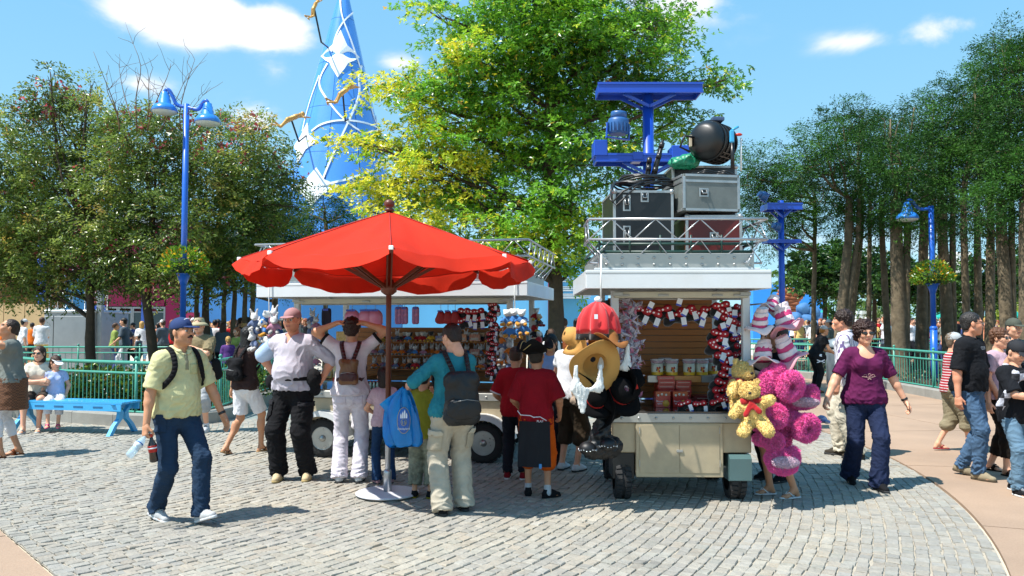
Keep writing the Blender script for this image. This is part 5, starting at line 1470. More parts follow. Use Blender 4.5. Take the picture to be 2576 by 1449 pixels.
# ---- carts
M_steel = mat('brushed_steel', '#a9a9a4', rough=.38, metal=.55, var=.10, vs=5)
M_panel = mat('beige_metal_panel', '#b8a88a', rough=.45, metal=.2, var=.10, vs=4, noise_col=srgb('#8c8373'), noise_amt=.35, noise_scale=6)
M_whitem = mat('white_enamel', '#d6d9da', rough=.38, var=.06, vs=3, coat=.15, noise_col=srgb('#b3b1aa'), noise_amt=.35, noise_scale=3)
M_black = mat('black_plastic', (.012,.012,.013), rough=.35)
M_rubber = mat('tyre_rubber', (.022,.022,.023), rough=.85, var=.2, vs=12, bump=.5, bs=50)
M_hub = mat('hub_metal', '#a8a9a6', rough=.3, metal=.8, var=.12, vs=12)
M_slat = mat('orange_slatwall', '#a5672f', rough=.5, var=.10, vs=3, bump=.1)
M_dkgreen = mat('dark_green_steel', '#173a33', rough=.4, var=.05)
M_teal = mat('teal_grey_fender', '#4f6b6c', rough=.35, var=.05, coat=.3)
M_dark = mat('dark_interior', '#1b1c1e', rough=.8, var=.1)
M_gold2 = mat('brass', '#b08a3c', rough=.3, metal=.8, var=.05)
def LB(root, name, a, b, m, bev=0.004, parent=None):
 mb = MB(); mb.box(a, b, bev); return mb.build(name, m, parent or root, True)
def bolts(root, pts, n, m=M_steel, r=.011):
 for p in pts:
  mb = MB(); Mx = Matrix.Rotation(R(90),3, 'X') if n == 'y' else Matrix.Rotation(R(90),3, 'Y')
  mb.lathe([(r * 1.25,0),(r * 1.25,.003),(r, .006),(r * .6,.010),(.0005,.0115)], p, 8, M=Mx); mb.build('bolt', m, root, True)
def wheel(root, c, r, w, axis='y', hub=True, name='wheel'):
 Mx = Matrix.Rotation(R(90),3, 'X') if axis == 'y' else Matrix.Rotation(R(90),3, 'Y')
 mb = MB(); mb.lathe([(r * .62,-w / 2),(r * .9,-w / 2),(r * .985,-w * .38),(r, -w * .2),(r, w * .2),(r * .985, w * .38),(r * .9, w / 2),(r * .62, w / 2)], c, 36, M=Mx, cap=False)
 t = mb.build('wheel', M_rubber, root, True)
 mb = MB()
 for k in range(26):
  a = 2 * math.pi * k / 26
  for s_ in (-1,1):
   q = Mx @ Vector((math.cos(a + s_ * .05) * (r + .004), math.sin(a + s_ * .05) * (r + .004), s_ * w * .27)) + Vector(c)
   d = (Mx @ Vector((-math.sin(a), math.cos(a),0))); mb.bar(q - d * .017, q + d * .017, w * .36,.014, up=(q - Vector(c)).normalized())
 tag(mb.build('tread', M_rubber, t, True), kind='stuff')
 mb = MB(); s_ = 1 if axis == 'y' else 1
 mb.lathe([(r * .62, w * .44),(r * .60, w * .50),(r * .55, w * .38),(r * .50, w * .20),(r * .40, w * .30),(r * .34, w * .22),(r * .20, w * .24),(r * .17, w * .50),(r * .12, w * .58),(.001, w * .60)], c, 30, M=Mx)
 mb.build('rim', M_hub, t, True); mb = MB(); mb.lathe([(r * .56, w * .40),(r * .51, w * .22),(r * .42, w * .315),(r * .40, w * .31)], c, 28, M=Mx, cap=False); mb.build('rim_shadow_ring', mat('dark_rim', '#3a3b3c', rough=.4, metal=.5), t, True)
 mb = MB()
 for k in range(5):
  a = 2 * math.pi * k / 5; q = Mx @ Vector((math.cos(a) * r * .30, math.sin(a) * r * .30, w * .24)) + Vector(c); mb.ball(q, .011,6,4)
 tag(mb.build('wheel_nuts', M_steel, t, True), kind='stuff')
def truss_rail(root, P, drop, out, r=.011, seg=.34, m=M_alu):
 """two chords joined by a zigzag, leaning outwards, along the local polyline P"""
 for k, (a, b, o) in enumerate(zip(P[:-1], P[1:], out)):
  a, b = Vector(a), Vector(b); n = max(2, int((b - a).length / seg)); low = Vector((0,0,-drop))
  mb = MB(); mb.tube([a, b], r, 8); mb.build('top_chord', m, root, True)
  mb = MB(); mb.tube([a + low, b + low], r, 8); mb.build('lower_chord', m, root, True)
  mb = MB(); mb.tube([a + low * 2.1 - Vector(o) * .17, b + low * 2.1 - Vector(o) * .17], r * .8,6); mb.build('inner_chord', m, root, True)
  for i in range(n):
   p, q = a.lerp(b, i / n), a.lerp(b, (i + 1) / n); mid = (p + q) / 2
   mb = MB(); mb.tube([p + low, mid, q + low], r * .55,6); mb.build('brace', m, root, True)
  mb = MB()
  for i in range(n):
   p, q = a.lerp(b, i / n), a.lerp(b, (i + 1) / n); mid = (p + q) / 2; inn = low * 2.1 - Vector(o) * .17
   mb.tube([p + inn, mid + low, q + inn], r * .5,5)
  tag(mb.build('lower_lacing', m, root, True), kind='stuff')
def cart(label, org, rz, L, D, roofx, roofy, lockers, wheels, slat_z, rails, back_top=True, cat='cart'):
 root = empty('merchandise_cart', org, label, cat, rz=rz)
 zc = .81
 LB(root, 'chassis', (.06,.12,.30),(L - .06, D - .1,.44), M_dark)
 LB(root, 'body', (0,0,.44),(L, D, .716), M_panel, .008)
 for a, b in lockers:
  fr = LB(root, 'locker_frame', (a, -.03,.222),(b, .30,.716), M_panel, .006)
  mid = (a + b) / 2
  for u, v in ((a + .035, mid - .003),(mid + .003, b - .035)):
   d = LB(root, 'locker_door', (u, -.036,.262),(v, -.0305,.700), M_panel, .002)
   for z in (.32,.62): LB(root, 'hinge', ((u - .006) if u < mid - .1 else (v - .002),-.044, z),((u + .002) if u < mid - .1 else (v + .006),-.037, z + .06), M_steel, 0, d)
  LB(root, 'latch', (mid - .03,-.046,.45),(mid + .03,-.037,.475), M_steel, .003)
 b_ = LB(root, 'counter_band', (-.02,-.035,.72),(L + .02,.02, zc - .006), M_steel, .004)
 bolts(b_, [(x, -.035,.762) for x in np.arange(.08, L - .03,.158)], 'y')
 LB(root, 'side_band', (L - .02,.022,.72),(L + .022, D, zc - .006), M_steel, .004); LB(root, 'side_band', (-.022,.022,.72),(.02, D, zc - .006), M_steel, .004)
 LB(root, 'counter_top', (-.01,-.03, zc - .004),(L + .01, D, zc + .012), mat('dark_glossy_counter', '#3b3a39', rough=.12, var=.05, coat=.6),.003)
 for x in (-.005, L - .065):
  for y in (0.0, D - .07): LB(root, 'post', (x, y, zc + .014),(x + .07, y + .07,1.935), M_whitem, .006)
 s = LB(root, 'shutter_box', (.02,-.035,1.865),(L - .02,.10,1.925), mat('cream_metal', '#c2bda9', rough=.45, metal=.2),.006)
 for x in (.06, L * .33, L * .72, L - .16): LB(root, 'shutter_latch', (x, -.048,1.88),(x + .10,-.037,1.90), M_steel, .004, s)
 for x in (.0, L - .10): LB(root, 'corner_plate', (x, -.05,1.885),(x + .10,-.0385,1.92), M_steel, .003, s)
 mb = MB(); mb.tube([(.03,.16,1.86),(L - .03,.16,1.86)],.010,8); mb.build('hanging_rail', M_steel, root, True)
 z = slat_z[0]; k = 0
 while z < slat_z[1] - .02:
  LB(root, 'slat', (.08, D - .20, z),(L - .08, D - .18, z + .062), M_slat, .004); z += .067
 LB(root, 'slat_backing', (.08, D - .178, slat_z[0]),(L - .08, D - .165, slat_z[1]), mat('slat_groove_metal', '#77766f', rough=.4, metal=.5))
 (x0, x1),(y0, y1) = roofx, roofy; zb, zt = 1.937,2.10
 LB(root, 'fascia', (x0, y0, zb),(x1, y0 + .03, zt - .0), M_whitem, .004); LB(root, 'fascia', (x0, y1 - .03, zb),(x1, y1, zt), M_whitem, .004)
 LB(root, 'fascia', (x0, y0 + .031, zb),(x0 + .03, y1 - .031, zt), M_whitem, .004); LB(root, 'fascia', (x1 - .03, y0 + .031, zb),(x1, y1 - .031, zt), M_whitem, .004)
 LB(root, 'fascia_groove', (x0 - .003, y0 - .003, zt - .028),(x1 + .003, y0 + .02, zt - .023), M_steel, 0)
 LB(root, 'roof_deck', (x0 + .031, y0 + .031,2.03),(x1 - .031, y1 - .031,2.06), M_steel)
 u = LB(root, 'upper_box', (x0 + .12, y0 + .10,2.061),(x1 - .12, y1 - .12,2.255), M_steel, .006)
 LB(root, 'drip_rail', (x0 + .08, y0 + .06,2.104),(x1 - .08, y0 + .10,2.122), M_whitem, .003)
 for zz in (2.155,2.215): bolts(u, [(x, y0 + .10, zz) for x in np.arange(x0 + .19, x1 - .14,.142)], 'y')
 gx0, gx1, gy0, gy1 = x0 + .13, x1 - .13, y0 + .12, y1 - .14
 for zz in (2.27,2.34): 
  mb = MB(); mb.tube([(gx0, gy0, zz),(gx1, gy0, zz),(gx1, gy1, zz),(gx0, gy1, zz)],.013,6, closed=True); mb.build('green_rail', M_dkgreen, root, True)
 for x in np.linspace(gx0, gx1, int((gx1 - gx0) / .25) + 1):
  mb = MB(); mb.tube([(x, gy0,2.25),(x, gy0,2.42)],.010,6); mb.build('green_upright', M_dkgreen, root, True)
 for f in rails: f(root)
 for c, r, w, ax in wheels: wheel(root, c, r, w, ax)
 return root
def cw(root, p):
 c, s = math.cos(root.rotation_euler.z), math.sin(root.rotation_euler.z); o = ORG[root.name]
 return Vector((p[0] * c - p[1] * s + o.x, p[0] * s + p[1] * c + o.y, p[2]))
C1 = (A(1540,900,7.39).x, 7.39,0); L1 = A(1886,900,7.39).x - C1[0]
fx0, fx1 = A(1476,700,6.98).x - C1[0], A(1941,700,6.98).x - C1[0]
r1 = [lambda r: truss_rail(r, [(fx0 + .03,-.40,2.55),(fx1 - .03,-.40,2.55),(fx1 - .03,.55,2.55)],.18,[(0,-1,0),(1,0,0)],.012,.32), lambda r: truss_rail(r, [(fx0 + .03,-.40,2.55),(fx0 + .03,.15,2.55)],.18,[(-1,0,0)],.012,.32)]
cart1 = cart('narrow steel cart with bolted bands, stacked with black cases on its roof', C1, R(-1.0), L1,1.35,(fx0, fx1),(-.41,1.5),[(A(1598,1100,7.39).x - C1[0], A(1816,1100,7.39).x - C1[0])],
   [((.10,.16,.19),.19,.15, 'x'),((L1 - .12,.16,.19),.19,.15, 'x'),((.10,1.1,.19),.19,.15, 'x'),((L1 - .12,1.1,.19),.19,.15, 'x')],(.83,1.86), r1)
mb = MB(); x0 = L1 - .215
mb.prism([(x0,-.06,.395),(x0,-.06,.20),(x0,-.03,.19),(x0,.36,.19),(x0,.36,.43),(x0,-.02,.43)][::-1],(.20,0,0)); mb.build('mudguard', M_teal, cart1, True)
LB(cart1, 'mudguard', (.0,.01,.20),(.20,.36,.438), mat('black_enamel', '#0d1012', rough=.4))
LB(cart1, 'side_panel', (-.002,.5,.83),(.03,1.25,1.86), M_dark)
S0, S1 = A(1626,950,8.0).x - C1[0], A(1794,950,8.0).x - C1[0]; zs = A(0,945,8.0).z; ze = A(0,961,8.0).z
sh = LB(cart1, 'shelf', (S0,.64, zs - .012),(S1,1.145, zs), M_slat, .002)
LB(cart1, 'shelf_edge', (S0 + .135,.60, ze),(S1 - .135,.638, zs), mat('orange_laminate', '#c98a45', rough=.4),.002, sh)
for a, b in ((S0, S0 + .133),(S1 - .133, S1)):
 e = LB(cart1, 'shelf_bracket', (a, .596, ze - .002),(b, .638, zs + .002), M_steel, .002, sh)
C2 = (-2.70,9.86,0); L2 = 2.75
r2 = [lambda r: truss_rail(r, [(-.30,-.42,2.565),(3.02,-.42,2.565),(3.02,1.7,2.565)],.185,[(0,-1,0),(1,0,0)],.012,.32), lambda r: truss_rail(r, [(-.30,-.42,2.565),(-.30,1.7,2.565)],.185,[(-1,0,0)],.012,.32)]
cart2 = cart('wide steel cart full of small toys under the red parasol', C2, R(-11), L2,1.6,(-.30,3.0),(-.38,1.75),[],[((.42,.02,.23),.23,.17, 'y'),((2.42,.02,.23),.235,.17, 'y'),((.42,1.4,.23),.23,.17, 'y'),((2.42,1.4,.23),.23,.17, 'y')],(.83,1.56), r2)
for cx in (.42,2.42):
 mb = MB(); P = [(cx + .36 * math.cos(t),.0,.23 + .34 * math.sin(t)) for t in np.linspace(.12, math.pi - .12,14)] + [(cx + .30 * math.cos(t),.0,.23 + .275 * math.sin(t)) for t in np.linspace(math.pi - .12,.12,14)]
 mb.prism([(x, -.16, z) for x, y, z in P],(0,.34,0)); mb.build('mudguard', M_whitem, cart2, True)
for a, b in ((.83,2.0),(2.86, L2 + .02)): LB(cart2, 'skirt_panel', (a, -.006,.34),(min(b, L2),.05,.56), M_whitem, .004)
LB(cart2, 'underbody', (.85,.06,.22),(1.98,.2,.34), M_dark)
mb = MB(); mb.box((2.60,-.03,.48),(2.66,-.012,.53)); mb.build('reflector', mat('reflector', '#b8b0a0', rough=.1), cart2, True)
for z in (1.02,1.20,1.38):
 LB(cart2, 'shelf', (.62,.95, z - .015),(2.3,1.40, z), M_slat, .003)
LB(cart2, 'shelf', (.1,.30,.90),(.62,1.40,.915), M_slat, .003)
def rope(label, pts, r=.006, hexc='#dfe0dc'):
 mb = MB(); mb.tube(pts, r, 6); o = mb.build('rope', mat('rope_' + hexc.strip('#'), hexc, rough=.9)); return tag(o, label, 'rope')

# ---- load on the roof of cart 1
M_case = mat('black_case_board', '#15171a', rough=.35, var=.25, vs=4, bump=.1)
M_redcase = mat('dark_red_case_board', '#561412', rough=.4, var=.2, vs=4)
M_silver = mat('scuffed_silver_board', '#6d7370', rough=.55, metal=.2, var=.2, vs=6, noise_col=srgb('#5f6664'), noise_amt=.6, noise_scale=14)
M_edge = mat('case_edging', '#a9abab', rough=.35, metal=.7, var=.15, vs=10)
def flight_case(label, a, b, m, rz=0, handles=(), lid=.3, ball=True):
 """a,b: opposite corners in world; edged board case"""
 a, b = Vector(a), Vector(b); c = Vector(((a.x + b.x) / 2,(a.y + b.y) / 2, min(a.z, b.z))); w, d, h = abs(a.x - b.x), abs(a.y - b.y), abs(a.z - b.z)
 root = empty('flight_case', c, label, 'flight case', rz=rz)
 LB(root, 'shell', (-w / 2,-d / 2,0),(w / 2, d / 2, h), m, .004); e = .022
 for sx in (-1,1):
  for sy in (-1,1): LB(root, 'edge_strip', (sx * w / 2 - e * (sx > 0) - .003 * (sx < 0), sy * d / 2 - e * (sy > 0) - .003 * (sy < 0), e),(sx * w / 2 + e * (sx < 0) + .003 * (sx > 0), sy * d / 2 + e * (sy < 0) + .003 * (sy > 0), h - e), M_edge, .002)
 for z in (0, h * (1 - lid) if lid else 0, h - e):
  for sy in (-1,1): LB(root, 'edge_strip', (-w / 2 + e, sy * (d / 2 + .0035) - .003, z),(w / 2 - e, sy * (d / 2 + .0035) + .003, z + e), M_edge, .001)
  for sx in (-1,1): LB(root, 'edge_strip', (sx * (w / 2 + .0035) - .003,-d / 2 + e, z),(sx * (w / 2 + .0035) + .003, d / 2 - e, z + e), M_edge, .001)
 if ball:
  for sx in (-1,1):
   for z in (.0, h):
    mb = MB(); mb.ball((sx * (w / 2 - .012),-d / 2 + .008, z + (.012 if z == 0 else -.012)),.028,8,6); mb.build('corner_ball', M_edge, root, True)
 for (hx, hz, hw, hh) in handles:
  X, Z = -w / 2 + hx * w, hz * h
  p = LB(root, 'handle_dish', (X - hw / 2,-d / 2 - .008, Z - hh / 2),(X + hw / 2,-d / 2 - .0035, Z + hh / 2), M_edge, .003)
  LB(root, 'dish_recess', (X - hw / 2 + .014,-d / 2 - .0115, Z - hh / 2 + .014),(X + hw / 2 - .014,-d / 2 - .0085, Z + hh / 2 - .014), M_case, .001, p)
  mb = MB(); k = hh * .26; mb.tube([(X - hw * .25,-d / 2 - .010, Z + k),(X - hw * .22,-d / 2 - .030, Z - k * .5),(X + hw * .22,-d / 2 - .030, Z - k * .5),(X + hw * .25,-d / 2 - .010, Z + k)],.007,6); mb.build('handle', M_edge, p, True)
 return root
zr = 2.262
def cp(x, y, Y): return A(x, y, Y)
b0 = cp(1541,630,7.25); b1 = cp(1692,478,7.25)
flight_case('large black flight case at the left end of the cart roof, cable coiled on top', (b0.x, 7.27, zr),(b1.x, 7.95, b1.z), M_case, R(2),[(.22,.30,.07,.17),(.22,.80,.07,.15),(.52,.90,.075,.10)],0)
b0, b1 = cp(1728,630,7.25), cp(1867,541,7.25)
flight_case('dark red flight case at the right end of the cart roof', (b0.x, 7.25, zr),(b1.x, 7.85, b1.z), M_redcase, R(-1),[(.5,.45,.08,.08)],0)
c0, c1 = cp(1703,534,7.22), cp(1868,443,7.22)
flight_case('scuffed silver case set askew on top of the dark red case', (c0.x, 7.2, b1.z + .030),(c1.x - .06,7.75, c1.z + .012), M_silver, R(9),[(.36,.5,.09,.08)],.22, False)
d0, d1 = cp(1668,560,7.75), cp(1795,424,7.75)
flight_case('black case standing behind the silver one with a green bag on it', (cp(1690,0,7.9).x, 7.95, zr),(cp(1852,0,7.9).x, 8.5, cp(0,424,8.1).z), M_case, 0,[],0)
zt_ = cp(0,478,7.5).z
mb = MB(); cx_ = (cp(1541,0,7.5).x + cp(1692,0,7.5).x) / 2
for k in range(9):
 rr_ = .30 - .012 * k; P = []
 for i in range(26):
  t = 2 * math.pi * i / 26; P.append((cx_ + rr_ * math.cos(t) * 1.02 + random.uniform(-.006,.006),7.52 + .23 * math.sin(t) + random.uniform(-.006,.006), zt_ + .035 + .010 * k + .018 * math.sin(t * 2 + k)))
 mb.tube(P, .010,6, closed=True)
mb.tube([(cx_ - .29,7.35, zt_ + .05),(cx_ - .345,7.22, zt_ - .05),(cx_ - .335,7.22, zt_ - .16),(cx_ - .24,7.20, zt_ - .06),(cx_ - .05,7.22, zt_ + .03)],.010,6)
mb.tube([(cx_ - .32,7.4, zt_ + .03),(cx_ - .35,7.25, zt_ - .13),(cx_ - .30,7.21, zt_ - .19),(cx_ - .12,7.21, zt_ - .02),(cx_ + .1,7.25, zt_ + .04)],.009,6)
tag(mb.build('cable_coil', M_black), 'coil of black cable lying on the large black case', 'cable')
c = cp(1790,358,7.75); root = empty('stage_lantern', (c.x, c.y, c.z - .22), 'big round black stage lantern lying on top of the pile of cases', 'stage light'); Mx = Matrix.Rotation(R(48),3, 'Z') @ Matrix.Rotation(R(90),3, 'Y')
mb = MB(); k = .195
mb.lathe([(.02,-.20),(.12,-.195),(k * .8,-.17),(k * .97,-.12),(k, -.10)], c, 30, M=Mx); mb.build('rear_dome', mat('black_enamel', '#0d1012', rough=.4), root)
mb = MB(); mb.lathe([(k * .96,-.10),(k * .96,.14)], c, 30, M=Mx); mb.build('barrel', M_black, root)
for z in (-.10,-.02,.07,.14): mb = MB(); mb.lathe([(k * 1.03, z),(k * 1.03, z + .018)], c, 30, M=Mx); mb.build('band', mat('black_enamel', '#0d1012', rough=.4), root)
for i in range(9):
 t = R(-50 + i * 12.5); mb = MB(); d = Mx @ Vector((math.cos(t), math.sin(t),0)); ax = Mx @ Vector((0,0,1)); q = c + d * k * 1.0
 mb.bar(q - ax * .07, q + ax * .12,.012,.02, up=d); mb.build('cooling_fin', M_black, root)
for i in range(6):
 mb = MB(); p = c + Mx @ Vector((-.05 - i * .012,.05 - i * .018,-.187 + i * .004)); mb.ball(p, (.006,.006,.02),6,4); mb.build('vent_slot', M_edge, root)
mb = MB(); mb.box((c.x - .235, c.y - .10, c.z - .06),(c.x - .215, c.y - .06, c.z + .05), M=None); mb.build('rating_plate', mat('paper_label', '#b9aa92', rough=.7), root)
mb = MB(); mb.box((c.x - .02, c.y - .12, c.z + k - .01),(c.x + .10, c.y + .06, c.z + k + .03),.008); mb.build('top_vent', mat('blue_grey_metal', '#4a5a78', rough=.4, metal=.4), root)
mb = MB(); mb.tube([c + Vector((-.20,-.12,.02)), c + Vector((-.30,-.16,.03)), c + Vector((-.34,-.15,-.08)), c + Vector((-.24,-.12,-.12))],.012,6); mb.build('grab_handle', M_black, root)
mb = MB(); mb.box((c.x + .11, c.y - .27, c.z - .06),(c.x + .15, c.y - .23, c.z + .06),.008); mb.tube([(c.x + .13, c.y - .25, c.z + .06),(c.x + .20, c.y - .22, c.z + .10)],.012,6); mb.build('clamp', mat('light_blue_plastic', '#3d9fd0', rough=.4), root)
mb = MB(); mb.ball((c.x + .20, c.y - .24, c.z + .02),(.035,.02,.015),8,5); mb.build('red_knob', mat('red_plastic', '#c03020', rough=.4), root)
S = SDF(.012,.03); g = cp(1715,410,7.8); S.el(g, (.13,.10,.065)); S.el(g + Vector((.08,.02,.02)),(.10,.09,.07)); S.rc(g + Vector((-.08,-.06,-.03)), g + Vector((.05,-.09,.05)),.035,.02)
v, f = S.mesh(); tag(mesh_obj('bag', folds(v, f, .018,.07,3), f, mat('green_nylon', '#17805c', rough=.45, var=.1)), 'crumpled green nylon bag beside the stage lantern', 'bag')
for i, (xa, ya, xb, yb, lab) in enumerate(((1640,460,1668,352, 'folded black tripod leaning behind the cable coil'),(1628,470,1634,395, 'short black stand upright left of the folded tripod'))):
 p, q = cp(xa, ya, 7.7), cp(xb, yb, 7.7); root = empty('lighting_stand', p, lab, 'stand'); d = (q - p).normalized()
 mb = MB(); mb.tube([p, q],.013,8); mb.build('pole', M_black, root)
 for o in (-.022,.022): mb = MB(); mb.tube([p + Vector((o, .02,0)), p.lerp(q, .85) + Vector((o * .7,.02,0))],.008,6); mb.build('leg', M_black, root)
 for t in (.3,.62,.88): mb = MB(); pp = p.lerp(q, t); mb.tube([pp - d * .025, pp + d * .025],.026,8); mb.build('collar', M_black, root)
p = cp(1843,425,7.55); root = empty('lighting_stand', p, 'black stand with white rod at the right edge of the pile of cases', 'stand'); mb = MB(); mb.tube([p, p + Vector((.0,0,.26))],.02,8); mb.build('pole', M_black, root); mb = MB(); mb.tube([p + Vector((.08,0,-.02)), p + Vector((.085,0,.30))],.009,8); mb.build('rod', M_white, root)
mb = MB(); P = [cp(1740 + i * 8,436 - 6 * math.sin(i * .25) + 3 * math.sin(i),7.35 + .03 * math.sin(i)) for i in range(16)]; mb.tube(P, .008,6); mb.tube([q + Vector((0,.04,-.012)) for q in P],.008,6); tag(mb.build('cable', M_black), 'loose black cable across the silver case lid', 'cable')

# ---- red parasol
M_red = mat('red_canvas', '#e2381f', rough=.78, var=.14, vs=2.2, transl=.34, bump=.2, bs=180, spec=.25)
M_wood = mat('reddish_wood', '#5c2c18', rough=.45, var=.2, vs=8, bump=.2)
pc = Vector((A(977,900,7.63).x, 7.63,0)); zA = A(977,533,7.63).z
root = empty('parasol', pc, 'large red parasol with wooden ribs in front of the wide cart', 'parasol')
angs = [R(a) for a in (9.5,54,99,144,189,235,279,324.5)]      # from the front, clockwise to the right
Rr = 1.38; zrim = 2.235
def prim(a, r, z): return Vector((pc.x + r * math.sin(a), pc.y - r * math.cos(a), z))
rims = [prim(a, Rr, zrim - .02 * (i % 2) - (.07 if i == 4 else 0)) for i, a in enumerate(angs)]
mb = MB(); NU, NV = 12,10
for i in range(8):
 a, b = angs[i], angs[(i + 1) % 8] + (2 * math.pi if i == 7 else 0)
 V = []
 for u in range(NU + 1):
  for v in range(NV + 1):
   s_, t = u / NU, v / NV
   p = rims[i].lerp(rims[(i + 1) % 8], s_); top = Vector((pc.x, pc.y, zA))
   q = top.lerp(p, t); sag = math.sin(math.pi * s_) * t
   q.z += .005 * math.sin(s_ * 23 + t * 5 + i) * t + .008 * math.sin(math.pi * t) * (1 - abs(s_ - .5)) - .050 * sag * t + .012 * math.sin(s_ * 9 + i * 2) * t * math.sin(math.pi * t) + .006 * math.sin(t * 9 + s_ * 14) * t
   inward = (pc - q); inward.z = 0
   q += inward * (.05 * sag * t)
   V.append(q)
 Fs = [(u * (NV + 1) + v, u * (NV + 1) + v + 1,(u + 1) * (NV + 1) + v + 1,(u + 1) * (NV + 1) + v) for u in range(NU) for v in range(NV)]
 n_ = len(V); V2 = V + [q + Vector((0,0,-.004)) for q in V]
 panel = mesh_obj('canvas_panel', V2, Fs + [tuple(n_ + k for k in f[::-1]) for f in Fs], M_red, root)
 sm_ = MB(); sm_.tube([Vector(q) + Vector((0,0,.003)) for q in V[:NV + 1]],.0045,5); sm_.tube([V[u * (NV + 1) + NV] * .985 + Vector((pc.x, pc.y, V[u * (NV + 1) + NV].z)) * .015 + Vector((0,0,.006)) for u in range(NU + 1)],.003,4); sm_.build('seam', mat('seam_red', '#9c1c10', rough=.8), panel)
 V = []; edge = [V2[u * (NV + 1) + NV] for u in range(NU + 1)]; nv = 5
 for u in range(NU + 1):
  s_ = u / NU; e = edge[u]; outd = (e - pc); outd.z = 0; outd.normalize()
  ss = .5 + (s_ - .5) * (.965)
  e2 = edge[0].lerp(edge[-1], ss); e = Vector((e2.x * .5 + e.x * .5, e2.y * .5 + e.y * .5, e.z)) if 0 < u < NU else edge[0].lerp(edge[-1], ss) * .999 + e * .001
  for v in range(nv + 1):
   t = v / nv; hgt = .185 * (.90 + .10 * math.sin(math.pi * min(1, max(0, s_)))) * (1 - .5 * (abs(s_ - .5) * 2) ** 8)
   w_ = .040 * math.sin(s_ * 7 + i * 1.7) + .030 * math.sin(s_ * 19 + i * 2.3)
   front = math.cos((a + b) / 2)
   flip = .05 if front > .3 else 0
   fr_ = max(0, min(1, front * 1.6)); w_ *= .38; V.append(e + Vector((0,0,-hgt * t * (1 - .40 * fr_))) + outd * (w_ * t + (.075 * fr_ + .01) * t))
 Fs = [(u * (nv + 1) + v, u * (nv + 1) + v + 1,(u + 1) * (nv + 1) + v + 1,(u + 1) * (nv + 1) + v) for u in range(NU) for v in range(nv)]
 n_ = len(V); V2 = V + [q + (pc - q).normalized() * .004 for q in V]
 mesh_obj('valance', V2, Fs + [tuple(n_ + k for k in f[::-1]) for f in Fs], M_red, root)
for i, a in enumerate(angs):
 rb = MB(); top = Vector((pc.x, pc.y, zA - .06)); rb.bar(prim(a, .05, zA - .07), rims[i] + Vector((0,0,-.030)),.022,.034); o = rb.build('rib', M_wood, root)
 rb = MB(); mid = prim(a, .05, zA - .07).lerp(rims[i],.56) + Vector((0,0,-.045)); 
 for s_ in (-1,1):
  sd = Vector((math.cos(a), math.sin(a),0)) * .020 * s_; rb.bar(prim(a, .07,1.98) + sd, mid + sd, .014,.030)
 rb.build('strut', M_wood, o)
 rb = MB(); rb.box(rims[i] + Vector((-.018,-.018,-.022)), rims[i] + Vector((.018,.018,.012)),.004); rb.build('rib_cap', M_white, o)
mb = MB(); mb.lathe([(.035,1.90),(.075,1.93),(.08,1.99),(.055,2.02),(.04,2.05)],(pc.x, pc.y, 0),16); mb.build('runner', M_wood, root)
mb = MB(); mb.lathe([(.03, zA - .16),(.055, zA - .13),(.06, zA - .06),(.03, zA - .02)],(pc.x, pc.y, 0),16); mb.build('crown_hub', M_wood, root)
mb = MB(); mb.tube([(pc.x, pc.y, .52),(pc.x, pc.y, zA - .02)],.026,16); mb.build('pole', M_wood, root)
mb = MB(); mb.lathe([(.0255,.03),(.0255,.60),(.023,.61)],(pc.x, pc.y, 0),16); mb.lathe([(.038,.0),(.038,.20),(.034,.22)],(pc.x, pc.y, .02),16); mb.build('lower_tube', M_alu, root)
mb = MB(); mb.lathe([(.02, zA),(.05, zA + .012),(.035, zA + .03),(.028, zA + .04),(.045, zA + .055),(.052, zA + .08),(.042, zA + .105),(.015, zA + .12),(.001, zA + .121)],(pc.x, pc.y, 0),18); mb.build('finial', M_wood, root)
mb = MB(); mb.lathe([(.02,.012),(.285,.012),(.30,.02),(.30,.030),(.285,.036),(.04,.040)],(pc.x - .0, pc.y, -.0),40); mb.build('base_plate', mat('base_white', '#c9c9cf', rough=.4, var=.06), root)

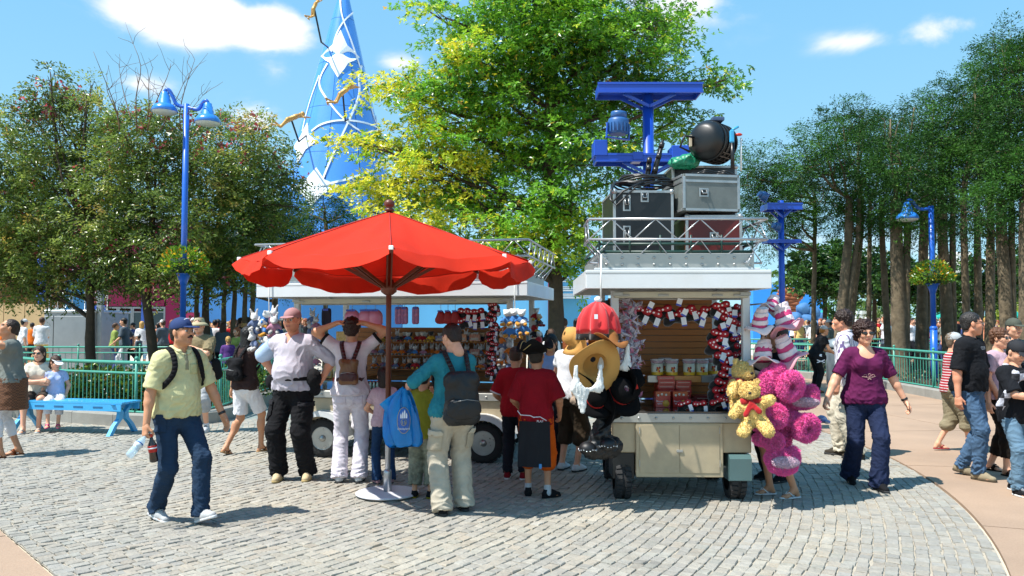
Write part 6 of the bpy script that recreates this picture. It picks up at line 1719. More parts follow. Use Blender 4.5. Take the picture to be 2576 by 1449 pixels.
# ---- street furniture
M_lampblue = mat('lamp_post_blue', '#1d5fc4', rough=.35, var=.05, vs=3, coat=.4)
M_mast = mat('mast_blue', '#1748b0', rough=.4, var=.06, vs=3, coat=.2)
def lamp_post(label, x, Y, heads, ztop, basket, thick):
 X = A(x, 800, Y).x; root = empty('street_lamp', (X, Y, 0), label, 'street lamp')
 mb = MB(); mb.tube([(X, Y, 0),(X, Y, 1.45)],.085,14); mb.lathe([(.085,1.44),(.095,1.46),(.09,1.50),(.062,1.53)],(X, Y, 0),14); mb.build('base_sleeve', M_lampblue, root)
 mb = MB(); mb.tube([(X, Y, 1.5),(X, Y, ztop)], thick, 14); mb.build('pole', M_lampblue, root)
 for dx, dy, dz in heads:
  s_ = 1 if dx > 0 else -1; mb = MB(); zc_ = ztop + dz
  e = Vector((X + dx, Y + dy, zc_)); P = [Vector((X, Y, ztop - .06)), Vector((X + dx * .45, Y + dy * .45, ztop - .06 + (dz + .1) * .35)), Vector((X + dx * .62, Y + dy * .62, zc_ + .18)), Vector((X + dx * .78, Y + dy * .8, zc_ + .33)), Vector((X + dx * .93, Y + dy, zc_ + .36)), e + Vector((0,0,.30))]
  mb.tube(smooth_line(P, 2),.040,10); arm = mb.build('arm', M_lampblue, root)
  mb = MB(); mb.lathe([(.05,.30),(.085,.28),(.09,.22),(.105,.215),(.11,.13),(.125,.125),(.13,.04),(.20,.01),(.255,-.06),(.275,-.14),(.268,-.14),(.24,-.06),(.12,.0)], e, 28, cap=False)
  sh_ = mb.build('lamp_shade', mat('lamp_shade_blue', '#2d80dc', rough=.3, var=.04, coat=.5), root)
  mb = MB(); mb.lathe([(.262,-.135),(.24,-.165),(.15,-.19),(.001,-.20)], e, 24, cap=False); mb.build('diffuser', mat('frosted_glass', '#c9d2cf', rough=.3, var=0), sh_)
 if basket:
  zb = basket; mb = MB(); mb.lathe([(.05,-.30),(.09,-.16),(.14,-.02),(.18,0)],(X, Y, zb),18); mb.build('basket_bracket', M_lampblue, root)
  mb = MB(); mb.lathe([(.16,0),(.25,.04),(.27,.30),(.255,.31),(.24,.30),(.05,.28)],(X, Y, zb + .003),20); pot = mb.build('flower_basket', mat('dark_green_basket', '#1f3a2a', rough=.7, var=.15), root)
  k = 1500; d = rdir(k); rr_ = rng.uniform(.3,1,(k, 1)) ** .5; P = np.array([X, Y, zb + .28]) + d * rr_ * np.array([.52,.45,.30]); P[:, 2] -= .9 * np.maximum(0, np.hypot(P[:, 0] - X, P[:, 1] - Y) - .25) ** 1.3
  pal2 = np.array([srgb(c) for c in ('#5f8a22', '#7fa62c', '#46701d', '#a3b838', '#e0b422', '#e08a1c')]); col = pal2[rng.choice(6, k, p=[.3,.25,.2,.13,.07,.05])]
  V, Q, Cc = leaves(P, unit(d + rng.normal(0,.5,(k, 3)) + [0,0,.3]), rdir(k), rng.uniform(.05,.10, k), rng.uniform(.03,.06, k), col); tag(mesh_obj('flowers', V, Q, M_leaf, pot, smooth=False, cols=Cc), kind='stuff')
 return root
lamp_post('double-headed blue lamp post with a flower basket in front of the left trees', 460,17.0,[(-.47,0,-.03),(.50,-.1,-.30)], A(0,262,17).z, A(0,688,17).z, .062)
lamp_post('single-headed blue lamp post with a flower basket among the conifer trunks', 2348,20.0,[(-.60,0,-.20)], A(0,518,20).z, A(0,714,20).z, .065)
def mast(label, x, Y, plats, ztop, r, lights, extra=None):
 X = A(x, 800, Y).x; root = empty('equipment_mast', (X, Y, 0), label, 'mast')
 mb = MB(); mb.tube([(X, Y, 0),(X, Y, ztop)], r, 18); mb.build('column', M_mast, root); mb = MB(); mb.lathe([(r * 2.4,0),(r * 2.4,.03),(r * 1.1,.05)],(X, Y, 0),18); mb.build('foot_plate', M_mast, root)
 for (x0, x1, z, h, d) in plats:
  a, b = X + x0, X + x1; t = .018
  mb = MB(); mb.box((a, Y - d, z),(b, Y - d + t, z + h)); mb.box((a, Y + d - t, z),(b, Y + d, z + h)); mb.box((a, Y - d + t, z),(a + t, Y + d - t, z + h)); mb.box((b - t, Y - d + t, z),(b, Y + d - t, z + h)); p = mb.build('platform', M_mast, root)
  mb = MB(); mb.box((a + t, Y - d + t, z + h * .5),(b - t, Y + d - t, z + h * .5 + .012)); mb.build('deck', M_mast, p)
  mb = MB(); mb.box((a - .01, Y - d - .012, z + h - .02),(b + .01, Y - d - .001, z + h + .01)); mb.box((a - .01, Y - d - .012, z - .01),(b + .01, Y - d - .001, z + .015)); mb.build('edge_lip', M_mast, p)
  for s_ in (-1,1): mb = MB(); mb.bar((X, Y + s_ * d * .6, z - .18),(X + (b - X) * .5, Y + s_ * d * .6, z),.03,.04); mb.bar((X, Y + s_ * d * .6, z - .18),(X + (a - X) * .5, Y + s_ * d * .6, z),.03,.04); mb.build('gusset', M_mast, p)
 for (dx, dy, z, s, tilt, yaw) in lights:
  Mx = Matrix.Rotation(R(yaw),3, 'Z') @ Matrix.Rotation(R(tilt),3, 'Y'); c = Vector((X + dx, Y + dy, z))
  mb = MB(); mb.lathe([(s * .72,0),(s * .86, s * .1),(s * .9, s * 1.1),(s * .82, s * 1.3),(s * .76, s * 1.32)], c, 22, M=Mx); L_ = mb.build('lamp_body', mat('steel_blue_housing', '#2c5a92', rough=.4, var=.08), root)
  mb = MB(); mb.lathe([(s * .70, s * 1.32),(s * .68, s * 1.75),(s * .66, s * 1.9)], c, 22, M=Mx); mb.build('snoot', mat('steel_blue_housing', '#2c5a92', rough=.4, var=.08), L_)
  for k in range(18):
   t = 2 * math.pi * k / 18; q = c + Mx @ Vector((math.cos(t) * s * .92, math.sin(t) * s * .92, s * .5)); ax = Mx @ Vector((0,0,1)); mb = MB(); mb.bar(q - ax * s * .38, q + ax * s * .38, s * .10, s * .08, up=(q - c).normalized()); mb.build('cooling_fin', mat('steel_blue_housing', '#2c5a92', rough=.4, var=.08), L_)
  mb = MB(); mb.bar(c + Mx @ Vector((s * 1.05,0, s * .9)), c + Mx @ Vector((s * 1.05,0,-s * .35)), s * .2, s * .08); mb.bar(c + Mx @ Vector((-s * 1.05,0, s * .9)), c + Mx @ Vector((-s * 1.05,0,-s * .35)), s * .2, s * .08); mb.bar(c + Mx @ Vector((-s * 1.1,0,-s * .35)), c + Mx @ Vector((s * 1.1,0,-s * .35)), s * .3, s * .1); mb.build('yoke', M_mast, L_)
 if extra: extra(root, X, Y)
 return root
Ym = 11.3; k_ = Ym / F
zf = lambda y, Y: A(0, y, Y).z
def ex1(root, X, Y):
 for x0, x1, y0, y1 in ((1494,1528,352,392),(1690,1735,366,400),(1592,1618,382,402)):
  a, b = A(x0, y1, Y - .2), A(x1, y0, Y - .2); mb = MB(); mb.box((a.x, Y - .22, a.z),(b.x, Y + .12, b.z),.01); mb.build('ballast_box', M_mast, root)
mast('tall blue equipment mast with two platforms rising behind the cases', 1634, Ym, [(A(1506,0, Ym).x - A(1634,0, Ym).x, A(1762,0, Ym).x - A(1634,0, Ym).x, zf(242, Ym),.13,.21),(A(1500,0, Ym).x - A(1634,0, Ym).x, A(1755,0, Ym).x - A(1634,0, Ym).x, zf(412, Ym),.10,.20)], zf(238, Ym),14 * k_,
 [((1551 - 1634) * k_, -.25, zf(352, Ym) + .02,.165,3,20)], ex1)
Ym2 = 19.0; k2 = Ym2 / F
mast('shorter blue mast with lamps just right of the narrow cart', 1968, Ym2,[((1925 - 1968) * k2,(2012 - 1968) * k2, zf(530, Ym2),.14,.28),((1926 - 1968) * k2,(2010 - 1968) * k2, zf(612, Ym2),.06,.22)], zf(505, Ym2),7.5 * k2,
 [(-.40,-.15, zf(500, Ym2),.11,-62,10),(-.12,-.25, zf(575, Ym2),.10,-75,15)])
M_bench = mat('bench_blue', '#3aa3dc', rough=.4, var=.05, vs=4, coat=.3)
bx0, bx1 = A(96,0,12.35).x, A(366,0,11.95).x; root = empty('bench', ((bx0 + bx1) / 2,12.15,0), 'bright blue backless bench with splayed legs, woman and girl sitting on its left end', 'bench')
zt0 = .475; dirb = Vector((bx1 - bx0,11.95 - 12.35,0)); Lb = dirb.length; dirb.normalize(); nb_ = Vector((-dirb.y, dirb.x, 0)); o_ = Vector((bx0,12.15,0))
def bpt(u, v, z): return o_ + dirb * u + nb_ * v + Vector((0,0, z))
for i in range(4):
 v0 = -.20 + i * .108; mb = MB(); q = [bpt(0, v0, zt0 - .028), bpt(Lb, v0, zt0 - .028), bpt(Lb, v0 + .10, zt0 - .028), bpt(0, v0 + .10, zt0 - .028)]; mb.prism(q, (0,0,.028)); mb.build('seat_slat', M_bench, root)
for v0 in (-.20,.19):
 mb = MB(); mb.prism([bpt(.02, v0, zt0 - .13), bpt(Lb - .02, v0, zt0 - .13), bpt(Lb - .02, v0 + .02, zt0 - .13), bpt(.02, v0 + .02, zt0 - .13)],(0,0,.099)); mb.build('apron', M_bench, root)
for k in range(5): mb = MB(); u = .12 + k * .33; mb.prism([bpt(u, -.2035, zt0 - .09), bpt(u + .16,-.2035, zt0 - .09), bpt(u + .16,-.2015, zt0 - .09), bpt(u, -.2015, zt0 - .09)],(0,0,.025)); mb.build('slot', mat('bench_slot', '#1c628f', rough=.5), root)
for u in (.12, Lb - .14):
 for s_ in (-1,1):
  P = []
  for (v, z) in ((s_ * .19, zt0 - .03),(s_ * .05, zt0 - .16),(s_ * .07, zt0 - .25),(s_ * .17, zt0 - .34),(s_ * .27,0.0)): P.append((v, z))
  w_ = .038; O = [bpt(u - .03, v - w_ * (1 if s_ > 0 else 1), z) for v, z in P] + [bpt(u - .03, v + w_, z) for v, z in P[::-1]]
  mb = MB(); mb.prism(O, dirb * .06); mb.build('leg', M_bench, root)
rope('white cord hanging from the roof of the narrow cart down to the red hat', [A(1513,640,6.9), A(1512,700,6.85), A(1511,752,6.85)],.007)
rope('white cord tied at the right corner of the wide cart roof', [cw(cart2,(2.86,-.40,2.25)), cw(cart2,(2.86,-.41,1.95)), cw(cart2,(2.86,-.40,1.76))],.007)
rope('white cord tied at the left corner of the wide cart roof', [cw(cart2,(-.12,-.40,2.25)), cw(cart2,(-.12,-.41,1.95)), cw(cart2,(-.12,-.40,1.70))],.007)

# ---- merchandise
ORD = ['first', 'second', 'third', 'fourth', 'fifth', 'sixth', 'seventh', 'eighth', 'ninth', 'tenth', 'eleventh', 'twelfth', 'thirteenth', 'fourteenth', 'fifteenth', 'sixteenth', 'seventeenth', 'eighteenth'] + ['%s from last' % k for k in ('sixteenth', 'fifteenth', 'fourteenth', 'thirteenth', 'twelfth', 'eleventh', 'tenth', 'ninth', 'eighth', 'seventh', 'sixth', 'fifth', 'fourth', 'third', 'second')] + ['last'] * 4
def fabric(h, **k): return mat('plush_' + h.strip('#') + ''.join(sorted(k)), h, rough=.95, var=.15, vs=25, bump=.6, bs=160, spec=.15, sheen=.4, **k)
PAPER = mat('paper_tag', '#dfe3ea', rough=.6, var=.05); BLUEP = mat('blue_card', '#3a4fb0', rough=.5)
def place(o, loc, rot=(0,0,0), sc=1.0):
 o.location = loc; o.rotation_euler = rot; o.scale = (sc, sc, sc); return o
def at1(x, y, d):
 """point in front of / inside the narrow cart, d metres behind its front"""
 return A(x, y, 7.39 + d)
M_dots = mat('red_polka_fabric', '#a50f1e', rough=.5, var=.06, dots=((.8,.75,.75),34,.27))
M_velvet = mat('black_velvet', '#0e0e10', rough=.95, sheen=.6, var=.1)
def proto_bow(label, big=1.0):
 root = empty('polka_dot_bow_hat', (0,0,0), label, 'hat', 'black hats with red polka-dot bows')
 S = SDF(.009,.02); S.el((0,.03,-.02),(.075,.05,.035)); S.el((-.05,.02,-.045),(.035,.03,.03)); S.el((.05,.035,-.04),(.035,.03,.028)); v, f = S.mesh(); mesh_obj('cap', folds(v, f, .006,.05,2, ridge=False), f, M_velvet, root, True)
 S = SDF(.007,.01); [S.el((s_ * .036,-.03,.008),(.034,.022,.028)) for s_ in (-1,1)]; S.el((0,-.042,.008),(.014,.014,.016)); v, f = S.mesh(); mesh_obj('bow', v, f, M_dots, root, True)
 mb = MB(); mb.box((.03,-.052,-.075),(.066,-.050,-.02)); t = mb.build('tag', PAPER, root, True); mb = MB(); mb.box((.03,-.0535,-.085),(.066,-.0515,-.076)); mb.build('tag_print', BLUEP, t, True)
 return root
bow = proto_bow('black hat with a red polka-dot bow, top of the column at the narrow cart right post')
used = False
def put_bow(x, y, d, lab, sc=1.0, rz=0, tilt=0):
 global used
 o = bow if not used else copy_tree(bow); used = True
 o['label'] = lab; place(o, at1(x, y, d),(R(tilt), R(random.uniform(-25,25)), R(rz + random.uniform(-18,18))), sc)
for i, x in enumerate((1612,1640,1668,1697,1724,1752,1779)):
 put_bow(x, 782 + (8 if i % 2 else -4) + random.uniform(-4,4),.25, ORD[i] + ' black polka-dot bow hat from the left under the narrow cart top rail', 1.35)
for i in range(15):
 put_bow(1812 + 16 * math.sin(i * .9) + i * .9,770 + i * 17.6,.16, ORD[i] + ' polka-dot bow hat from the top, inner column of the narrow cart', 1.25)
for i in range(13):
 put_bow(1846 + 8 * math.sin(i * 1.3 + 1),775 + i * 19.5,.22, ORD[i] + ' polka-dot bow hat from the top, outer column by the right post', 1.1,20)
for x, y, lb in ((1722,1019, 'polka-dot headband lying on the narrow cart counter, right of the biscuit cartons'),(1757,1020, 'second polka-dot headband on the narrow cart counter'),(1800,1014, 'heap of polka-dot bows on the counter under the bow column'),(1822,1010, 'polka-dot bow at the counter end beside the yellow bear')): put_bow(x, y - 4,.08, lb, 1.0)
for i in range(11):
 x, y = random.choice([(random.uniform(1800,1868), random.uniform(770,1010)),(random.uniform(1610,1790), random.uniform(760,800))])
 mb = MB(); p = at1(x, y, .07); a = random.uniform(-.6,.6); ux = Vector((math.cos(a),.3, math.sin(a))) * .026; uz = Vector((-math.sin(a),0, math.cos(a))) * .036
 mb.prism([p - ux - uz, p + ux - uz, p + ux + uz, p - ux + uz],(0,.002,0)); o = mb.build('price_tag', PAPER); tag(o, 'white price tag among the polka-dot bows, %s one placed, narrow cart' % ORD[i], 'tag', 'price tags on the polka-dot goods')
 mb = MB(); mb.prism([p - ux - uz + Vector((0,-.002,0)), p + ux - uz + Vector((0,-.002,0)), p + ux - uz * .5 + Vector((0,-.002,0)), p - ux - uz * .5 + Vector((0,-.002,0))],(0,.001,0)); mb.build('blue_strip', BLUEP, o)
M_cello = mat('cellophane_white', '#c9c2cc', rough=.25, var=.1, spec=.8); M_cpink = mat('cellophane_pink', '#b86f86', rough=.35, var=.2); M_clil = mat('cellophane_lilac', '#a49cc4', rough=.3, var=.1)
def proto_wrap(seed):
 r_ = np.random.default_rng(seed); root = empty('wrapped_bow', (0,0,0), 'x y z w', 'packet', 'wrapped white and pink bows hanging in strands')
 for nme, m_, n, s in (('wrapper', M_cello, 9,.060),('pink_ribbon', M_cpink, 4,.034),('lilac_ribbon', M_clil, 3,.036)):
  mb = MB()
  for _ in range(n):
   c = Vector(r_.normal(0,.026,3)); a, b = Vector(unit(r_.normal(size=3))), Vector(unit(r_.normal(size=3))); a.y *= .4; b.y *= .5
   p = [c - a * s, c + b * s * .5, c + a * s, c - b * s * .4, c + a * s * .2 + b * s * .2 + Vector((0,-.02,0))]
   mb.add(p, [(0,4,1),(1,4,2),(2,4,3),(3,4,0)])
  mb.build(nme, m_, root, True)
 return root
wr = [proto_wrap(k) for k in range(3)]; wu = set()
for i in range(34):
 x = 1585 + 14 * math.sin(i * 1.1) + (i % 2) * 16 - 8; y = 760 + i * 8.1
 o = wr[i % 3] if (i % 3) not in wu else copy_tree(wr[i % 3]); wu.add(i % 3)
 o['label'] = 'wrapped white and pink bow, %s from the top of the bright outer strand' % ORD[i]; place(o, at1(x, y, .12),(random.uniform(-.4,.4), random.uniform(0,6), random.uniform(-.5,.5)), random.uniform(.85,1.15))
for i in range(12):
 o = copy_tree(wr[i % 3]); o['label'] = 'wrapped bow, %s from the top of the dim inner strand' % ORD[i]; place(o, at1(1566 + 5 * math.sin(i),770 + i * 21,.32),(0, random.uniform(0,6),0),.8)
def bucket(x, y, d, lab, rz=0, s=1.0):
 p = at1(x, y, d); root = empty('sweet_bucket', p, lab, 'bucket', 'clear buckets of sweets on the shelf', rz=rz)
 mb = MB(); mb.curcol = None; mb.lathe([(.050 * s, 0),(.058 * s, .008),(.062 * s, .12 * s)],(0,0,0),22); mb.build('tub', mat('printed_tub', '#d8dcc8', rough=.25, var=.03, coat=.4), root, True)
 mb = MB(); mb.lathe([(.0585 * s, .004),(.0605 * s, .035 * s)],(0,0,0),22, cap=False); mb.build('yellow_base', mat('yellow_print', '#d8b030', rough=.3), root, True)
 mb = MB(); mb.lathe([(.063 * s, .121 * s),(.064 * s, .150 * s)],(0,0,0),22); mb.build('clear_rim', mat('pink_clear_rim', '#b79aa0', rough=.2, coat=.5), root, True)
 mb = MB(); mb.lathe([(.068 * s, .150 * s),(.070 * s, .156 * s),(.068 * s, .164 * s),(.02,.166 * s)],(0,0,0),22); mb.build('lid', mat('clear_lid', '#c8c6c8', rough=.15, coat=.5), root, True)
 mb = MB(); mb.tube([(.066 * s * math.cos(t),.066 * s * math.sin(t) - .003,.145 * s - .035 * math.sin(t + math.pi) * (t > math.pi) * 1.0) for t in np.linspace(math.pi, 2 * math.pi, 10)],.0018,4); mb.build('handle', PAPER, root, True)
 for k, (a, z, hx) in enumerate(((-1.9,.075, '#c03a20'),(-1.72,.068, '#d88020'),(-1.55,.078, '#8a1c2c'),(-1.8,.05, '#e0a030'),(-1.62,.045, '#b02828'),(-1.95,.055, '#2c2c34'))):
  q = Vector((math.cos(a + .1 * (x % 3)) * .0625 * s, math.sin(a + .1 * (x % 3)) * .0625 * s, z * s)); mb = MB(); mb.ball(q, (.011,.003,.013),7,4); mb.build('printed_spot', mat('spot_' + hx.strip('#'), hx, rough=.4), root, True)
zs1 = zs + .001
for i, (x, d, lab) in enumerate(((1646,.66, 'leftmost clear bucket of sweets with a pink lid on the orange shelf'),(1682,.64, 'second clear bucket of sweets from the left, plain side turned out'),(1725,.64, 'third clear bucket of sweets, print facing out'),(1756,.66, 'fourth clear bucket of sweets, right front of the shelf'),(1781,.84, 'fifth bucket of sweets standing back at the right end of the shelf'),(1665,.88, 'shadowed bucket behind the first two on the shelf'))):
 bucket(x, 0, d, lab); o = COL.objects[-1]
for o in list(COL.objects):
 if o.name.startswith('sweet_bucket'): o.location.z = zs1
M_rbox = mat('red_carton', '#b01f14', rough=.35, var=.08, coat=.3); M_rbox2 = mat('dark_red_carton', '#7a1a14', rough=.4, var=.1)
zc1 = .8225
def text(body, parent, loc, size, m, rot=(R(90),0,0), name='lettering', align='CENTER', sp=1.0):
 cu = bpy.data.curves.new('lettering', 'FONT'); cu.body = body; cu.size = size; cu.align_x = align; cu.extrude = .0006; cu.materials.append(m); cu.space_character = sp
 o = bpy.data.objects.new('t', cu); COL.objects.link(o); bpy.context.view_layer.update(); me = bpy.data.meshes.new_from_object(o.evaluated_get(bpy.context.evaluated_depsgraph_get())); bpy.data.objects.remove(o); o = bpy.data.objects.new(name, me); COL.objects.link(o); o.parent = parent; o.location = loc; o.rotation_euler = rot; ORG[o.name] = Vector((0,0,0)); return o
for x0, lab in ((1640, 'red biscuit carton with a golden biscuit picture, left of the pair on the counter'),(1683, 'red biscuit carton with a golden biscuit picture, right of the pair on the counter')):
 p = at1(x0 + 20,0,.30); root = empty('biscuit_box', (p.x, p.y, zc1), lab, 'box', 'red biscuit cartons'); w, h = .142,.152
 LB(root, 'carton', (-w / 2,0,0),(w / 2,.10, h), M_rbox, .002)
 LB(root, 'orange_top', (-w / 2 + .001,-.0015, h * .74),(w / 2 - .001,-.0005, h - .001), mat('orange_print', '#b3521c', rough=.4),0)
 mb = MB(); mb.lathe([(.033,0),(.030,.003),(.001,.004)],(w * .2,-.001, h * .25),20, M=Matrix.Rotation(R(90),3, 'X')); mb.build('biscuit_picture', mat('biscuit', '#c89433', rough=.5, var=.15, vs=60), root, True)
 text('Biscuits', root, (-w * .22,-.002, h * .34),.022, PAPER); text('sablés', root, (-w * .22,-.002, h * .20),.020, PAPER)
 for dx, dz in ((-.045,.115),(-.01,.125),(.03,.12)): mb = MB(); mb.ball((dx, -.002, dz),(.012,.003,.012),8,4); mb.build('printed_spot', mat('spot_dff', '#d8cfc0', rough=.4), root, True)
for k, (x0, x1, n) in enumerate(((1648,1690,5),(1692,1730,4),(1735,1805,2))):
 for j in range(n):
  a, b = at1(x0 + (j % 2) * 2,0,.52), at1(x1 + (j % 2) * 2,0,.52); hh = .042; zb_ = zc1 + (0.0 if k == 2 else .0) + j * (hh + .001)
  if k < 2: zb_ = zc1 + .07 + j * (hh + .001)
  root = empty('flat_carton', ((a.x + b.x) / 2, a.y + .1, zb_), 'flat red carton, %s from the bottom of the %s stack' % (ORD[j],('left', 'middle', 'low right')[k]), 'box', 'flat red cartons stacked on the counter'); w = b.x - a.x
  LB(root, 'carton', (-w / 2,-.08,0),(w / 2,.14, hh), M_rbox2 if k == 2 else M_rbox, .002); LB(root, 'printed_line', (-w * .38,-.0812, hh * .42),(w * .38,-.0804, hh * .58), mat('faded_print', '#c99a8c', rough=.5),0)
root = empty('carton_stand', (at1(1690,0,.62).x, 7.39 + .62, zc1), 'dark riser under the stacked red cartons on the counter', 'stand'); LB(root, 'block', (at1(1645,0,.52).x - root.location.x, -.16,0),(at1(1732,0,.52).x - root.location.x, .15,.068), M_rbox2,.002)
def fur(V, Q, L, n, W=.004, seed=0, droop=.3, jit=.4):
 r_ = np.random.default_rng(seed); N = vnormals(V, Q); i = r_.integers(0, len(Q), n); w = r_.dirichlet([1,1,1,1], n); P = (V[Q[i]] * w[:, :, None]).sum(1); Nn = unit((N[Q[i]] * w[:, :, None]).sum(1))
 D = unit(Nn + r_.normal(0, jit, (n, 3)) + np.array([0,0,-droop])); S_ = unit(np.cross(D, r_.normal(size=(n, 3))))
 Ls = L * r_.uniform(.6,1.3, n)[:, None]; T = np.zeros((n, 3,3)); T[:, 0] = P - S_ * W; T[:, 1] = P + S_ * W; T[:, 2] = P + D * Ls
 return T.reshape(-1,3), np.arange(n * 3).reshape(-1,3)
def furry(root, name, S, m, L, n, seed=0, **k):
 v, f = S.mesh(); v = folds(v, f, .006,.05, seed, ridge=False); o = mesh_obj(name, v, f, m, root, True); a, b = fur(v, f, L, n, seed=seed, **k); tag(mesh_obj('fur', a, b, m, o, True, smooth=False), kind='stuff'); return o
M_yfur = fabric('#f0cc7c'); M_pfur = fabric('#ff5fae'); M_pfur2 = fabric('#b8207c'); M_pale = fabric('#d9b8c8')
def bear(p, lab, s, rz, ry=0, scarf=True, hat=None):
 root = empty('teddy_bear', p, lab, 'soft toy', 'yellow teddy bears on the cart corner'); root.rotation_euler = (0, R(ry), R(rz)); root.scale = (s,) * 3
 S = SDF(.009,.03); S.el((0,0,.12),(.085,.075,.10)); S.rc((-.07,-.01,.18),(-.135,-.07,.13),.036,.034); S.rc((.07,-.01,.18),(.135,-.06,.20),.036,.034); S.rc((-.05,-.02,.05),(-.085,-.10,.0),.045,.040); S.rc((.05,-.02,.05),(.085,-.09,-.02),.045,.042)
 furry(root, 'body', S, M_yfur, .010,5000,1)
 S = SDF(.008,.025); S.el((0,-.01,.275),(.075,.07,.068)); S.el((0,-.065,.258),(.036,.035,.03)); [S.el((s_ * .060,.0,.335),(.024,.013,.024), k=.01) for s_ in (-1,1)]; h = furry(root, 'head', S, M_yfur, .009,3600,2)
 mb = MB(); mb.ball((0,-.101,.268),(.013,.009,.010),8,5); mb.build('nose', M_black, h, True); [(lambda mb: (mb.ball((s_ * .026,-.073,.29),(.0065,.005,.008),7,5), mb.build('eye', M_black, h, True)))(MB()) for s_ in (-1,1)]
 if scarf:
  S = SDF(.007,.01); S.rc((-.05,-.035,.205),(.05,-.035,.205),.026,.026); S.rc((-.05,.03,.205),(.05,.03,.205),.026,.026); S.rc((-.055,-.03,.205),(-.055,.03,.205),.026,.026); S.rc((.055,-.03,.205),(.055,.03,.205),.026,.026); S.rc((.0,-.075,.19),(-.05,-.10,.12),.018,.022, flat=.5); S.rc((.0,-.075,.19),(.045,-.095,.13),.018,.022, flat=.5)
  v, f = S.mesh(); mesh_obj('scarf', folds(v, f, .004,.04,2), f, fabric('#a81c20'), root, True)
 return root
bear(at1(1862,1034,-.13) + Vector((0,0,.0)), 'upper yellow teddy bear with a red scarf, sitting on the corner of the narrow cart', 1.3,25,4)
bear(at1(1900,1078,-.36), 'lower yellow teddy bear hanging in front of the other one', 1.2,-15,-8)
def pink_plush(p, lab, parts, seed, belly=None, s=1.0):
 root = empty('pink_plush_toy', p, lab, 'soft toy', 'fluffy pink plush toys hanging in a tall cluster'); root.scale = (s,) * 3
 S = SDF(.012,.03)
 for q in parts:
  if len(q) == 2: S.el(q[0], q[1])
  else: S.rc(*q)
 furry(root, 'body', S, M_pfur, .022,9000, seed, droop=.15)
 if belly:
  B = SDF(.010,.01); B.el(*belly); v, f = B.mesh(); o = mesh_obj('pale_patch', v, f, M_pale, root, True); a, b = fur(v, f, .012,2500, seed=seed); tag(mesh_obj('fur', a, b, M_pale, o, True, smooth=False), kind='stuff')
 return root
ring = lambda cx, cz, r, t, y=-.03: [((cx + r * math.cos(a), y, cz + r * math.sin(a)),(cx + r * math.cos(a + .8), y, cz + r * math.sin(a + .8)), t, t) for a in np.arange(0,6.2,.8)]
M_pin = fabric('#c42a72')
def torus(c, r, t, rx=0, rz=0):
 M = Matrix.Rotation(R(rz),3, 'Z') @ Matrix.Rotation(R(rx),3, 'X'); P = [Vector(c) + M @ Vector((r * math.cos(a),0, r * 1.05 * math.sin(a))) for a in np.arange(0,6.29,.628)]
 return [(P[k], P[k + 1], t, t) for k in range(len(P) - 1)],(Vector(c) + M @ Vector((0,.012,0)), r * .92, M)
for x, y, dd, lab, cups, lumps, patch_, seed in (
 (1950,965,-.22, 'topmost fluffy pink plush with one big open cup, below the striped hats', [((.10,-.06,-.02),.085,.040,10,12)],[((-.06,.02,.02),(.10,.08,.11)),((.02,.02,.12),(.07,.06,.06)),((-.14,.02,-.05),(.07,.06,.08))], None, 11),
 (2012,1008,-.14, 'pink plush at the right edge with a pale striped patch, under the topmost one', [],[((0,0,0),(.15,.08,.07), rotm(0,.5,0)),((.09,.0,.06),(.06,.05,.08))],((.015,-.07,-.01),(.12,.025,.045), rotm(0,.5,0)),12),
 (1935,1050,-.22, 'pink plush in the middle of the cluster beside the lower bear', [((.02,-.06,.02),.062,.034,-12,-25)],[((-.02,.02,.02),(.09,.07,.12)),((-.09,.0,-.07),(.08,.06,.05))], None, 13),
 (2006,1072,-.2, 'pink plush cup at the right middle of the cluster', [((.05,-.05,-.01),.078,.038,8,15)],[((-.05,.03,.05),(.10,.07,.07)),((.0,.03,-.06),(.06,.05,.06))], None, 14),
 (1925,1110,-.25, 'small pink plush near the bottom left of the cluster', [((.05,-.04,.0),.045,.028,0,-10)],[((-.04,0,.02),(.08,.06,.05)),((.03,.0,.07),(.05,.05,.05))], None, 15),
 (1965,1158,-.28, 'lowest pink plush with a wide pale patch, hanging above the sandalled feet', [],[((0,.01,.01),(.15,.09,.085)),((0,0,-.05),(.12,.08,.07)),((-.09,.0,.07),(.04,.04,.05)),((.10,.0,.07),(.04,.04,.05))],((0,-.075,-.005),(.118,.035,.050), None),16),
 (1970,1015,-.08, 'pink plush at the back of the cluster', [],[((0,0,.02),(.13,.09,.11)),((0,.02,-.16),(.11,.09,.13)),((-.02,.02,-.32),(.08,.07,.10))], None, 17)):
 prm = list(lumps); discs = []
 for c0, r0, t0, rx0, rz0 in cups: q, dsc = torus(c0, r0, t0, rx0, rz0); prm += q; discs.append(dsc)
 el3 = [q for q in prm if len(q) == 3]; prm = [q for q in prm if len(q) != 3] + [(q[0], q[1]) for q in el3]
 o = pink_plush(at1(x + 4, y, dd), lab, prm, seed, patch_)
 for c0, r0, M0 in discs:
  S = SDF(.010,.01); S.el(c0,(r0,.03, r0), np.array(M0)); v, f = S.mesh(); q = mesh_obj('inner_lining', v, f, M_pin, o, True); a, b = fur(v, f, .014,2200, seed=3); tag(mesh_obj('fur', a, b, M_pin, q, True, smooth=False), kind='stuff')
mb = MB(); mb.tube([cw(cart1,(L1 + .01,.4,1.80)), at1(1960,760,.35), at1(1965,1110,.30)],.012,6); tag(mb.build('display_pole', M_steel), 'metal pole carrying the striped hats and pink plush beside the narrow cart', 'pole')
M_hatw = mat('white_pink_velour', '#e4cfcf', rough=.9, var=.06, sheen=.3, bump=.3, bs=120); M_hatp = mat('hot_pink_band', '#c83a70', rough=.6, var=.08); M_hatr = mat('blush_velour', '#d89aa4', rough=.9, var=.1)
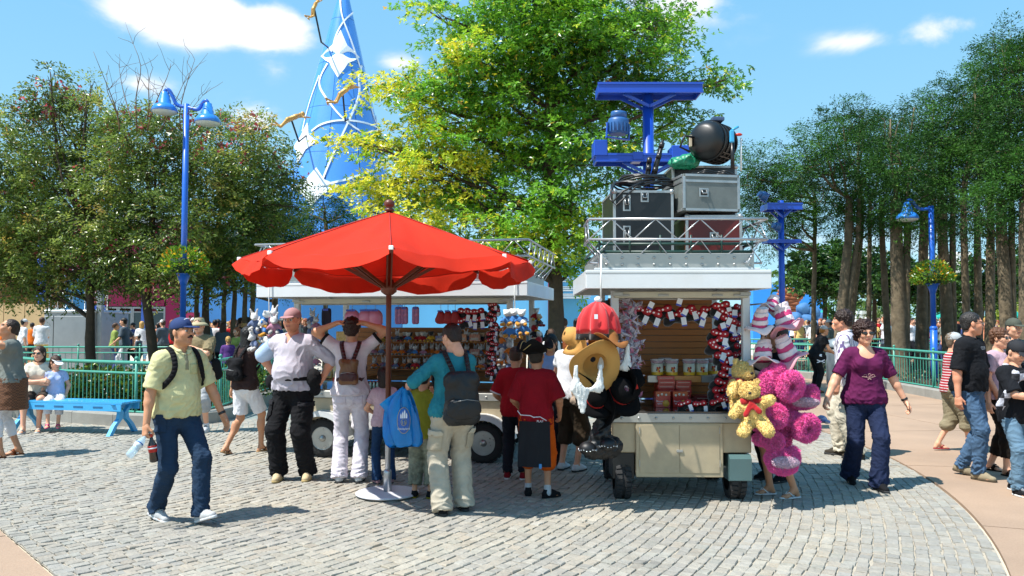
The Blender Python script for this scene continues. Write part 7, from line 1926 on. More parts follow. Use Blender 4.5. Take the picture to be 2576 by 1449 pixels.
def wavy_hat(p, lab, s, rx, ry, rz, seed):
 root = empty('striped_hat', p, lab, 'hat', 'white and pink wavy hats on the pole'); root.rotation_euler = (R(rx), R(ry), R(rz)); root.scale = (s,) * 3
 n = 40; r_ = np.random.default_rng(seed); ph = r_.uniform(0,6)
 V = []; 
 for rr_, zz in ((.085,.0),(.12,.012),(.165,.0),(.185,-.02),(.182,-.028),(.16,-.010),(.12,.002),(.085,-.010)):
  for k in range(n):
   t = 2 * math.pi * k / n; w = (rr_ - .085) * .32 * math.sin(3 * t + ph) + (rr_ - .085) * .15 * math.sin(5 * t); V.append((rr_ * math.cos(t), rr_ * math.sin(t), zz + w))
 Fs = [(i * n + k, i * n + (k + 1) % n, (i + 1) % 8 * n + (k + 1) % n, (i + 1) % 8 * n + k) for i in range(8) for k in range(n)]; mesh_obj('brim', V, Fs, M_hatr if seed % 2 else M_hatw, root, True)
 for k, (z0, r0, m_) in enumerate(((.0,.092, M_hatp),(.045,.098, M_hatw),(.10,.088, M_hatp),(.135,.086, M_hatw),(.185,.070, M_hatw))):
  S = SDF(.008,.01); S.rc((0.008 * k, 0, z0),(.012 * k, 0, z0 + .040), r0, r0 * .97, flat=1, cut=False); S.cut((0,0, z0 + .048),(0,0,1)); S.cut((0,0, z0 - .008),(0,0,-1)); v, f = S.mesh(); v = folds(v, f, .006,.06, seed + k, ridge=False); mesh_obj('pink_band' if m_ is M_hatp else 'crown_layer', v, f, m_, root, True)
for i, (x, y, s, rx, ry, rz) in enumerate(((1910,822,.74,12,-6,10),(1978,822,.90,-14,-20,0),(1918,908,.84,-12,4,20),(1988,902,.90,-18,-24,40),(1938,778,.62,10,20,60))):
 wavy_hat(at1(x, y, -.12 + (.15 if i == 4 else 0)),['pale striped hat at upper left of the hat pole', 'biggest tilted pink and white hat, top right of the pole', 'pink and white hat lower left, above the yellow bears', 'tilted pink and white hat with a sweeping brim, lower right', 'small striped hat at the very top, half hidden'][i], s, rx, ry, rz, i)
def at0(x, y, d=0): return A(x, y, 6.95 + d)
root = empty('red_velvet_hat', at0(1505,840), 'red velvet gathered hat with black hem hanging on the white cord', 'hat'); n = 64; V = []
for (rr_, z, w) in ((.02,.285,.002),(.05,.27,.006),(.115,.22,.016),(.155,.14,.022),(.168,.05,.026),(.166,.0,.026),(.10,.05,.01)):
 for k in range(n): t = 2 * math.pi * k / n; rad = rr_ + w * math.sin(9 * t) + w * .5 * math.sin(4 * t + 1); V.append((rad * math.cos(t), rad * .6 * math.sin(t), z))
mesh_obj('crown', V, [(i * n + k, i * n + (k + 1) % n, (i + 1) * n + (k + 1) % n, (i + 1) * n + k) for i in range(6) for k in range(n)], mat('red_velvet', '#c4101a', rough=.7, sheen=.5, var=.1), root, True)
V = []
for (rr_, z, w) in ((.169,.001,.024),(.174,-.05,.024),(.168,-.052,.024)):
 for k in range(n): t = 2 * math.pi * k / n; rad = rr_ + w * math.sin(9 * t) + w * .5 * math.sin(4 * t + 1); V.append((rad * math.cos(t), rad * .6 * math.sin(t), z))
mesh_obj('black_hem', V, [(i * n + k, i * n + (k + 1) % n, (i + 1) * n + (k + 1) % n, (i + 1) * n + k) for i in range(2) for k in range(n)], M_velvet, root, True)
mb = MB(); mb.ball((0,0,.30),(.035,.03,.028),12,8); mb.build('white_knot', PAPER, root, True)
mb = MB(); mb.box((-.045,-.112,.13),(-.015,-.108,.17)); mb.build('tag', PAPER, root, True)
def brim_hat(p, lab, m, s, rx, ry, rz, seed, inside=True, cat='hat', name='brimmed_hat'):
 root = empty(name, p, lab, cat); root.rotation_euler = (R(rx), R(ry), R(rz)); root.scale = (s,) * 3; n = 40; V = []; ph = seed
 prof = [(.02,.115),(.065,.11),(.088,.06),(.092,.0),(.13,.008),(.18,-.005),(.179,-.010),(.13,.002),(.088,-.008),(.082,.05),(.06,.10),(.02,.105)]
 for rr_, z in prof:
  for k in range(n): t = 2 * math.pi * k / n; w = max(0, rr_ - .09) * .55 * math.sin(2 * t + ph) + max(0, rr_ - .09) * .2 * math.sin(3 * t + ph * 2); V.append((rr_ * math.cos(t), rr_ * 1.15 * math.sin(t), z + w))
 mesh_obj('felt', V, [(i * n + k, i * n + (k + 1) % n, (i + 1) * n + (k + 1) % n, (i + 1) * n + k) for i in range(len(prof) - 1) for k in range(n)], m, root, True)
 return root
M_felt = mat('tan_felt', '#b98a48', rough=.9, var=.1, bump=.2, bs=150); M_felt2 = mat('brown_felt', '#8a5524', rough=.9, var=.12, bump=.2, bs=150)
brim_hat(at0(1530,862,-.02), 'orange-brown cowboy hat just under the red velvet hat', M_felt2,.95,-12,10,10,1)
brim_hat(at0(1448,850,.12), 'tan cowboy hat at the left behind the red velvet hat', M_felt, .95,30,-65,-20,2)
brim_hat(at0(1497,920,-.08), 'big khaki hat hanging open towards the camera', M_felt, 1.2,-68,14,8,3)
def beard(p, lab, s, rz):
 root = empty('white_beard', p, lab, 'costume beard'); root.rotation_euler = (0,0, R(rz)); root.scale = (s,) * 3; S = SDF(.008,.02)
 S.rc((-.085,0,.17),(-.085,0,.03),.014,.032, flat=.4); S.rc((.085,0,.17),(.075,0,.03),.014,.032, flat=.4); S.rc((-.08,0,.03),(.07,0,.03),.034,.030, flat=.4); S.rc((-.05,0,.0),(-.04,-.01,-.13),.050,.020, flat=.35); S.el((.0,0,.10),(.062,.06,.075), k=.01, sub=True)
 v, f = S.mesh(); v = folds(v, f, .006,.03,4, aniso=(2,1,.4)); o = mesh_obj('beard_hair', v, f, fabric('#dcdcd8'), root, True); 
beard(at0(1480,985,-.20), 'bright white costume beard in front of the khaki hat', 1.25,10); beard(at0(1548,930,.0), 'grey-white costume beard right of the khaki hat, partly in shade', 1.25,-15)
M_blkhat = mat('black_felt', '#0b0b0d', rough=.95, var=.1, spec=.1)
for i, (x, y, s, rx, ry, lab) in enumerate(((1500,1000,1.0,60,10, 'black hat with a red band below the white beard'),(1560,985,1.15,70,-30, 'large black hat with a red band hanging right of the beards'),(1590,955,.9,60,50, 'black peaked hat with red band sticking out at the right'),(1530,1025,1.0,95,0, 'lowest of the black red-banded hats'),(1470,968,.85,60,-30, 'small black hat with orange trim at the left of the bunch'))):
 h = brim_hat(at0(x, y, .02 * i), lab, M_blkhat, s, rx, ry, i * 30, i + 5); mb = MB(); mb.lathe([(.0935,.004),(.0935,.03)],(0,0,0),26, M=Matrix.Diagonal((1,1.15,1)), cap=False); mb.build('hat_band', mat('red_felt', '#b01c18', rough=.8), h, True)
S = SDF(.014,.03); q0 = at0(1505,1085,.1)
S.rc(q0 + Vector((.06,0,.2)), q0 + Vector((.02,0,-.05)),.05,.09); S.el(q0 + Vector((-.02,0,-.16)),(.15,.10,.08)); S.el(q0 + Vector((.09,0,-.13)),(.12,.09,.10)); v, f = S.mesh()
tag(mesh_obj('costume_bag', folds(v, f, .02,.08,5), f, mat('shiny_black_nylon', '#101114', rough=.5, var=.1)), 'shiny black costume bag hanging low at the left corner of the narrow cart', 'bag')
for i, (x, y, lab) in enumerate(((1478,1128, 'foil-trimmed black helmet hanging left, low by the cart wheel'),(1530,1118, 'foil-trimmed black helmet hanging right of its twin'))):
 root = empty('toy_helmet', at0(x, y, .0), lab, 'helmet'); S = SDF(.008,.01); S.el((0,0,0),(.075,.075,.06)); v, f = S.mesh(); mesh_obj('shell', v, f, mat('shiny_black_nylon', '#101114', rough=.5, var=.1), root, True)
 mb = MB(); [mb.ball((.078 * math.cos(t),.078 * math.sin(t),-.01 + .006 * math.sin(t * 5)),.006,5,4) for t in np.arange(0,6.28,.35)]; tag(mb.build('foil_trim', mat('foil', '#d8dde0', rough=.15, metal=.9), root, True), kind='stuff')

# ---- wide cart goods
def at2(u, y, z): return cw(cart2,(u, y, z))
TOY = {}
def toy_proto(kind, c1, c2, c3):
 root = empty('soft_toy', (0,0,0), 'x y z w', 'soft toy')
 S = SDF(.0085,.012); S.el((0,0,.035),(.028,.024,.034)); S.rc((-.025,0,.05),(-.045,-.012,.03),.011,.010); S.rc((.025,0,.05),(.045,-.012,.03),.011,.010); v, f = S.mesh(); mesh_obj('body', v, f, fabric(c1), root, True)
 S = SDF(.0085,.010); S.el((0,-.003,.088),(.028,.026,.026)); S.el((0,-.026,.082),(.013,.014,.010))
 if kind == 'long': [S.rc((s_ * .012,0,.108),(s_ * .026,0,.145),.009,.007) for s_ in (-1,1)]
 else: [S.el((s_ * .026,.002,.108),(.011,.007,.011)) for s_ in (-1,1)]
 v, f = S.mesh(); mesh_obj('head', v, f, fabric(c2), root, True)
 for s_ in (-1,1):
  S = SDF(.0085,.008); S.rc((s_ * .018,-.01,.012),(s_ * .026,-.040,.008),.013,.014); v, f = S.mesh(); mesh_obj('foot', v, f, fabric(c3), root, True)
 return root
protos = [toy_proto('round', '#3a76b8', '#d8d8d4', '#c88a2a'), toy_proto('long', '#c86a1c', '#b8b6b2', '#8a8884'), toy_proto('round', '#a81c24', '#d5cfc6', '#c89a2c'), toy_proto('long', '#5a6a8c', '#c9c6c4', '#b8b4b0'), toy_proto('round', '#c8a02c', '#2a2a2c', '#c8a02c'), toy_proto('long', '#b07a90', '#cfccca', '#a8a4a0'), toy_proto('round', '#20242c', '#c9a98a', '#8c2020')]
desc = ['blue-bodied white', 'orange-bodied long-eared', 'red-bodied pale', 'slate-blue long-eared', 'yellow-bodied black-headed', 'mauve long-eared', 'dark-bodied tan-headed']
usedp = set()
def put_toy(k, loc, rz, lab, group, sc=1.0, rx=0):
 o = protos[k] if k not in usedp else copy_tree(protos[k]); usedp.add(k)
 o['label'] = lab; o['group'] = group; place(o, loc, (rx, 0, rz), sc); return o
RZ2 = R(-11)
for row, (z, y, nm) in enumerate(((1.382,.98, 'top'),(1.202,.98, 'middle'),(1.022,.98, 'bottom'))):
 for i in range(17):
  for lay in range(2):
   if lay and (i + row) % 3 == 0: continue
   k = [[0,2,6,4,0,2,3],[1,5,1,3,5,1,0],[3,1,5,1,6,3,2]][row][(i * 2 + lay) % 7]
   put_toy(k, at2(.68 + i * .098 + random.uniform(-.015,.015), y + .06 - lay * .075, z), RZ2 + random.uniform(-.4,.4), 'small %s plush toy, %s from the left, %s %s row of wide cart' % (desc[k], ORD[i], 'front' if lay else 'back', nm), 'small plush toys lined up on the shelves of the wide cart', random.uniform(.95,1.2))
for i in range(9):
 k = i % 7; put_toy(k, at2(.14 + (i % 5) * .10,.45 + (i // 5) * .12,.916), RZ2 + random.uniform(-.4,.4), 'small %s plush toy on the side shelf, %s one' % (desc[k], ORD[i]), 'small toys on the left side shelf of the wide cart', 1.0)
for i in range(12):
 put_toy([3,5][i % 2], at2(.20 + .05 * math.sin(i * 2),.10,1.62 - i * .075), RZ2 + i, 'lilac-grey plush toy, %s from the top inside the left of the wide cart' % ORD[i], 'lilac plush toys hanging at the left of the wide cart', 1.35)
for i, (dx, dz) in enumerate(((-.14,0),(-.05,.03),(.05,.05),(-.10,-.09),(0,-.07),(.10,-.04),(-.06,-.16),(.05,-.17),(.12,-.13),(-.13,-.24),(.0,-.27))):
 put_toy([3,0,5][i % 3], at2(-.14 + dx, -.42,1.56 + dz), i * 1.3, 'pale lilac plush toy, %s in the bunch on the left corner cord' % ORD[i], 'pale plush toys bunched on the left cord', 1.7,.3)
for i, (dx, dz) in enumerate(((-.08,0),(0,.01),(.08,0),(-.05,-.13),(.04,-.14),(.10,-.10))):
 put_toy(0, at2(2.86 + dx, -.42,1.60 + dz), RZ2 + dx * 3, 'white and blue plush toy, %s in the bunch on the right cord' % ORD[i], 'white and blue plush toys on the right cord', 1.6)
for i in range(9):
 put_toy([2,6][i % 2], at2(L2 + .13 + .04 * math.sin(i * 2),.95,1.66 - i * .075), i, 'dark red plush toy, %s from the top, right side of the wide cart' % ORD[i], 'dark red plush toys hanging on the right side of the wide cart', 1.4)
for i in range(10):
 put_toy([1,3][i % 2], at2(2.68 + .05 * math.sin(i * 2),-.06,1.50 - i * .062), i, 'grey and tan plush toy, %s from the top by the wide cart right post' % ORD[i], 'grey and tan plush toys near the right post', 1.35)
for i in range(15):
 o = copy_tree(bow); o['label'] = 'polka-dot bow hat, %s from the top in the wide cart column' % ORD[i]; o['group'] = 'polka-dot bow hats in the wide cart'; place(o, at2(2.50 + .03 * math.sin(i * 1.7),.10,1.84 - i * .058),(0, random.uniform(-.4,.4), RZ2 + random.uniform(-.3,.3)),.85)
for i in range(6):
 o = copy_tree(bow); o['label'] = 'black bow hat, %s of six left of the wide cart bow column' % ORD[i]; o['group'] = 'polka-dot bow hats in the wide cart'; place(o, at2(2.14 + .08 * (i % 3),.18,1.76 - .1 * (i // 3)),(0, random.uniform(-.4,.4), RZ2),1.3)
def hang_pouch(u, z, w, h, m, lab, name='pouch', d=.03, round_=False):
 root = empty(name, at2(u, .16, z), lab, 'bag', rz=RZ2)
 S = SDF(.010,.02)
 if round_: S.el((0,0,0),(w / 2, d, h / 2)); S.rc((-w * .25,0,-h * .3),(w * .25,0,-h * .3),.05,.05, flat=.6)
 else: S.rc((-w / 2 + .02,0,-h / 2 + .02),(-w / 2 + .02,0, h / 2 - .02),.02,.02); S.rc((w / 2 - .02,0,-h / 2 + .02),(w / 2 - .02,0, h / 2 - .02),.02,.02); S.rc((0,0,-h / 2 + w / 2.2),(0,0, h / 2 - w / 2.2), w / 2.1, w / 2.1, flat=.2)
 v, f = S.mesh(); mesh_obj('pouch_body', v, f, m, root, True); mb = MB(); mb.tube([(0,0, h / 2 - .01),(0,0,1.86 - z)],.003,5); mb.build('hook', M_steel, root, True); LB(root, 'header_card', (-w * .3,-d - .004, h * .36),(w * .3,-d - .002, h * .48), BLUEP, 0); return root
M_pinkv = mat('pink_vinyl', '#c8728c', rough=.3, var=.1, coat=.4); M_bpv = mat('blue_pink_print', '#8a5a90', rough=.35, var=.3, vs=40, noise_col=srgb('#c06a80'), noise_amt=.8, noise_scale=30); M_redv = mat('red_print_cloth', '#9a1c1c', rough=.6, var=.3, vs=30)
for i, (u, lab) in enumerate(((.88, 'rounded pink bag hanging above the raised arms of the woman in white'),(1.00, 'second rounded pink bag, close beside the first'),(.70, 'pink bag nearest the left end of the wide cart rail'))): hang_pouch(u, 1.70,.20,.20, M_pinkv, lab, 'rounded_bag', .05, True)
for i, (u, lab) in enumerate(((1.30, 'flat blue and pink pencil case right of the parasol pole'),(1.38, 'second flat blue and pink pencil case'),(1.52, 'third pencil case, hanging apart from the pair'))): hang_pouch(u, 1.72,.085,.21, M_bpv, lab)
for i, (u, lab) in enumerate(((1.84, 'dark red cap-like bundle on the rail, left'),(1.93, 'dark red bundle on the rail, middle'),(2.02, 'dark red bundle on the rail, right'))): hang_pouch(u, 1.71,.10,.15, M_redv, lab, 'red_bundle', .04, True)
hang_pouch(.36,1.70,.12,.22, mat('dark_cloth', '#241c2c', rough=.8), 'dark cloth bundle left of the pink bags')
for i, (u, y, z, w, h, c, lab) in enumerate(((.52,.32,1.10,.20,.42, '#c89a20', 'yellow poster card standing beside the parasol pole'),(.30,.33,.93,.12,.16, '#b8a030', 'yellow booklet leaning on the side shelf'),(.46,.28,.93,.12,.18, '#cfc88a', 'pale booklet beside the yellow one'),(1.9,.90,1.39,.14,.09, '#c06a18', 'orange boxed toy on the top shelf, left of the two'),(2.08,.90,1.39,.14,.09, '#a84a18', 'orange boxed toy at the right end of the top shelf'),(1.9,.90,1.21,.13,.08, '#8a1c1c', 'red boxed toy on the middle shelf, left'),(2.08,.90,1.21,.13,.08, '#7a2018', 'red boxed toy at the right end of the middle shelf'),(1.62,.90,1.39,.13,.07, '#2f4a8a', 'blue boxed toy on the top shelf'))):
 root = empty('boxed_toy' if h < .12 else 'booklet', at2(u, y, z), lab, 'box' if h < .12 else 'card', rz=RZ2); LB(root, 'carton', (-w / 2,0,0),(w / 2,.03 if h > .12 else .05, h), mat('card_' + c.strip('#'), c, rough=.4, var=.3, vs=40, noise_col=srgb('#d8d0c0'), noise_amt=.5, noise_scale=50),.002); LB(root, 'printed_panel', (-w * .38,-.0015, h * .15),(w * .38,-.0005, h * .5), mat('pale_print', '#a9a298', rough=.4, var=.3, vs=60),0)
for i in range(7):
 root = empty('sweet_stick', at2(.98 - .5 + i * .022,.12,.823), 'red and yellow sweet tube, %s from the left on the wide cart counter' % ORD[i], 'sweets', 'red and yellow sweet tubes'); mb = MB(); mb.lathe([(.010,0),(.010,.10)],(0,0,0),8); mb.build('tube', mat('yellow_tube', '#d8b020', rough=.3), root, True); mb = MB(); mb.lathe([(.0108,.06),(.0108,.125),(.004,.135)],(0,0,0),8); mb.build('cap', mat('red_plastic', '#c03020', rough=.4), root, True)
for i in range(5):
 root = empty('figure_bottle', at2(.86 + i * .045,.15,.823), 'small clear bottle with red top, %s left of the parasol pole' % ORD[i], 'bottle', 'small bottles on the counter'); mb = MB(); mb.lathe([(.014,0),(.016,.04),(.012,.07),(.006,.08)],(0,0,0),10); mb.build('glass', mat('pale_bottle', '#a8c8b8', rough=.1, coat=.5), root, True); mb = MB(); mb.lathe([(.008,.08),(.008,.095)],(0,0,0),8); mb.build('cap', mat('red_plastic', '#c03020', rough=.4), root, True)
def clear_bag(u, z, lab, s=1.0):
 root = empty('plush_in_clear_bag', at2(u, -.14, z), lab, 'soft toy', 'white plush toys in clear bags under the counter', rz=RZ2)
 S = SDF(.011,.03); S.el((0,0,0),(.10,.07,.09)); S.el((-.05,-.02,-.08),(.05,.05,.05)); S.el((.06,-.02,-.08),(.05,.05,.05)); S.el((0,0,.10),(.06,.05,.05)); v, f = S.mesh(); mesh_obj('plush', folds(v, f, .008,.05,3, ridge=False), f, fabric('#dcd4d8'), root, True)
 mb = MB(); mb.ball((.03,-.075,.06),(.03,.015,.018),8,6); mb.build('pink_bow', M_hatp, root, True)
 S = SDF(.012,.03); S.el((0,0,-.01),(.125,.085,.12)); S.rc((0,0,.08),(0,0,.20),.07,.05, flat=.4); v, f = S.mesh(); mesh_obj('clear_film', folds(v, f, .012,.06,8), f, mat('clear_film', (.85,.88,.9), rough=.08, var=0, alpha=.22, coat=.6), root, True); LB(root, 'hang_card', (-.05,-.03,.19),(.05,-.022,.26), mat('cyan_card', '#2a86c8', rough=.4),.002)
clear_bag(.93,.50, 'left clear bag with a white plush toy, beside the white trouser legs'); clear_bag(1.30,.42, 'right clear bag with white plush, behind the girl in jeans')

# ---- the people near the carts
c_ = cotton
W_ = c_('#d9d9dc'); JEAN = c_('#22364d'); JEAN2 = c_('#48627e'); BLK = c_('#17171a'); KHA = c_('#c4bba8'); RUB = mat('rubber_sole', (.03,.03,.03), rough=.8); WSOLE = c_('#d0d0d0')
def pp(label, x, y, H, yaw, **k):
 k.setdefault('q', .9); return person(label, G(x, y), H, R(yaw), **k)
def tee(m, **k): return dict(m=m, **k)
def backpack(P, label, m, w, h, d, z, m2=None, back=-1, straps=True, dx=0, pocket=True, name='backpack', round_=.05):
 """worn on the back: body, pocket, straps over the shoulders"""
 J = P['J']; b = P['b']; yb = J['chest'][1] - .115 * b - d * .5 - .02; c = v3(dx, yb, z)
 S = SDF(.012,.03)
 for sx in (-1,1):
  for zz in (-h / 2 + round_, h / 2 - round_ * 1.3): S.el(c + v3(sx * (w / 2 - round_),0, zz),(round_, d / 2, round_), k=.05)
 S.rc(c - v3(0,0, h / 2 - w / 2.1), c + v3(0,0, h / 2 - w / 2.0), w / 2, w / 2.15, flat=d / w, k=.04)
 V, Q = S.mesh(); parts = [('pack', folds(V, Q, .008,.09,3), Q, m)]
 if pocket:
  S = SDF(.010,.02); pc_ = c + v3(0,-d * .42,-h * .20); S.rc(pc_ - v3(w * .22,0,0), pc_ + v3(w * .22,0,0), h * .19, h * .19, flat=.35, k=.02); V, Q = S.mesh(); parts.append(('pocket', folds(V, Q, .005,.06,4), Q, m2 or m))
  mb = MB(); mb.tube([pc_ + v3(-w * .36,-.05, h * .14), pc_ + v3(0,-.065, h * .18), pc_ + v3(w * .36,-.05, h * .14)],.004,5); parts.append(('zip', np.array(mb.v), mb.f, mat('zip_grey', '#8a8a88', rough=.4, metal=.5)))
 if straps:
  for sg in (-1,1):
   mb = MB(); sh = J['sR'] if sg > 0 else J['sL']; X = sg * abs(sh[0]) * .62; zt = J['neck'][2] + .012
   pts = [v3(sg * w * .22 + dx, yb + .02, z + h / 2 - .02), v3(X, J['neck'][1] - .10, zt - .02), v3(X, J['neck'][1] - .02, zt + .034 * b), v3(X * 1.02, J['neck'][1] + .10, zt - .035), v3(X * 1.12, J['chest'][1] + .158 * b, J['chest'][2] + .0), v3(X * 1.75, J['chest'][1] + .09, J['chest'][2] - .12), v3(X * 1.25, yb + .05, z - h * .35)]
   q = smooth_line([Vector(p) for p in pts],2)
   for i in range(len(q) - 1):
    mb.bar(q[i], q[i + 1] + (q[i + 1] - q[i]) * .1,.044,.012, up=tuple(Vector((q[i].x * .35, q[i].y - J['neck'][1] + .02, max(.05, q[i].z - J['chest'][2])))))
   parts.append(('strap', np.array(mb.v), mb.f, m2 or m))
 return carried(P, name, label, 'backpack', tuple(c - v3(0,0, h / 2)), parts)
def patch(P, child, name, c, ext, nd, m, off=.006):
 """a sewn-on piece: takes the cloth under it and lifts it a little"""
 ch = [o for o in CH(P['root']) if o.name.split('.')[0] == child][0]; me = ch.data; n = len(me.vertices); V = np.zeros(n * 3); N = np.zeros(n * 3); me.vertices.foreach_get('co', V); me.vertices.foreach_get('normal', N)
 V = V.reshape(-1,3) / P['sc']; N = N.reshape(-1,3); nd = v3(*nd) / np.linalg.norm(nd); ok = (np.abs(V - v3(*c)) < v3(*ext)).all(1) & (N @ nd > .2)
 Q = np.zeros(len(me.polygons) * 4, dtype=np.int32); me.polygons.foreach_get('vertices', Q); Q = Q.reshape(-1,4); Q = Q[ok[Q].all(1)]
 if not len(Q): return
 u, inv = np.unique(Q, return_inverse=True); o = mesh_obj(name, (V[u] + N[u] * off) * P['sc'], inv.reshape(-1,4), m, ch, True); s_ = o.modifiers.new('thickness', 'SOLIDIFY'); s_.thickness = .007; return o
def blob_thing(P, name, label, cat, at, prims, m, h=.008, k=.015, fold=.004, extra=(), cols=None):
 S = SDF(h, k); [S.el(q[0], q[1]) if len(q) == 2 else S.rc(*q[:4], **(q[4] if len(q) > 4 else {})) for q in prims]; V, Q = S.mesh()
 return carried(P, name, label, cat, at, [(name + '_body', folds(V, Q, fold, .05,2), Q, m)] + list(extra))
P = pp('man in navy cap and yellow polo shirt striding right with two bottles', 438,1310,1.70,-128, q=.78, b=1.04, belly=.03, skin='tan', hair='#17110d', tache=True, stub=.25, hat=('cap', '#2a3c66'), hpitch=.12, hyaw=.25, lean=.05,
 top=tee(c_('#cbc796'), neck='polo', sleeve=.85, loose=.017, hem=-.035, fold=.013, cm=c_('#d2ce9c')), bottom=dict(m=JEAN, belt='#15110e', loose=.012, over=.03, flare=.01, fold=.019), shoes=('trainer', c_('#b4b4b4'), WSOLE, BLK),
 fL=(-.08,.27,.02), qL=.30, fR=(.07,-.17,.02), qR=-.22, tR=.1, pelvis=.925, hRnd=(.30,.06,.80), eR=(.4,-1,0), hLnd=(-.33,.20,.86), eL=(-.5,-1,0), curlR=1.1, curlL=.35, watch='L')
JZ = lambda k: P['J'][k]
patch(P, 'shirt', 'chest_pocket', JZ('chest') + v3(-.07,.14,.02),(.042,.09,.045),(0,1,0), c_('#c4c08c')); patch(P, 'shirt', 'button_placket', JZ('chest') + v3(0,.14,.08),(.018,.09,.07),(0,1,0), c_('#8d8a70'))
patch(P, 'trousers', 'side_seam_pocket', JZ('hR') + v3(.10,.03,-.06),(.06,.07,.08),(1,.3,0), JEAN)
backpack(P, 'black backpack on the man in the yellow polo, straps over his shoulders', BLK, .26,.38,.12,1.22, pocket=False)
w = P['J']['wR']; dB = v3(-.12,.05,-1); dB /= np.linalg.norm(dB)
def bottle(P, label, p0, d, prof, parts_m, bands=()):
 Mx = Vector(d).to_track_quat('Z', 'Y').to_matrix(); out = []
 for nm, pf, m_ in [('bottle', prof, parts_m)] + list(bands): mb = MB(); mb.lathe(pf, p0,16, M=Mx); out.append((nm if nm != 'bottle' else 'body', np.array(mb.v), mb.f, m_))
 return carried(P, 'bottle', label, 'bottle', tuple(np.array(p0) + np.array(d) * .2), out)
hp = w + v3(-.01,.02,-.085)
bottle(P, 'dark cola bottle with a red label hanging from his hand', hp + v3(-.01,.02,.0), dB, [(.012,0),(.014,.03),(.034,.075),(.036,.10),(.031,.15),(.034,.185),(.033,.215),(.02,.222)], mat('cola', '#140a06', rough=.08, coat=.7),[('label', [(.0365,.082),(.037,.084),(.034,.135),(.033,.137)], mat('cola_label', '#b01a14', rough=.35)),('label_print', [(.0372,.098),(.0366,.108)], PAPER),('cap', [(.013,-.012),(.0145,-.01),(.0145,.012)], mat('red_plastic', '#c03020', rough=.4))])
d2 = v3(.72,.1,-.7); d2 /= np.linalg.norm(d2)
bottle(P, 'clear blue-tinted water bottle slanting outward in the same hand', hp + v3(.015,.0,.005), d2,[(.012,0),(.014,.03),(.032,.07),(.033,.10),(.030,.13),(.033,.16),(.032,.215),(.018,.222)], mat('water_bottle', (.55,.78,.92), rough=.05, alpha=.45, coat=.8, var=0),[('label', [(.0336,.085),(.0336,.125)], mat('water_label', '#cfdde4', rough=.3)),('label_band', [(.0340,.085),(.0340,.094)], mat('band_blue', '#2a62b0', rough=.3))])
mb = MB(); mb.tube([(-.03,.0985,.092),(-.012,.1035,.098),(.012,.1035,.098),(.034,.0975,.090)],.0035,5); mesh_obj('embroidery', P['toh'](np.array(mb.v)) * P['sc'], mb.f, PAPER, [o for o in CH(P['root']) if o.name.startswith('cap')][0], True)
P = pp('woman at the left edge in a grey top and white leggings, hands at her face', 26,1148,1.68,118, fem=True, skin='tan', hair='#2b1a10', style='pony', hpitch=.35, hyaw=.2, top=tee(c_('#6f746f'), sleeve=.25, hem=-.01, loose=.015, neck='scoop'),
 bottom=dict(m=c_('#dadadd'), len=.80, loose=.004), shoes=('clog', c_('#6a3418'), c_('#6a3418')), hRnd=(.06,.30,1.60), hLnd=(-.08,.30,1.58), eR=(1,.2,-.6), eL=(-1,.2,-.6), fR=(.10,-.08,0), fL=(-.10,.10,0))
S = SDF(.011,.03); S.rc((0,0,1.0),(0,.01,.60),.20,.230, flat=.86, cut=True, cuta=True); v, f = S.mesh(); mesh_obj('skirt', folds(v, f, .006,.08,2) * P['sc'], f, mat('brown_checked_cloth', '#4a2c1a', rough=.8, check=(srgb('#6b452a'),60)), P['root'], True)
P = pp('woman with sunglasses and cream blouse sitting on the left end of the blue bench', 112,1078,1.64,196, fem=True, skin='fair', hair='#3a2417', style='bob', glasses='sun', lean=.10, pelvis=.565, pxy=(0,0), hyaw=-.15, top=tee(c_('#cfc6b6'), sleeve=.45, neck='v', hem=-.03),
 bottom=dict(m=c_('#4a4038'), len=.42, name='shorts'), shoes=('flip', c_('#b8c4c8'), c_('#9fb4bc')), fR=(.10,.50,0), fL=(-.09,.40,0), kR=(.1,.6,1), kL=(-.1,.6,1), hRnd=(-.08,.30,.80), hLnd=(.10,.27,.78), eR=(1,.1,-.5), eL=(-1,.1,-.5))
P['root'].location = Vector((A(118,0,12.2).x, 12.28,0)); 
P = pp('girl in white sun visor and pink shoes sitting on the blue bench', 158,1078,1.24,205, hs=1.18, fem=True, hair='#3a2214', style='long', hat=('visor', c_('#e2e2e2')), hpitch=-.35, hyaw=.5, pelvis=.74, lean=.06, top=tee(c_('#a9b6d8'), sleeve=.5), bottom=dict(m=c_('#d8d4d8'), len=.78, loose=.03), shoes=('clog', c_('#d0307c'), c_('#d0307c')),
 fR=(.09,.50,.10), fL=(-.09,.42,.08), kR=(.1,.6,1), kL=(-.1,.6,1), hRnd=(.24,.05,.72), hLnd=(-.2,.1,.74))
P['root'].location = Vector((A(160,0,12.2).x, 12.24,0))
P = pp('man in a khaki bucket hat and tan T-shirt holding his bag strap', 500,1086,1.70,178, b=1.1, belly=.03, hair='#5a3a22', hat=('bucket', '#a99e7e'), glasses='sun', top=tee(mat('tan_print_tee', '#857654', rough=.85, var=.1, vs=5, noise_col=srgb('#3d3a30'), noise_amt=.45, noise_scale=5), sleeve=.9, loose=.022, hem=-.12, fold=.013), bottom=dict(m=c_('#a9abae'), len=.62, loose=.035, name='long_shorts'),
 shoes=('trainer', c_('#c9c9cc'), WSOLE, BLK), socks=W_, hLnd=(.03,.22,1.30), eL=(-1,.0,-.3), hRnd=(.25,.12,.9), curlL=.9, fL=(-.13,.02,0), fR=(.12,.0,0))
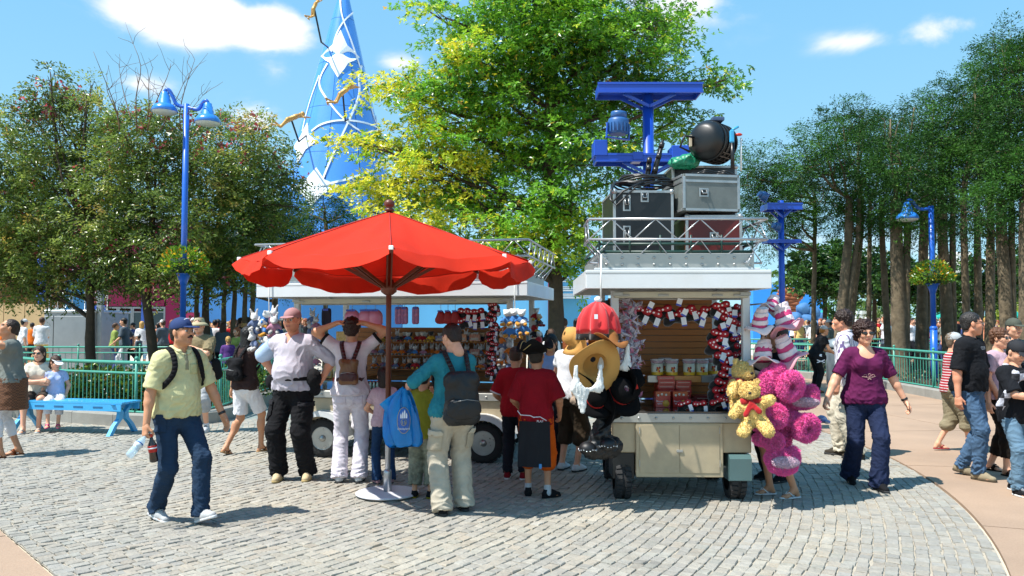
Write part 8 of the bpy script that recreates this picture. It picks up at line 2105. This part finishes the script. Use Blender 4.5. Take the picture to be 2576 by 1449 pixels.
mb = MB(); q = smooth_line([Vector(p) for p in ((.10,.02,1.49),(.10,.11,1.42),(.02,.155,1.25),(-.13,.15,1.10),(-.22,.05,1.04))],2); [mb.bar(q[i], q[i + 1],.05,.012, up=(0,1,.2)) for i in range(len(q) - 1)]
S = SDF(.012,.03); S.rc((-.25,.02,1.05),(-.26,-.02,.88),.08,.09, flat=.7); v, f = S.mesh(); carried(P, 'shoulder_bag', 'black shoulder bag slung across the man in the bucket hat', 'bag', (-.25,0,.8),[('bag_body', v, f, BLK),('strap', np.array(mb.v), mb.f, c_('#4a4c68'))])
P = pp('woman with long black hair, brown top and white shorts shading her eyes', 614,1140,1.60,-32, fem=True, skin='tan', hair='#0e0c0c', style='long', top=tee(c_('#3a2a28'), sleeve=.5), bottom=dict(m=c_('#dcdce0'), len=.44, loose=.02, name='shorts'), shoes=('flip', c_('#a8845c'), BLK),
 hLnd=(-.30,.02,.82), hRnd=(.12,.22,1.62), eR=(1,.2,-.4), fL=(-.10,-.22,.02), qL=-.35, fR=(.08,.22,0), pelvis=.93)
backpack(P, 'small black backpack of the long-haired woman', BLK, .28,.32,.12,1.16, round_=.05)
P = pp('heavy man in a pink-grey cap, white shirt and black cargo trousers, hand on hip', 738,1206,1.78,163, q=.8, b=1.2, belly=.075, skin='red', hair='#3c2c22', style='crop', stub=.3, jaw=1.06, hat=('cap', '#a07a7c'), hyaw=.1, top=tee(c_('#b9b4bf'), sleeve=1.0, loose=.02, hem=-.03, neck='v', band=c_('#a9c0dc'), bl=.8, bsd='R', fold=.011), bottom=dict(m=BLK, loose=.028, over=.03, fold=.019, flare=.01),
 shoes=('shoe', c_('#c2ae8a'), c_('#a89468')), hRnd=(.27,-.06,1.05), eR=(1,-.2,0), hLnd=(-.27,-.05,1.0), eL=(-1,-.5,0), fR=(.13,.06,0), fL=(-.13,-.06,0), tR=.3, tL=.4)
for sg, s2 in ((1, 'R'),(-1, 'L')): q = P['J']['h' + s2] * .45 + P['J']['k' + s2] * .55; patch(P, 'trousers', 'cargo_pocket', q + v3(sg * .09,.02,0),(.07,.10,.10),(sg, .6,0), BLK, .014); patch(P, 'trousers', 'pocket_flap', q + v3(sg * .09,.02,.09),(.075,.11,.03),(sg, .6,0), c_('#222226'),.022)
blob_thing(P, 'waist_bag', 'black pouch at the waist of the heavy man', 'bag', (-.26,0,.9),[((-.25,.04,1.04),(.075,.08,.10)),((-.25,.02,.93),(.06,.06,.07))], BLK)
blob_thing(P, 'camera_case', 'small black camera case on the belt of the heavy man, by his hand', 'bag', (.24,.05,.95),[((.24,.07,1.0),(.05,.045,.075))], BLK)
S = SDF(.009,0); c = P['J']['waist'] - v3(0,-.03,.06); S.rc(c + v3(0,0,.02), c - v3(0,0,.02),.215,.215, flat=.86, cut=True, cuta=True); v, f = S.mesh(); mesh_obj('belt', v * P['sc'], f, BLK, P['root'], True)
P = pp('woman in white T-shirt and white trousers with both hands on her head', 880,1213,1.68,4, q=.8, fem=True, b=1.02, skin='tan', hair='#2a150d', style='wavy', top=tee(c_('#cfc6cc'), sleeve=.62, loose=.01, hem=-.02, band=BLK, bl=.10), bottom=dict(m=c_('#d2ccd6'), loose=.014, flare=.028, over=.04, belt='#17181c', fold=.012), shoes=('shoe', c_('#c8c8c8')),
 hRnd=(.13,.02,1.70), hLnd=(-.15,.02,1.70), eR=(1,.05,.05), eL=(-1,.05,.05), hdR=(-1,0,.15), hdL=(1,0,.15), pnR=(0,0,-1), pnL=(0,0,-1), shrug=(.03,.03), fR=(.10,0,0), fL=(-.11,.0,0), curlR=.5, curlL=.5)
for sg in (1,-1): patch(P, 'trousers', 'back_pocket', (sg * .085,-.13,.90),(.055,.12,.065),(0,-1,0), c_('#c6bfcc'),.004)
backpack(P, 'small brown leather backpack on the woman in white', mat('tan_leather', '#6e4a2c', rough=.5),.20,.27,.10,1.19, mat('maroon_leather', '#3f1416', rough=.45), round_=.03)
pp('girl in pale pink T-shirt and jeans behind the parasol pole', 966,1216,1.15,20, hs=1.2, fem=True, hair='#20120c', style='bob', top=tee(c_('#c0a4ae'), sleeve=.6), bottom=dict(m=c_('#1f3a5c'), loose=.01, flare=.02, over=.03), shoes=('shoe', c_('#b08488')), hLnd=(-.10,.30,1.05), eL=(-1,-.3,-.5), hRnd=(.12,.32,1.05))
pp('boy in green T-shirt and camouflage trousers beside the blue bag', 1062,1252,1.18,-8, hs=1.2, skin='tan', hair='#20120c', top=tee(c_('#8a8c2c'), sleeve=.8, loose=.02, hem=-.12), bottom=dict(m=mat('camouflage', '#8a8c78', rough=.85, noise_col=srgb('#4f5446'), noise_amt=.9, noise_scale=16), len=.9, loose=.05), shoes=('trainer', BLK, c_('#8a7a20')), hLnd=(-.12,.3,1.1), hRnd=(.12,.3,1.1))
P = pp('woman in teal long-sleeved top and khaki trousers holding a big blue plastic bag', 1140,1290,1.62,24, q=.78, fem=True, b=1.16, skin='fair', hair='#23140d', style='short', hpitch=-.35, hyaw=.35, top=tee(c_('#2b7c88'), sleeve=1.35, loose=.006, hem=-.05, fold=.012), bottom=dict(m=c_('#b3aa98'), loose=.026, flare=.02, over=.05, fold=.015), shoes=('shoe', BLK),
 hLnd=(-.36,.26,1.17), eL=(-.7,-.9,-.3), hRnd=(.02,.34,1.12), eR=(.9,-.5,-.3), curlL=1.1, fL=(-.12,-.03,0), fR=(.13,.06,0))
for sg, s2 in ((1, 'R'),(-1, 'L')): q = P['J']['h' + s2] * .4 + P['J']['k' + s2] * .6; patch(P, 'trousers', 'cargo_pocket', q + v3(sg * .09,-.02,0),(.08,.10,.09),(sg, -.4,0), c_('#aaa08c'),.014); patch(P, 'trousers', 'pocket_flap', q + v3(sg * .09,-.02,.08),(.085,.11,.028),(sg, -.4,0), c_('#bcb3a0'),.022); patch(P, 'trousers', 'back_pocket', (sg * .09,-.14,.88),(.06,.12,.06),(0,-1,0), c_('#ada390'),.004)
backpack(P, 'black backpack with a front pocket on the woman in teal', mat('black_nylon', '#111214', rough=.55, var=.15, bump=.3, bs=150),.34,.50,.17,1.09, round_=.07)
hw = to_world(P, P['J']['wL'] + v3(-.03,.05,-.03)); root = empty('plastic_bag', (hw.x, hw.y, hw.z - .52), 'big bright blue plastic carrier bag with an oval print', 'bag', rz=R(8))
n, rows = 36,[]
for (z, w, d, cx) in ((.0,.020,.018,0),(-.05,.06,.03,-.01),(-.12,.10,.045,-.02),(-.20,.135,.055,-.02),(-.30,.155,.06,-.01),(-.40,.165,.055,.0),(-.47,.150,.035,.01),(-.50,.12,.015,.01)):
 rows.append([(cx + w * math.copysign(abs(math.cos(2 * math.pi * k / n)) ** .8, math.cos(2 * math.pi * k / n)) + .02 * math.sin(k * 1.1 + z * 8), d * math.sin(2 * math.pi * k / n) + .016 * math.sin(k * 1.9) * (1 if z < -.01 else 0), z + .52 + .012 * math.sin(k * .9) * (z < -.03)) for k in range(n)])
V = [p for r_ in rows for p in r_]; mesh_obj('film', V, [(i * n + k, i * n + (k + 1) % n, (i + 1) * n + (k + 1) % n, (i + 1) * n + k) for i in range(7) for k in range(n)] + [tuple(7 * n + k for k in range(n))[::-1]], mat('blue_film', '#1fa2ee', rough=.18, var=.12, vs=8, transl=.5, spec=.7), root, True)
for sx, x1, z1 in ((-1,-.17,.40),(1,.05,.44)):
 V = []; m_ = 10
 for i in range(m_ + 1):
  t = i / m_; c0 = Vector((0,0,.53)).lerp(Vector((x1,-.02, z1 - .06)), t); ww = .015 + .055 * t
  for s_ in (-1,0,1): V.append(c0 + Vector((ww * s_ * .6,.02 * math.sin(i * 1.3 + s_), ww * s_ * -.7)))
 mesh_obj('handle_flap', V, [(i * 3 + k, i * 3 + k + 1, i * 3 + k + 4, i * 3 + k + 3) for i in range(m_) for k in range(2)], MATS['blue_film'], root, True)
def oval(w, h, z, y, m_, nm, par, cx=0): mb = MB(); mb.lathe([(1,0),(.98,.02),(.001,.025)],(0,0,0),28); V = np.array(mb.v) @ np.array(Matrix.Rotation(R(90),3, 'X')).T * v3(w, .06, h) + v3(cx, y, z); return mesh_obj(nm, V, mb.f, m_, par, True)
o = oval(.058,.115,.25,-.076, mat('gold_print', '#a8a070', rough=.4), 'oval_border', root); oval(.054,.110,.25,-.078, mat('royal_blue_print', '#1d5cae', rough=.3), 'oval_print', o); oval(.026,.030,.235,-.080, MATS['gold_print'], 'round_border', o); oval(.022,.026,.235,-.082, MATS['royal_blue_print'], 'round_print', o)
text('15', o, (0,-.085,.220),.042, MATS['gold_print']); text('Disneyland', o, (0,-.083,.172),.024, PAPER)
mb = MB(); [mb.prism([(x_ - .006,-.081,.27),(x_ + .006,-.081,.27),(x_ + .006,-.081, h_),(x_, -.081, h_ + .02),(x_ - .006,-.081, h_)],(0,-.001,0)) for x_, h_ in ((-.024,.295),(-.008,.31),(.008,.325),(.024,.30))]; mb.build('printed_spires', PAPER, o, True)
P = pp('boy in a black pirate hat, dark red T-shirt and orange shorts, seen from behind', 1348,1250,1.40,-8, q=.85, hs=1.12, skin='tan', hair='#241a12', hat=('tricorn', '#0f0f11'), hroll=-.1, top=tee(c_('#8e1220'), sleeve=.95, loose=.035, hem=-.10, fold=.012), bottom=dict(m=c_('#cf5a12'), len=.62, loose=.05, name='shorts'), shoes=('trainer', BLK, BLK), socks=c_('#b8b8ba'), hRnd=(.27,.16,.95), hLnd=(-.22,.26,1.0), fR=(.14,-.02,0), fL=(-.10,.08,0), tR=-.9)
J = P['J']; V = []; 
for i in range(13):
 for j in range(14):
  s_ = i / 12 - .5; t = j / 13; V.append((s_ * (.36 + .03 * t),-.155 - .02 * math.cos(s_ * 6) - .03 * t + .008 * math.sin(s_ * 22 + t * 3),.90 - t * .52))
n_ = len(V); V += [(x, y - .006, z) for x, y, z in V]; Fq = [(i * 14 + j, i * 14 + j + 1,(i + 1) * 14 + j + 1,(i + 1) * 14 + j) for i in range(12) for j in range(13)]
o = carried(P, 'tied_shirt', 'dark grey shirt hanging over the back of the orange shorts', 'shirt', (0,-.16,.35),[('cloth', np.array(V), Fq + [tuple(n_ + k for k in q[::-1]) for q in Fq], c_('#26272b'))])
text('PLAY', o[1],(.06,-.048,.44),.028, PAPER); mb = MB(); mb.tube([(-.15,-.058,.545),(-.12,-.056,.505),(-.03,-.055,.50),(.0,-.052,.485),(.06,-.052,.49),(.12,-.05,.455)],.0045,5); mb.build('printed_swirl', PAPER, o[1], True); LB(o[1], 'cyan_label', (.05,-.06,.02),(.075,-.05,.06), mat('cyan_card', '#2a86c8', rough=.4),0)
hm = [o for o in CH(P['root']) if o.name.startswith('pirate_hat')][0]
V = []; mb = MB(); pts = [(rr * math.sin(t), rr * 1.12 * math.cos(t) - .012,.066 + .095 * (1 - (.5 + .5 * math.cos(3 * t))) + .004) for t in np.linspace(0,2 * math.pi, 48, endpoint=False) for rr in [.150 + .03 * (.5 + .5 * math.cos(3 * t))]]; mb.tube(pts, .0045,5, closed=True); mesh_obj('gold_trim', P['toh'](np.array(mb.v)) * P['sc'], mb.f, c_('#c2aa72'), hm, True)
pp('boy in dark red T-shirt and dark trousers left of the pirate-hat boy', 1296,1205,1.36,-12, hs=1.12, skin='tan', hair='#3a2418', style='crop', top=tee(c_('#96101c'), sleeve=.95, loose=.03, hem=-.10, band=c_('#c9c9cc'), bl=.06), bottom=dict(m=c_('#1b1d26'), loose=.02), shoes=('trainer', c_('#7c1420'), WSOLE), hLnd=(-.22,.22,1.0), hRnd=(.2,.25,1.1))
P = pp('woman with straight ginger hair, white top and brown knee-length trousers', 1432,1184,1.57,-38, fem=True, b=1.05, hair='#8a4a24', style='bob', top=tee(c_('#d6d8dc'), sleeve=.5), bottom=dict(m=c_('#3a3024'), len=.72, loose=.04), shoes=('shoe', c_('#c9ccd0')), hRnd=(.1,.34,1.15), hLnd=(-.12,.32,1.1), eL=(-1,-.3,-.5))
blob_thing(P, 'shoulder_bag', 'tan and white shoulder bag at the hip of the ginger-haired woman', 'bag', (.2,-.1,.8),[((.20,-.10,.98),(.11,.05,.10)),((.20,-.10,.88),(.12,.06,.07))], c_('#a89684'))
pp('dark-haired woman in sunglasses and pale blue scarf behind the pirate-hat boy', 1388,1165,1.50,165, fem=True, skin='tan', hair='#120e0e', style='long', glasses='sun', hpitch=-.1, top=tee(c_('#7f9cc8'), sleeve=.8), bottom=dict(m=c_('#1c1e26')), shoes=('shoe', BLK), hRnd=(.05,.3,1.15))
pp('person in sandals standing behind the cluster of pink plush toys', 1972,1248,1.62,100, fem=True, skin='tan', hair='#2c1c14', style='long', top=tee(c_('#20242c'), sleeve=.6), bottom=dict(m=c_('#3a3c48'), len=.36, loose=.02, name='shorts'), shoes=('flip', c_('#cfcfd0'), c_('#e0e0e0')), hRnd=(.1,.3,1.2), hLnd=(-.1,.3,1.2), fR=(.10,.10,0), fL=(-.10,-.06,0))
pp('person in dark clothes further behind the pink plush toys', 1948,1208,1.60,120, hair='#2c1c14', top=tee(BLK, sleeve=.8), bottom=dict(m=BLK), shoes=('shoe', BLK), hLnd=(-.1,.3,1.2))
pp('man in a white shirt with purple stripes and light trousers, facing left', 2138,1150,1.78,62, skin='red', hair='#2a1810', style='wavy', top=tee(mat('striped_shirt', '#d9d6da', rough=.85, var=.05, stripes=(srgb('#6c5a86'), 'X', 22,.34), bump=.2, bs=200), sleeve=1.0, loose=.028, hem=-.10, neck='collar', fold=.013), bottom=dict(m=KHA, loose=.03, over=.03, fold=.019), shoes=('shoe', c_('#3a342c')), hLnd=(-.3,.1,.85), hRnd=(.26,.14,.86), fR=(.1,.12,0), fL=(-.1,-.1,0))
P = pp('woman with curly hair and sunglasses in a purple T-shirt walking towards the camera', 2178,1222,1.66,176, q=.78, fem=True, b=1.14, skin='fair', hair='#2f1710', style='curly', glasses='sun', top=tee(c_('#5e1c48'), sleeve=.85, loose=.010, neck='scoop', hem=-.07, tilt=.1, fold=.012), bottom=dict(m=c_('#202a46'), loose=.016, flare=.03, over=.06, fold=.019), shoes=('shoe', BLK),
 hRnd=(.46,.14,.86), eR=(.3,-1,0), hLnd=(-.44,.05,.83), eL=(-.3,-1,0), fR=(.10,-.18,.03), qR=-.35, fL=(-.06,.20,0), pelvis=.93, curlR=.9, watch='L')
zc_ = P['J']['chest']; m_ = c_('#b89a90'); mb = MB(); y_ = .165
for k_, (x0, z0) in enumerate(((-.04,1.17),(0,1.178),(.04,1.17))): mb.tube([(x0 + .016 * math.cos(t), y_ - abs(x0) * .25, z0 + .014 * math.sin(t)) for t in np.linspace(0,5.4,8)],.0022,4)
mb.tube([(-.07, y_ - .018,1.165),(-.03, y_, 1.155),(.03, y_, 1.155),(.07, y_ - .018,1.160)],.0022,4); [mb.ball((x0, y_ - .0,1.135 + dz),(.008,.003,.006),6,4) for x0, dz in ((-.012,0),(.012,0),(0,.008))]; mesh_obj('printed_motif', np.array(mb.v) * P['sc'], mb.f, m_, P['root'], True)
blob_thing(P, 'folded_cap', 'blue and white folded cap in the hand of the woman in purple', 'cap', (.50,.2,.62),[((.50,.19,.72),(.05,.07,.04)),((.47,.26,.70),(.03,.05,.02))], mat('blue_white_print', '#2a4c9c', rough=.6, noise_col=srgb('#c9ccd0'), noise_amt=.9, noise_scale=18))
P = pp('grey-haired man in a black polo shirt and blue jeans walking right', 2440,1200,1.74,-142, q=.8, b=1.12, belly=.03, skin='red', hair='#2c2826', style='short', glasses='clear', hyaw=.55, top=tee(c_('#17181c'), sleeve=.92, neck='polo', loose=.018, hem=-.03, fold=.010), bottom=dict(m=JEAN2, belt='#12100e', loose=.014, over=.03, fold=.019), shoes=('trainer', c_('#8f836c'), c_('#4f4638')), hRnd=(.29,.02,.84), hLnd=(-.3,.16,.9), fR=(.09,.12,0), fL=(-.09,-.12,.02), qL=-.2)
for sg in (1,-1): patch(P, 'trousers', 'front_pocket', (sg * .10,.12,.93),(.05,.12,.05),(0,1,0), c_('#3d5670'),.003)
mb = MB(); text('COY', P['root'], tuple(np.array((.0,.168,1.36)) * P['sc']),.05, c_('#8a8f96'), rot=(R(72),0, R(180)))
pp('woman with short brown hair and sunglasses in a pale pink top behind the polo man', 2512,1190,1.57,-150, fem=True, b=1.05, hair='#5c3a24', style='wavy', glasses='sun', top=tee(c_('#b89aa6'), sleeve=.6), bottom=dict(m=c_('#1d1712'), len=.85, loose=.02), shoes=('clog', c_('#2a1c16'), c_('#2a1c16')), fR=(.1,.15,0), fL=(-.1,-.15,0))
P = pp('boy in a black cap with a checked scarf looking down at his hands', 2556,1240,1.44,-165, q=.82, hs=1.1, skin='fair', hair='#1c1613', hat=('cap', '#2a2b2f'), hpitch=-.45, hyaw=-.1, top=tee(c_('#16181d'), sleeve=.9, loose=.03, hem=-.13), bottom=dict(m=c_('#617d92'), loose=.02, over=.02, fold=.019), shoes=('trainer', BLK, c_('#d8d8d8'), W_), hRnd=(-.02,.34,1.12), hLnd=(-.08,.33,1.10), eR=(1,-.4,-.3), eL=(-1,-.4,-.3), fR=(.12,.14,0), fL=(-.1,-.12,0))
S = SDF(.010,.015); CKM = mat('checked_scarf', '#1a1b22', rough=.85, check=(srgb('#b9b9c2'),13), bump=.3, bs=150)
for pts in ([(-.13,-.03,1.45),(-.11,.09,1.38),(.10,.10,1.36),(.13,-.03,1.45)],[(.10,.10,1.36),(.19,.10,1.22),(.30,.04,1.02)],[(-.04,.13,1.36),(-.04,.145,1.15),(-.05,.14,.95)],[(-.12,.10,1.36),(-.16,.13,1.15),(-.16,.13,.98)]):
 for a_, b_ in zip(pts[:-1], pts[1:]): S.rc(np.array(a_) + v3(0,.05,.01), np.array(b_) + v3(0,.055,.01),.060,.060, flat=.4, n=(0,1,0))
v, f = S.mesh(); mesh_obj('scarf', folds(v, f, .006,.05,3) * P['sc'], f, CKM, P['root'], True)
blob_thing(P, 'phone', 'small pale phone held by the boy in the black cap', 'phone', (-.05,.42,1.08),[((-.07,.44,1.13),(.03,.05,.008))], c_('#b8bcc0'), fold=0)
pp('man in a grey-green cap and grey T-shirt behind the checked-scarf boy', 2552,1150,1.68,182, hair='#2c2420', stub=.2, hat=('cap', '#4c5046'), top=tee(c_('#5c625c'), sleeve=.9), bottom=dict(m=c_('#2a2c34')), shoes=('shoe', BLK))
P = pp('child in a pale grey cap and red striped shirt behind the polo man', 2398,1136,1.48,-100, hs=1.1, hair='#6a5a48', hat=('cap', '#a9adae'), hyaw=-.2, top=tee(mat('red_striped', '#9c1c28', rough=.85, stripes=(srgb('#c9c2c2'), 'Z', 30,.3)), sleeve=.8), bottom=dict(m=c_('#8a8068'), len=.66, loose=.05, name='shorts'), shoes=('flip', c_('#9c2c38')), hRnd=(.32,.0,.80), fR=(.1,.18,0), fL=(-.1,-.18,.02))
blob_thing(P, 'camera', 'small silver camera dangling from the hand of the child in grey cap', 'camera', (.36,0,.62),[((.35,.02,.68),(.03,.055,.045))], c_('#7a6a6c'), fold=0)
P = pp('woman in black bending forward with a black bag beside the grey litter bin', 2050,988,1.60,-85, q=1.6, fem=True, skin='tan', hair='#8a5a20', style='pony', lean=.28, hat=('cap', '#9a9c9c'), top=tee(BLK, sleeve=.5), bottom=dict(m=BLK), shoes=('shoe', c_('#6e4a2a')), hLnd=(-.1,.55,1.0), hRnd=(.2,.5,.95))
blob_thing(P, 'shoulder_bag', 'black bag with a white skull and crossbones print', 'bag', (.18,.05,.75),[((.20,.05,.90),(.05,.17,.15))], BLK)
o = COL.objects[-1]
sk = [q for q in COL.objects if q.name.startswith('shoulder_bag') and q.type == 'EMPTY'][-1]
mb = MB(); mb.ball((.055,0,.17),(.006,.045,.045),10,6); mb.box((.05,-.025,.10),(.06,.025,.14)); mb.bar((.055,-.09,.08),(.055,.09,.02),.018,.018); mb.bar((.055,.09,.08),(.055,-.09,.02),.018,.018); mb.build('skull_print', PAPER, sk, True)

# ---- the crowd further off
proto = {}
def cr(kind):
 if kind in proto: return proto[kind]
 fem = kind in 'bde'; k = dict(q=2.0, fem=fem, hair='#2a1c14', style={'a': 'short', 'b': 'long', 'c': 'crop', 'd': 'bob', 'e': 'pony', 'f': 'short', 'g': 'short', 'h': 'short'}[kind], top=tee(W_, sleeve=.9), bottom=dict(m=BLK, len=1.0 if kind in 'abeg' else .56), shoes=('shoe', BLK), skin={'c': 'tan', 'e': 'tan'}.get(kind, 'fair'))
 if kind in 'fh': k['hat'] = ('cap', '#cfcfcf')
 if kind in 'ag': k.update(fR=(.1,.25,0), fL=(-.1,-.25,.03), pelvis=.92, hRnd=(.27,-.15,.9), hLnd=(-.27,.25,.95))
 if kind in 'ch': k.update(hRnd=(.05,.3,1.2), hLnd=(-.1,.3,1.1))
 P = person('crowd', (0,-50,0),1.75,0, **k); proto[kind] = P['root']; return P['root']
CN = {'#d9d9dc': 'white', '#b02028': 'red', '#d2691e': 'orange', '#3a4a78': 'blue', '#1a1b20': 'black', '#55606a': 'grey', '#8a9a50': 'green', '#c8b070': 'yellow', '#5a3a78': 'purple', '#9cc0dc': 'pale blue', '#8a6a4a': 'brown', '#d28a6a': 'salmon', '#7a8078': 'sage'}
HN = {'#17120f': 'black-haired', '#4a3020': 'brown-haired', '#b89050': 'fair-haired', '#8a4a28': 'auburn-haired'}
cnt = {}; usedc = set()
def nth(n):
 return '%d%s' % (n, 'th' if 10 < n % 100 < 14 else {1: 'st', 2: 'nd', 3: 'rd'}.get(n % 10, 'th'))
def crowd(kind, x, Y, H, yaw, top, bot, hr='#17120f', zone='far right crowd', extra=None):
 base = cr(kind); o = base if kind not in usedc else copy_tree(base); usedc.add(kind)
 o.location = (A(x, 800, Y).x, Y, 0); o.rotation_euler = (0,0, R(yaw)); s_ = H / 1.75; o.scale = (s_,) * 3; cnt[zone] = cnt.get(zone, 0) + 1
 o['label'] = extra or '%s person in %s top, %s from left of %s' % (HN[hr], CN[top], nth(cnt[zone]), zone); o['group'] = 'people in the ' + zone; o['category'] = 'person'
 for ch in CH(o):
  n_ = ch.name.split('.')[0]
  for pre, m_ in (('shirt', c_(top)),('trousers', c_(bot)),('hair', HAIRMAT(hr))):
   if n_ == pre: ch.material_slots[0].link = 'OBJECT'; ch.material_slots[0].material = m_
 return o
Wc, Rc, Oc, Bc, Kc, Gc, Nc, Yc2, Uc, Lc, Tc, Sc, Ac = list(CN)
LZ = 'left queue'
crowd('f', 57,25.5,1.72,-40, Wc, '#55606a', zone=LZ, extra='man in white T-shirt and grey shorts before the tan hoarding, left one'); crowd('c', 105,25.5,1.78,15, Wc, '#c8b070', '#4a3020', LZ, 'man in white T-shirt and khaki trousers before the tan hoarding, right one'); crowd('c', 80,29,1.6,0, Oc, Kc, zone=LZ); crowd('a', 128,28,1.5,-30, Lc, '#1f2a4a', zone=LZ)
crowd('g', 316,24.6,1.78,95, Gc, Wc, zone=LZ, extra='man in dark grey T-shirt and white trousers striding left behind the railing'); crowd('e', 288,25.4,1.6,-60, Nc, '#3a4a78', '#4a3020', LZ, 'woman in green top and denim dungarees behind the railing'); crowd('d', 357,28,1.65,20, Wc, Lc, '#b89050', LZ, 'fair-haired woman in white top near the grey doors'); crowd('a', 338,30,1.62,100, Bc, Kc, zone=LZ); crowd('h', 352,24.5,1.25,90, '#55606a', '#2a4a4a', zone=LZ); crowd('b', 400,30,1.6,60, Sc, Kc, zone=LZ); crowd('h', 412,26,1.7,60, Gc, Kc, '#4a3020', LZ); crowd('d', 432,28,1.7,-20, Rc, Kc, '#8a4a28', LZ); crowd('c', 446,30,1.65,40, Kc, Kc, zone=LZ); crowd('b', 20,27,1.55,30, Oc, Kc, zone=LZ)
MZ = 'crowd left of the wide cart'
for q in (('b', 560,21,1.62,0, Gc, Kc, '#4a3020'),('a', 585,24,1.72,40, Rc, Kc, '#8a4a28'),('c', 602,22,1.75,-60, Kc, Bc, '#4a3020'),('a', 625,23,1.80,80, Rc, Kc),('c', 640,26,1.98,70, Tc, Kc),('e', 575,18.5,1.30,20, Uc, Kc, '#b89050'),('d', 600,19.5,1.5,150, Nc, '#55606a', '#8a4a28'),('e', 622,18.6,1.40,10, Uc, Bc, '#b89050'),('b', 640,20,1.5,30, Kc, Kc, '#8a4a28'),('h', 648,19,1.2,-20, Bc, Kc, '#b89050'),('c', 665,25,1.7,30, Gc, Kc),('d', 690,27,1.72,0, Sc, Kc, '#4a3020'),('a', 668,20,1.55,0, Oc, '#1f2a4a'),('c', 540,24,1.7,0, Wc, Kc),('b', 548,27,1.72,0, Rc, Kc),('a', 612,28,1.75,0, Lc, Kc),('f', 655,28,1.74,10, Wc, Kc),('d', 715,24,1.66,0, Bc, Kc),('c', 745,25,1.7,20, Ac, Kc),('a', 590,29,1.76,0, Kc, Kc, '#4a3020')): crowd(*q, **{'zone': MZ})
for i in range(24): crowd('abcdefgh'[(i * 3) % 8],478 + (i * 47) % 300,21.5 + (i * 5) % 11,1.6 + .03 * (i % 7),-180 + i * 53, list(CN)[(i * 5) % 13],(Kc, Bc, Gc)[i % 3], list(HN)[i % 4], MZ)
CZ = 'group between the carts'
crowd('c', 1420,17.5,1.72,10, Oc, '#1a1b20', '#4a3020', CZ, 'person in an orange jersey numbered 55 between the carts'); jr = COL.objects[-1]
jo = [q for q in COL.objects if q.get('label', '').startswith('person in an orange jersey')][0]; text('55', jo, (0,-.165,1.20),.24, PAPER)
for q in (('a', 1395,20,1.75,30, Kc, Kc),('c', 1405,22,1.70,0, Wc, Kc),('b', 1450,21,1.72,-20, Sc, Kc),('d', 1388,16,1.5,20, Wc, Kc, '#4a3020'),('f', 1468,24,1.75,0, Bc, Kc),('c', 1500,22,1.72,40, Ac, Kc, '#4a3020'),('b', 1345,20,1.65,0, Gc, Kc)): crowd(*q, **{'zone': CZ})
RZ_ = 'far right crowd'
crowd('f', 2292,34,1.78,60, Sc, Lc, zone=RZ_, extra='person in a salmon shirt right of the broad pale trunk'); crowd('a', 2270,35,1.76,80, Rc, Kc, zone=RZ_); crowd('c', 2400,27,1.85,0, Kc, Kc, zone=RZ_, extra='tall person in black beyond the trunks behind the polo man'); crowd('a', 2075,27,1.78,150, Kc, '#55606a', zone=RZ_, extra='man in dark shirt left of the striped-shirt man'); crowd('f', 2090,25,1.70,60, Ac, '#c8b070', zone=RZ_, extra='person in sage shirt and white cap near the litter bin')
cols_ = [Wc, Rc, Oc, Bc, Kc, Gc, Wc, Yc2, Lc, Wc, Tc, Sc, Ac, Rc, Wc]
xs_ = [1995,2008,2022,2036,2052,2012,2030,2066,2100,2110,2165,2180,2195,2210,2240,2248,2305,2318,2330,2342,2356,2370,2385,2412,2425,2438,2450,2462,2474,2486,2498,2510,2522,2536,2549,2561,2572,2444,2478,2530,2565,2362,2312,2045,2160,2172,2200,2228,2290,2300,2322,2350,2372,2395,2420,2448,2470,2500,2520,2545,2568,2015,2040,2062]
for i, x in enumerate(xs_): crowd('abcdefgh'[(i * 5) % 8], x + random.uniform(-3,3), random.uniform(31,44) - (3 if i > 43 else 0), random.uniform(1.62,1.86), random.uniform(-180,180), cols_[(i * 7) % 15],(Kc, Bc, '#c8b070', Gc)[i % 4], list(HN)[i % 4], RZ_)
for z_ in cnt:
 L_ = sorted([o for o in COL.objects if o.get('group') == 'people in the ' + z_], key=lambda o: o.location.x / o.location.y)
 for i, o in enumerate(L_):
  l = o['label']
  if ' from left of ' in l: o['label'] = l[:l.rindex(', ')] + ', %s from left of %s' % (nth(i + 1), z_)
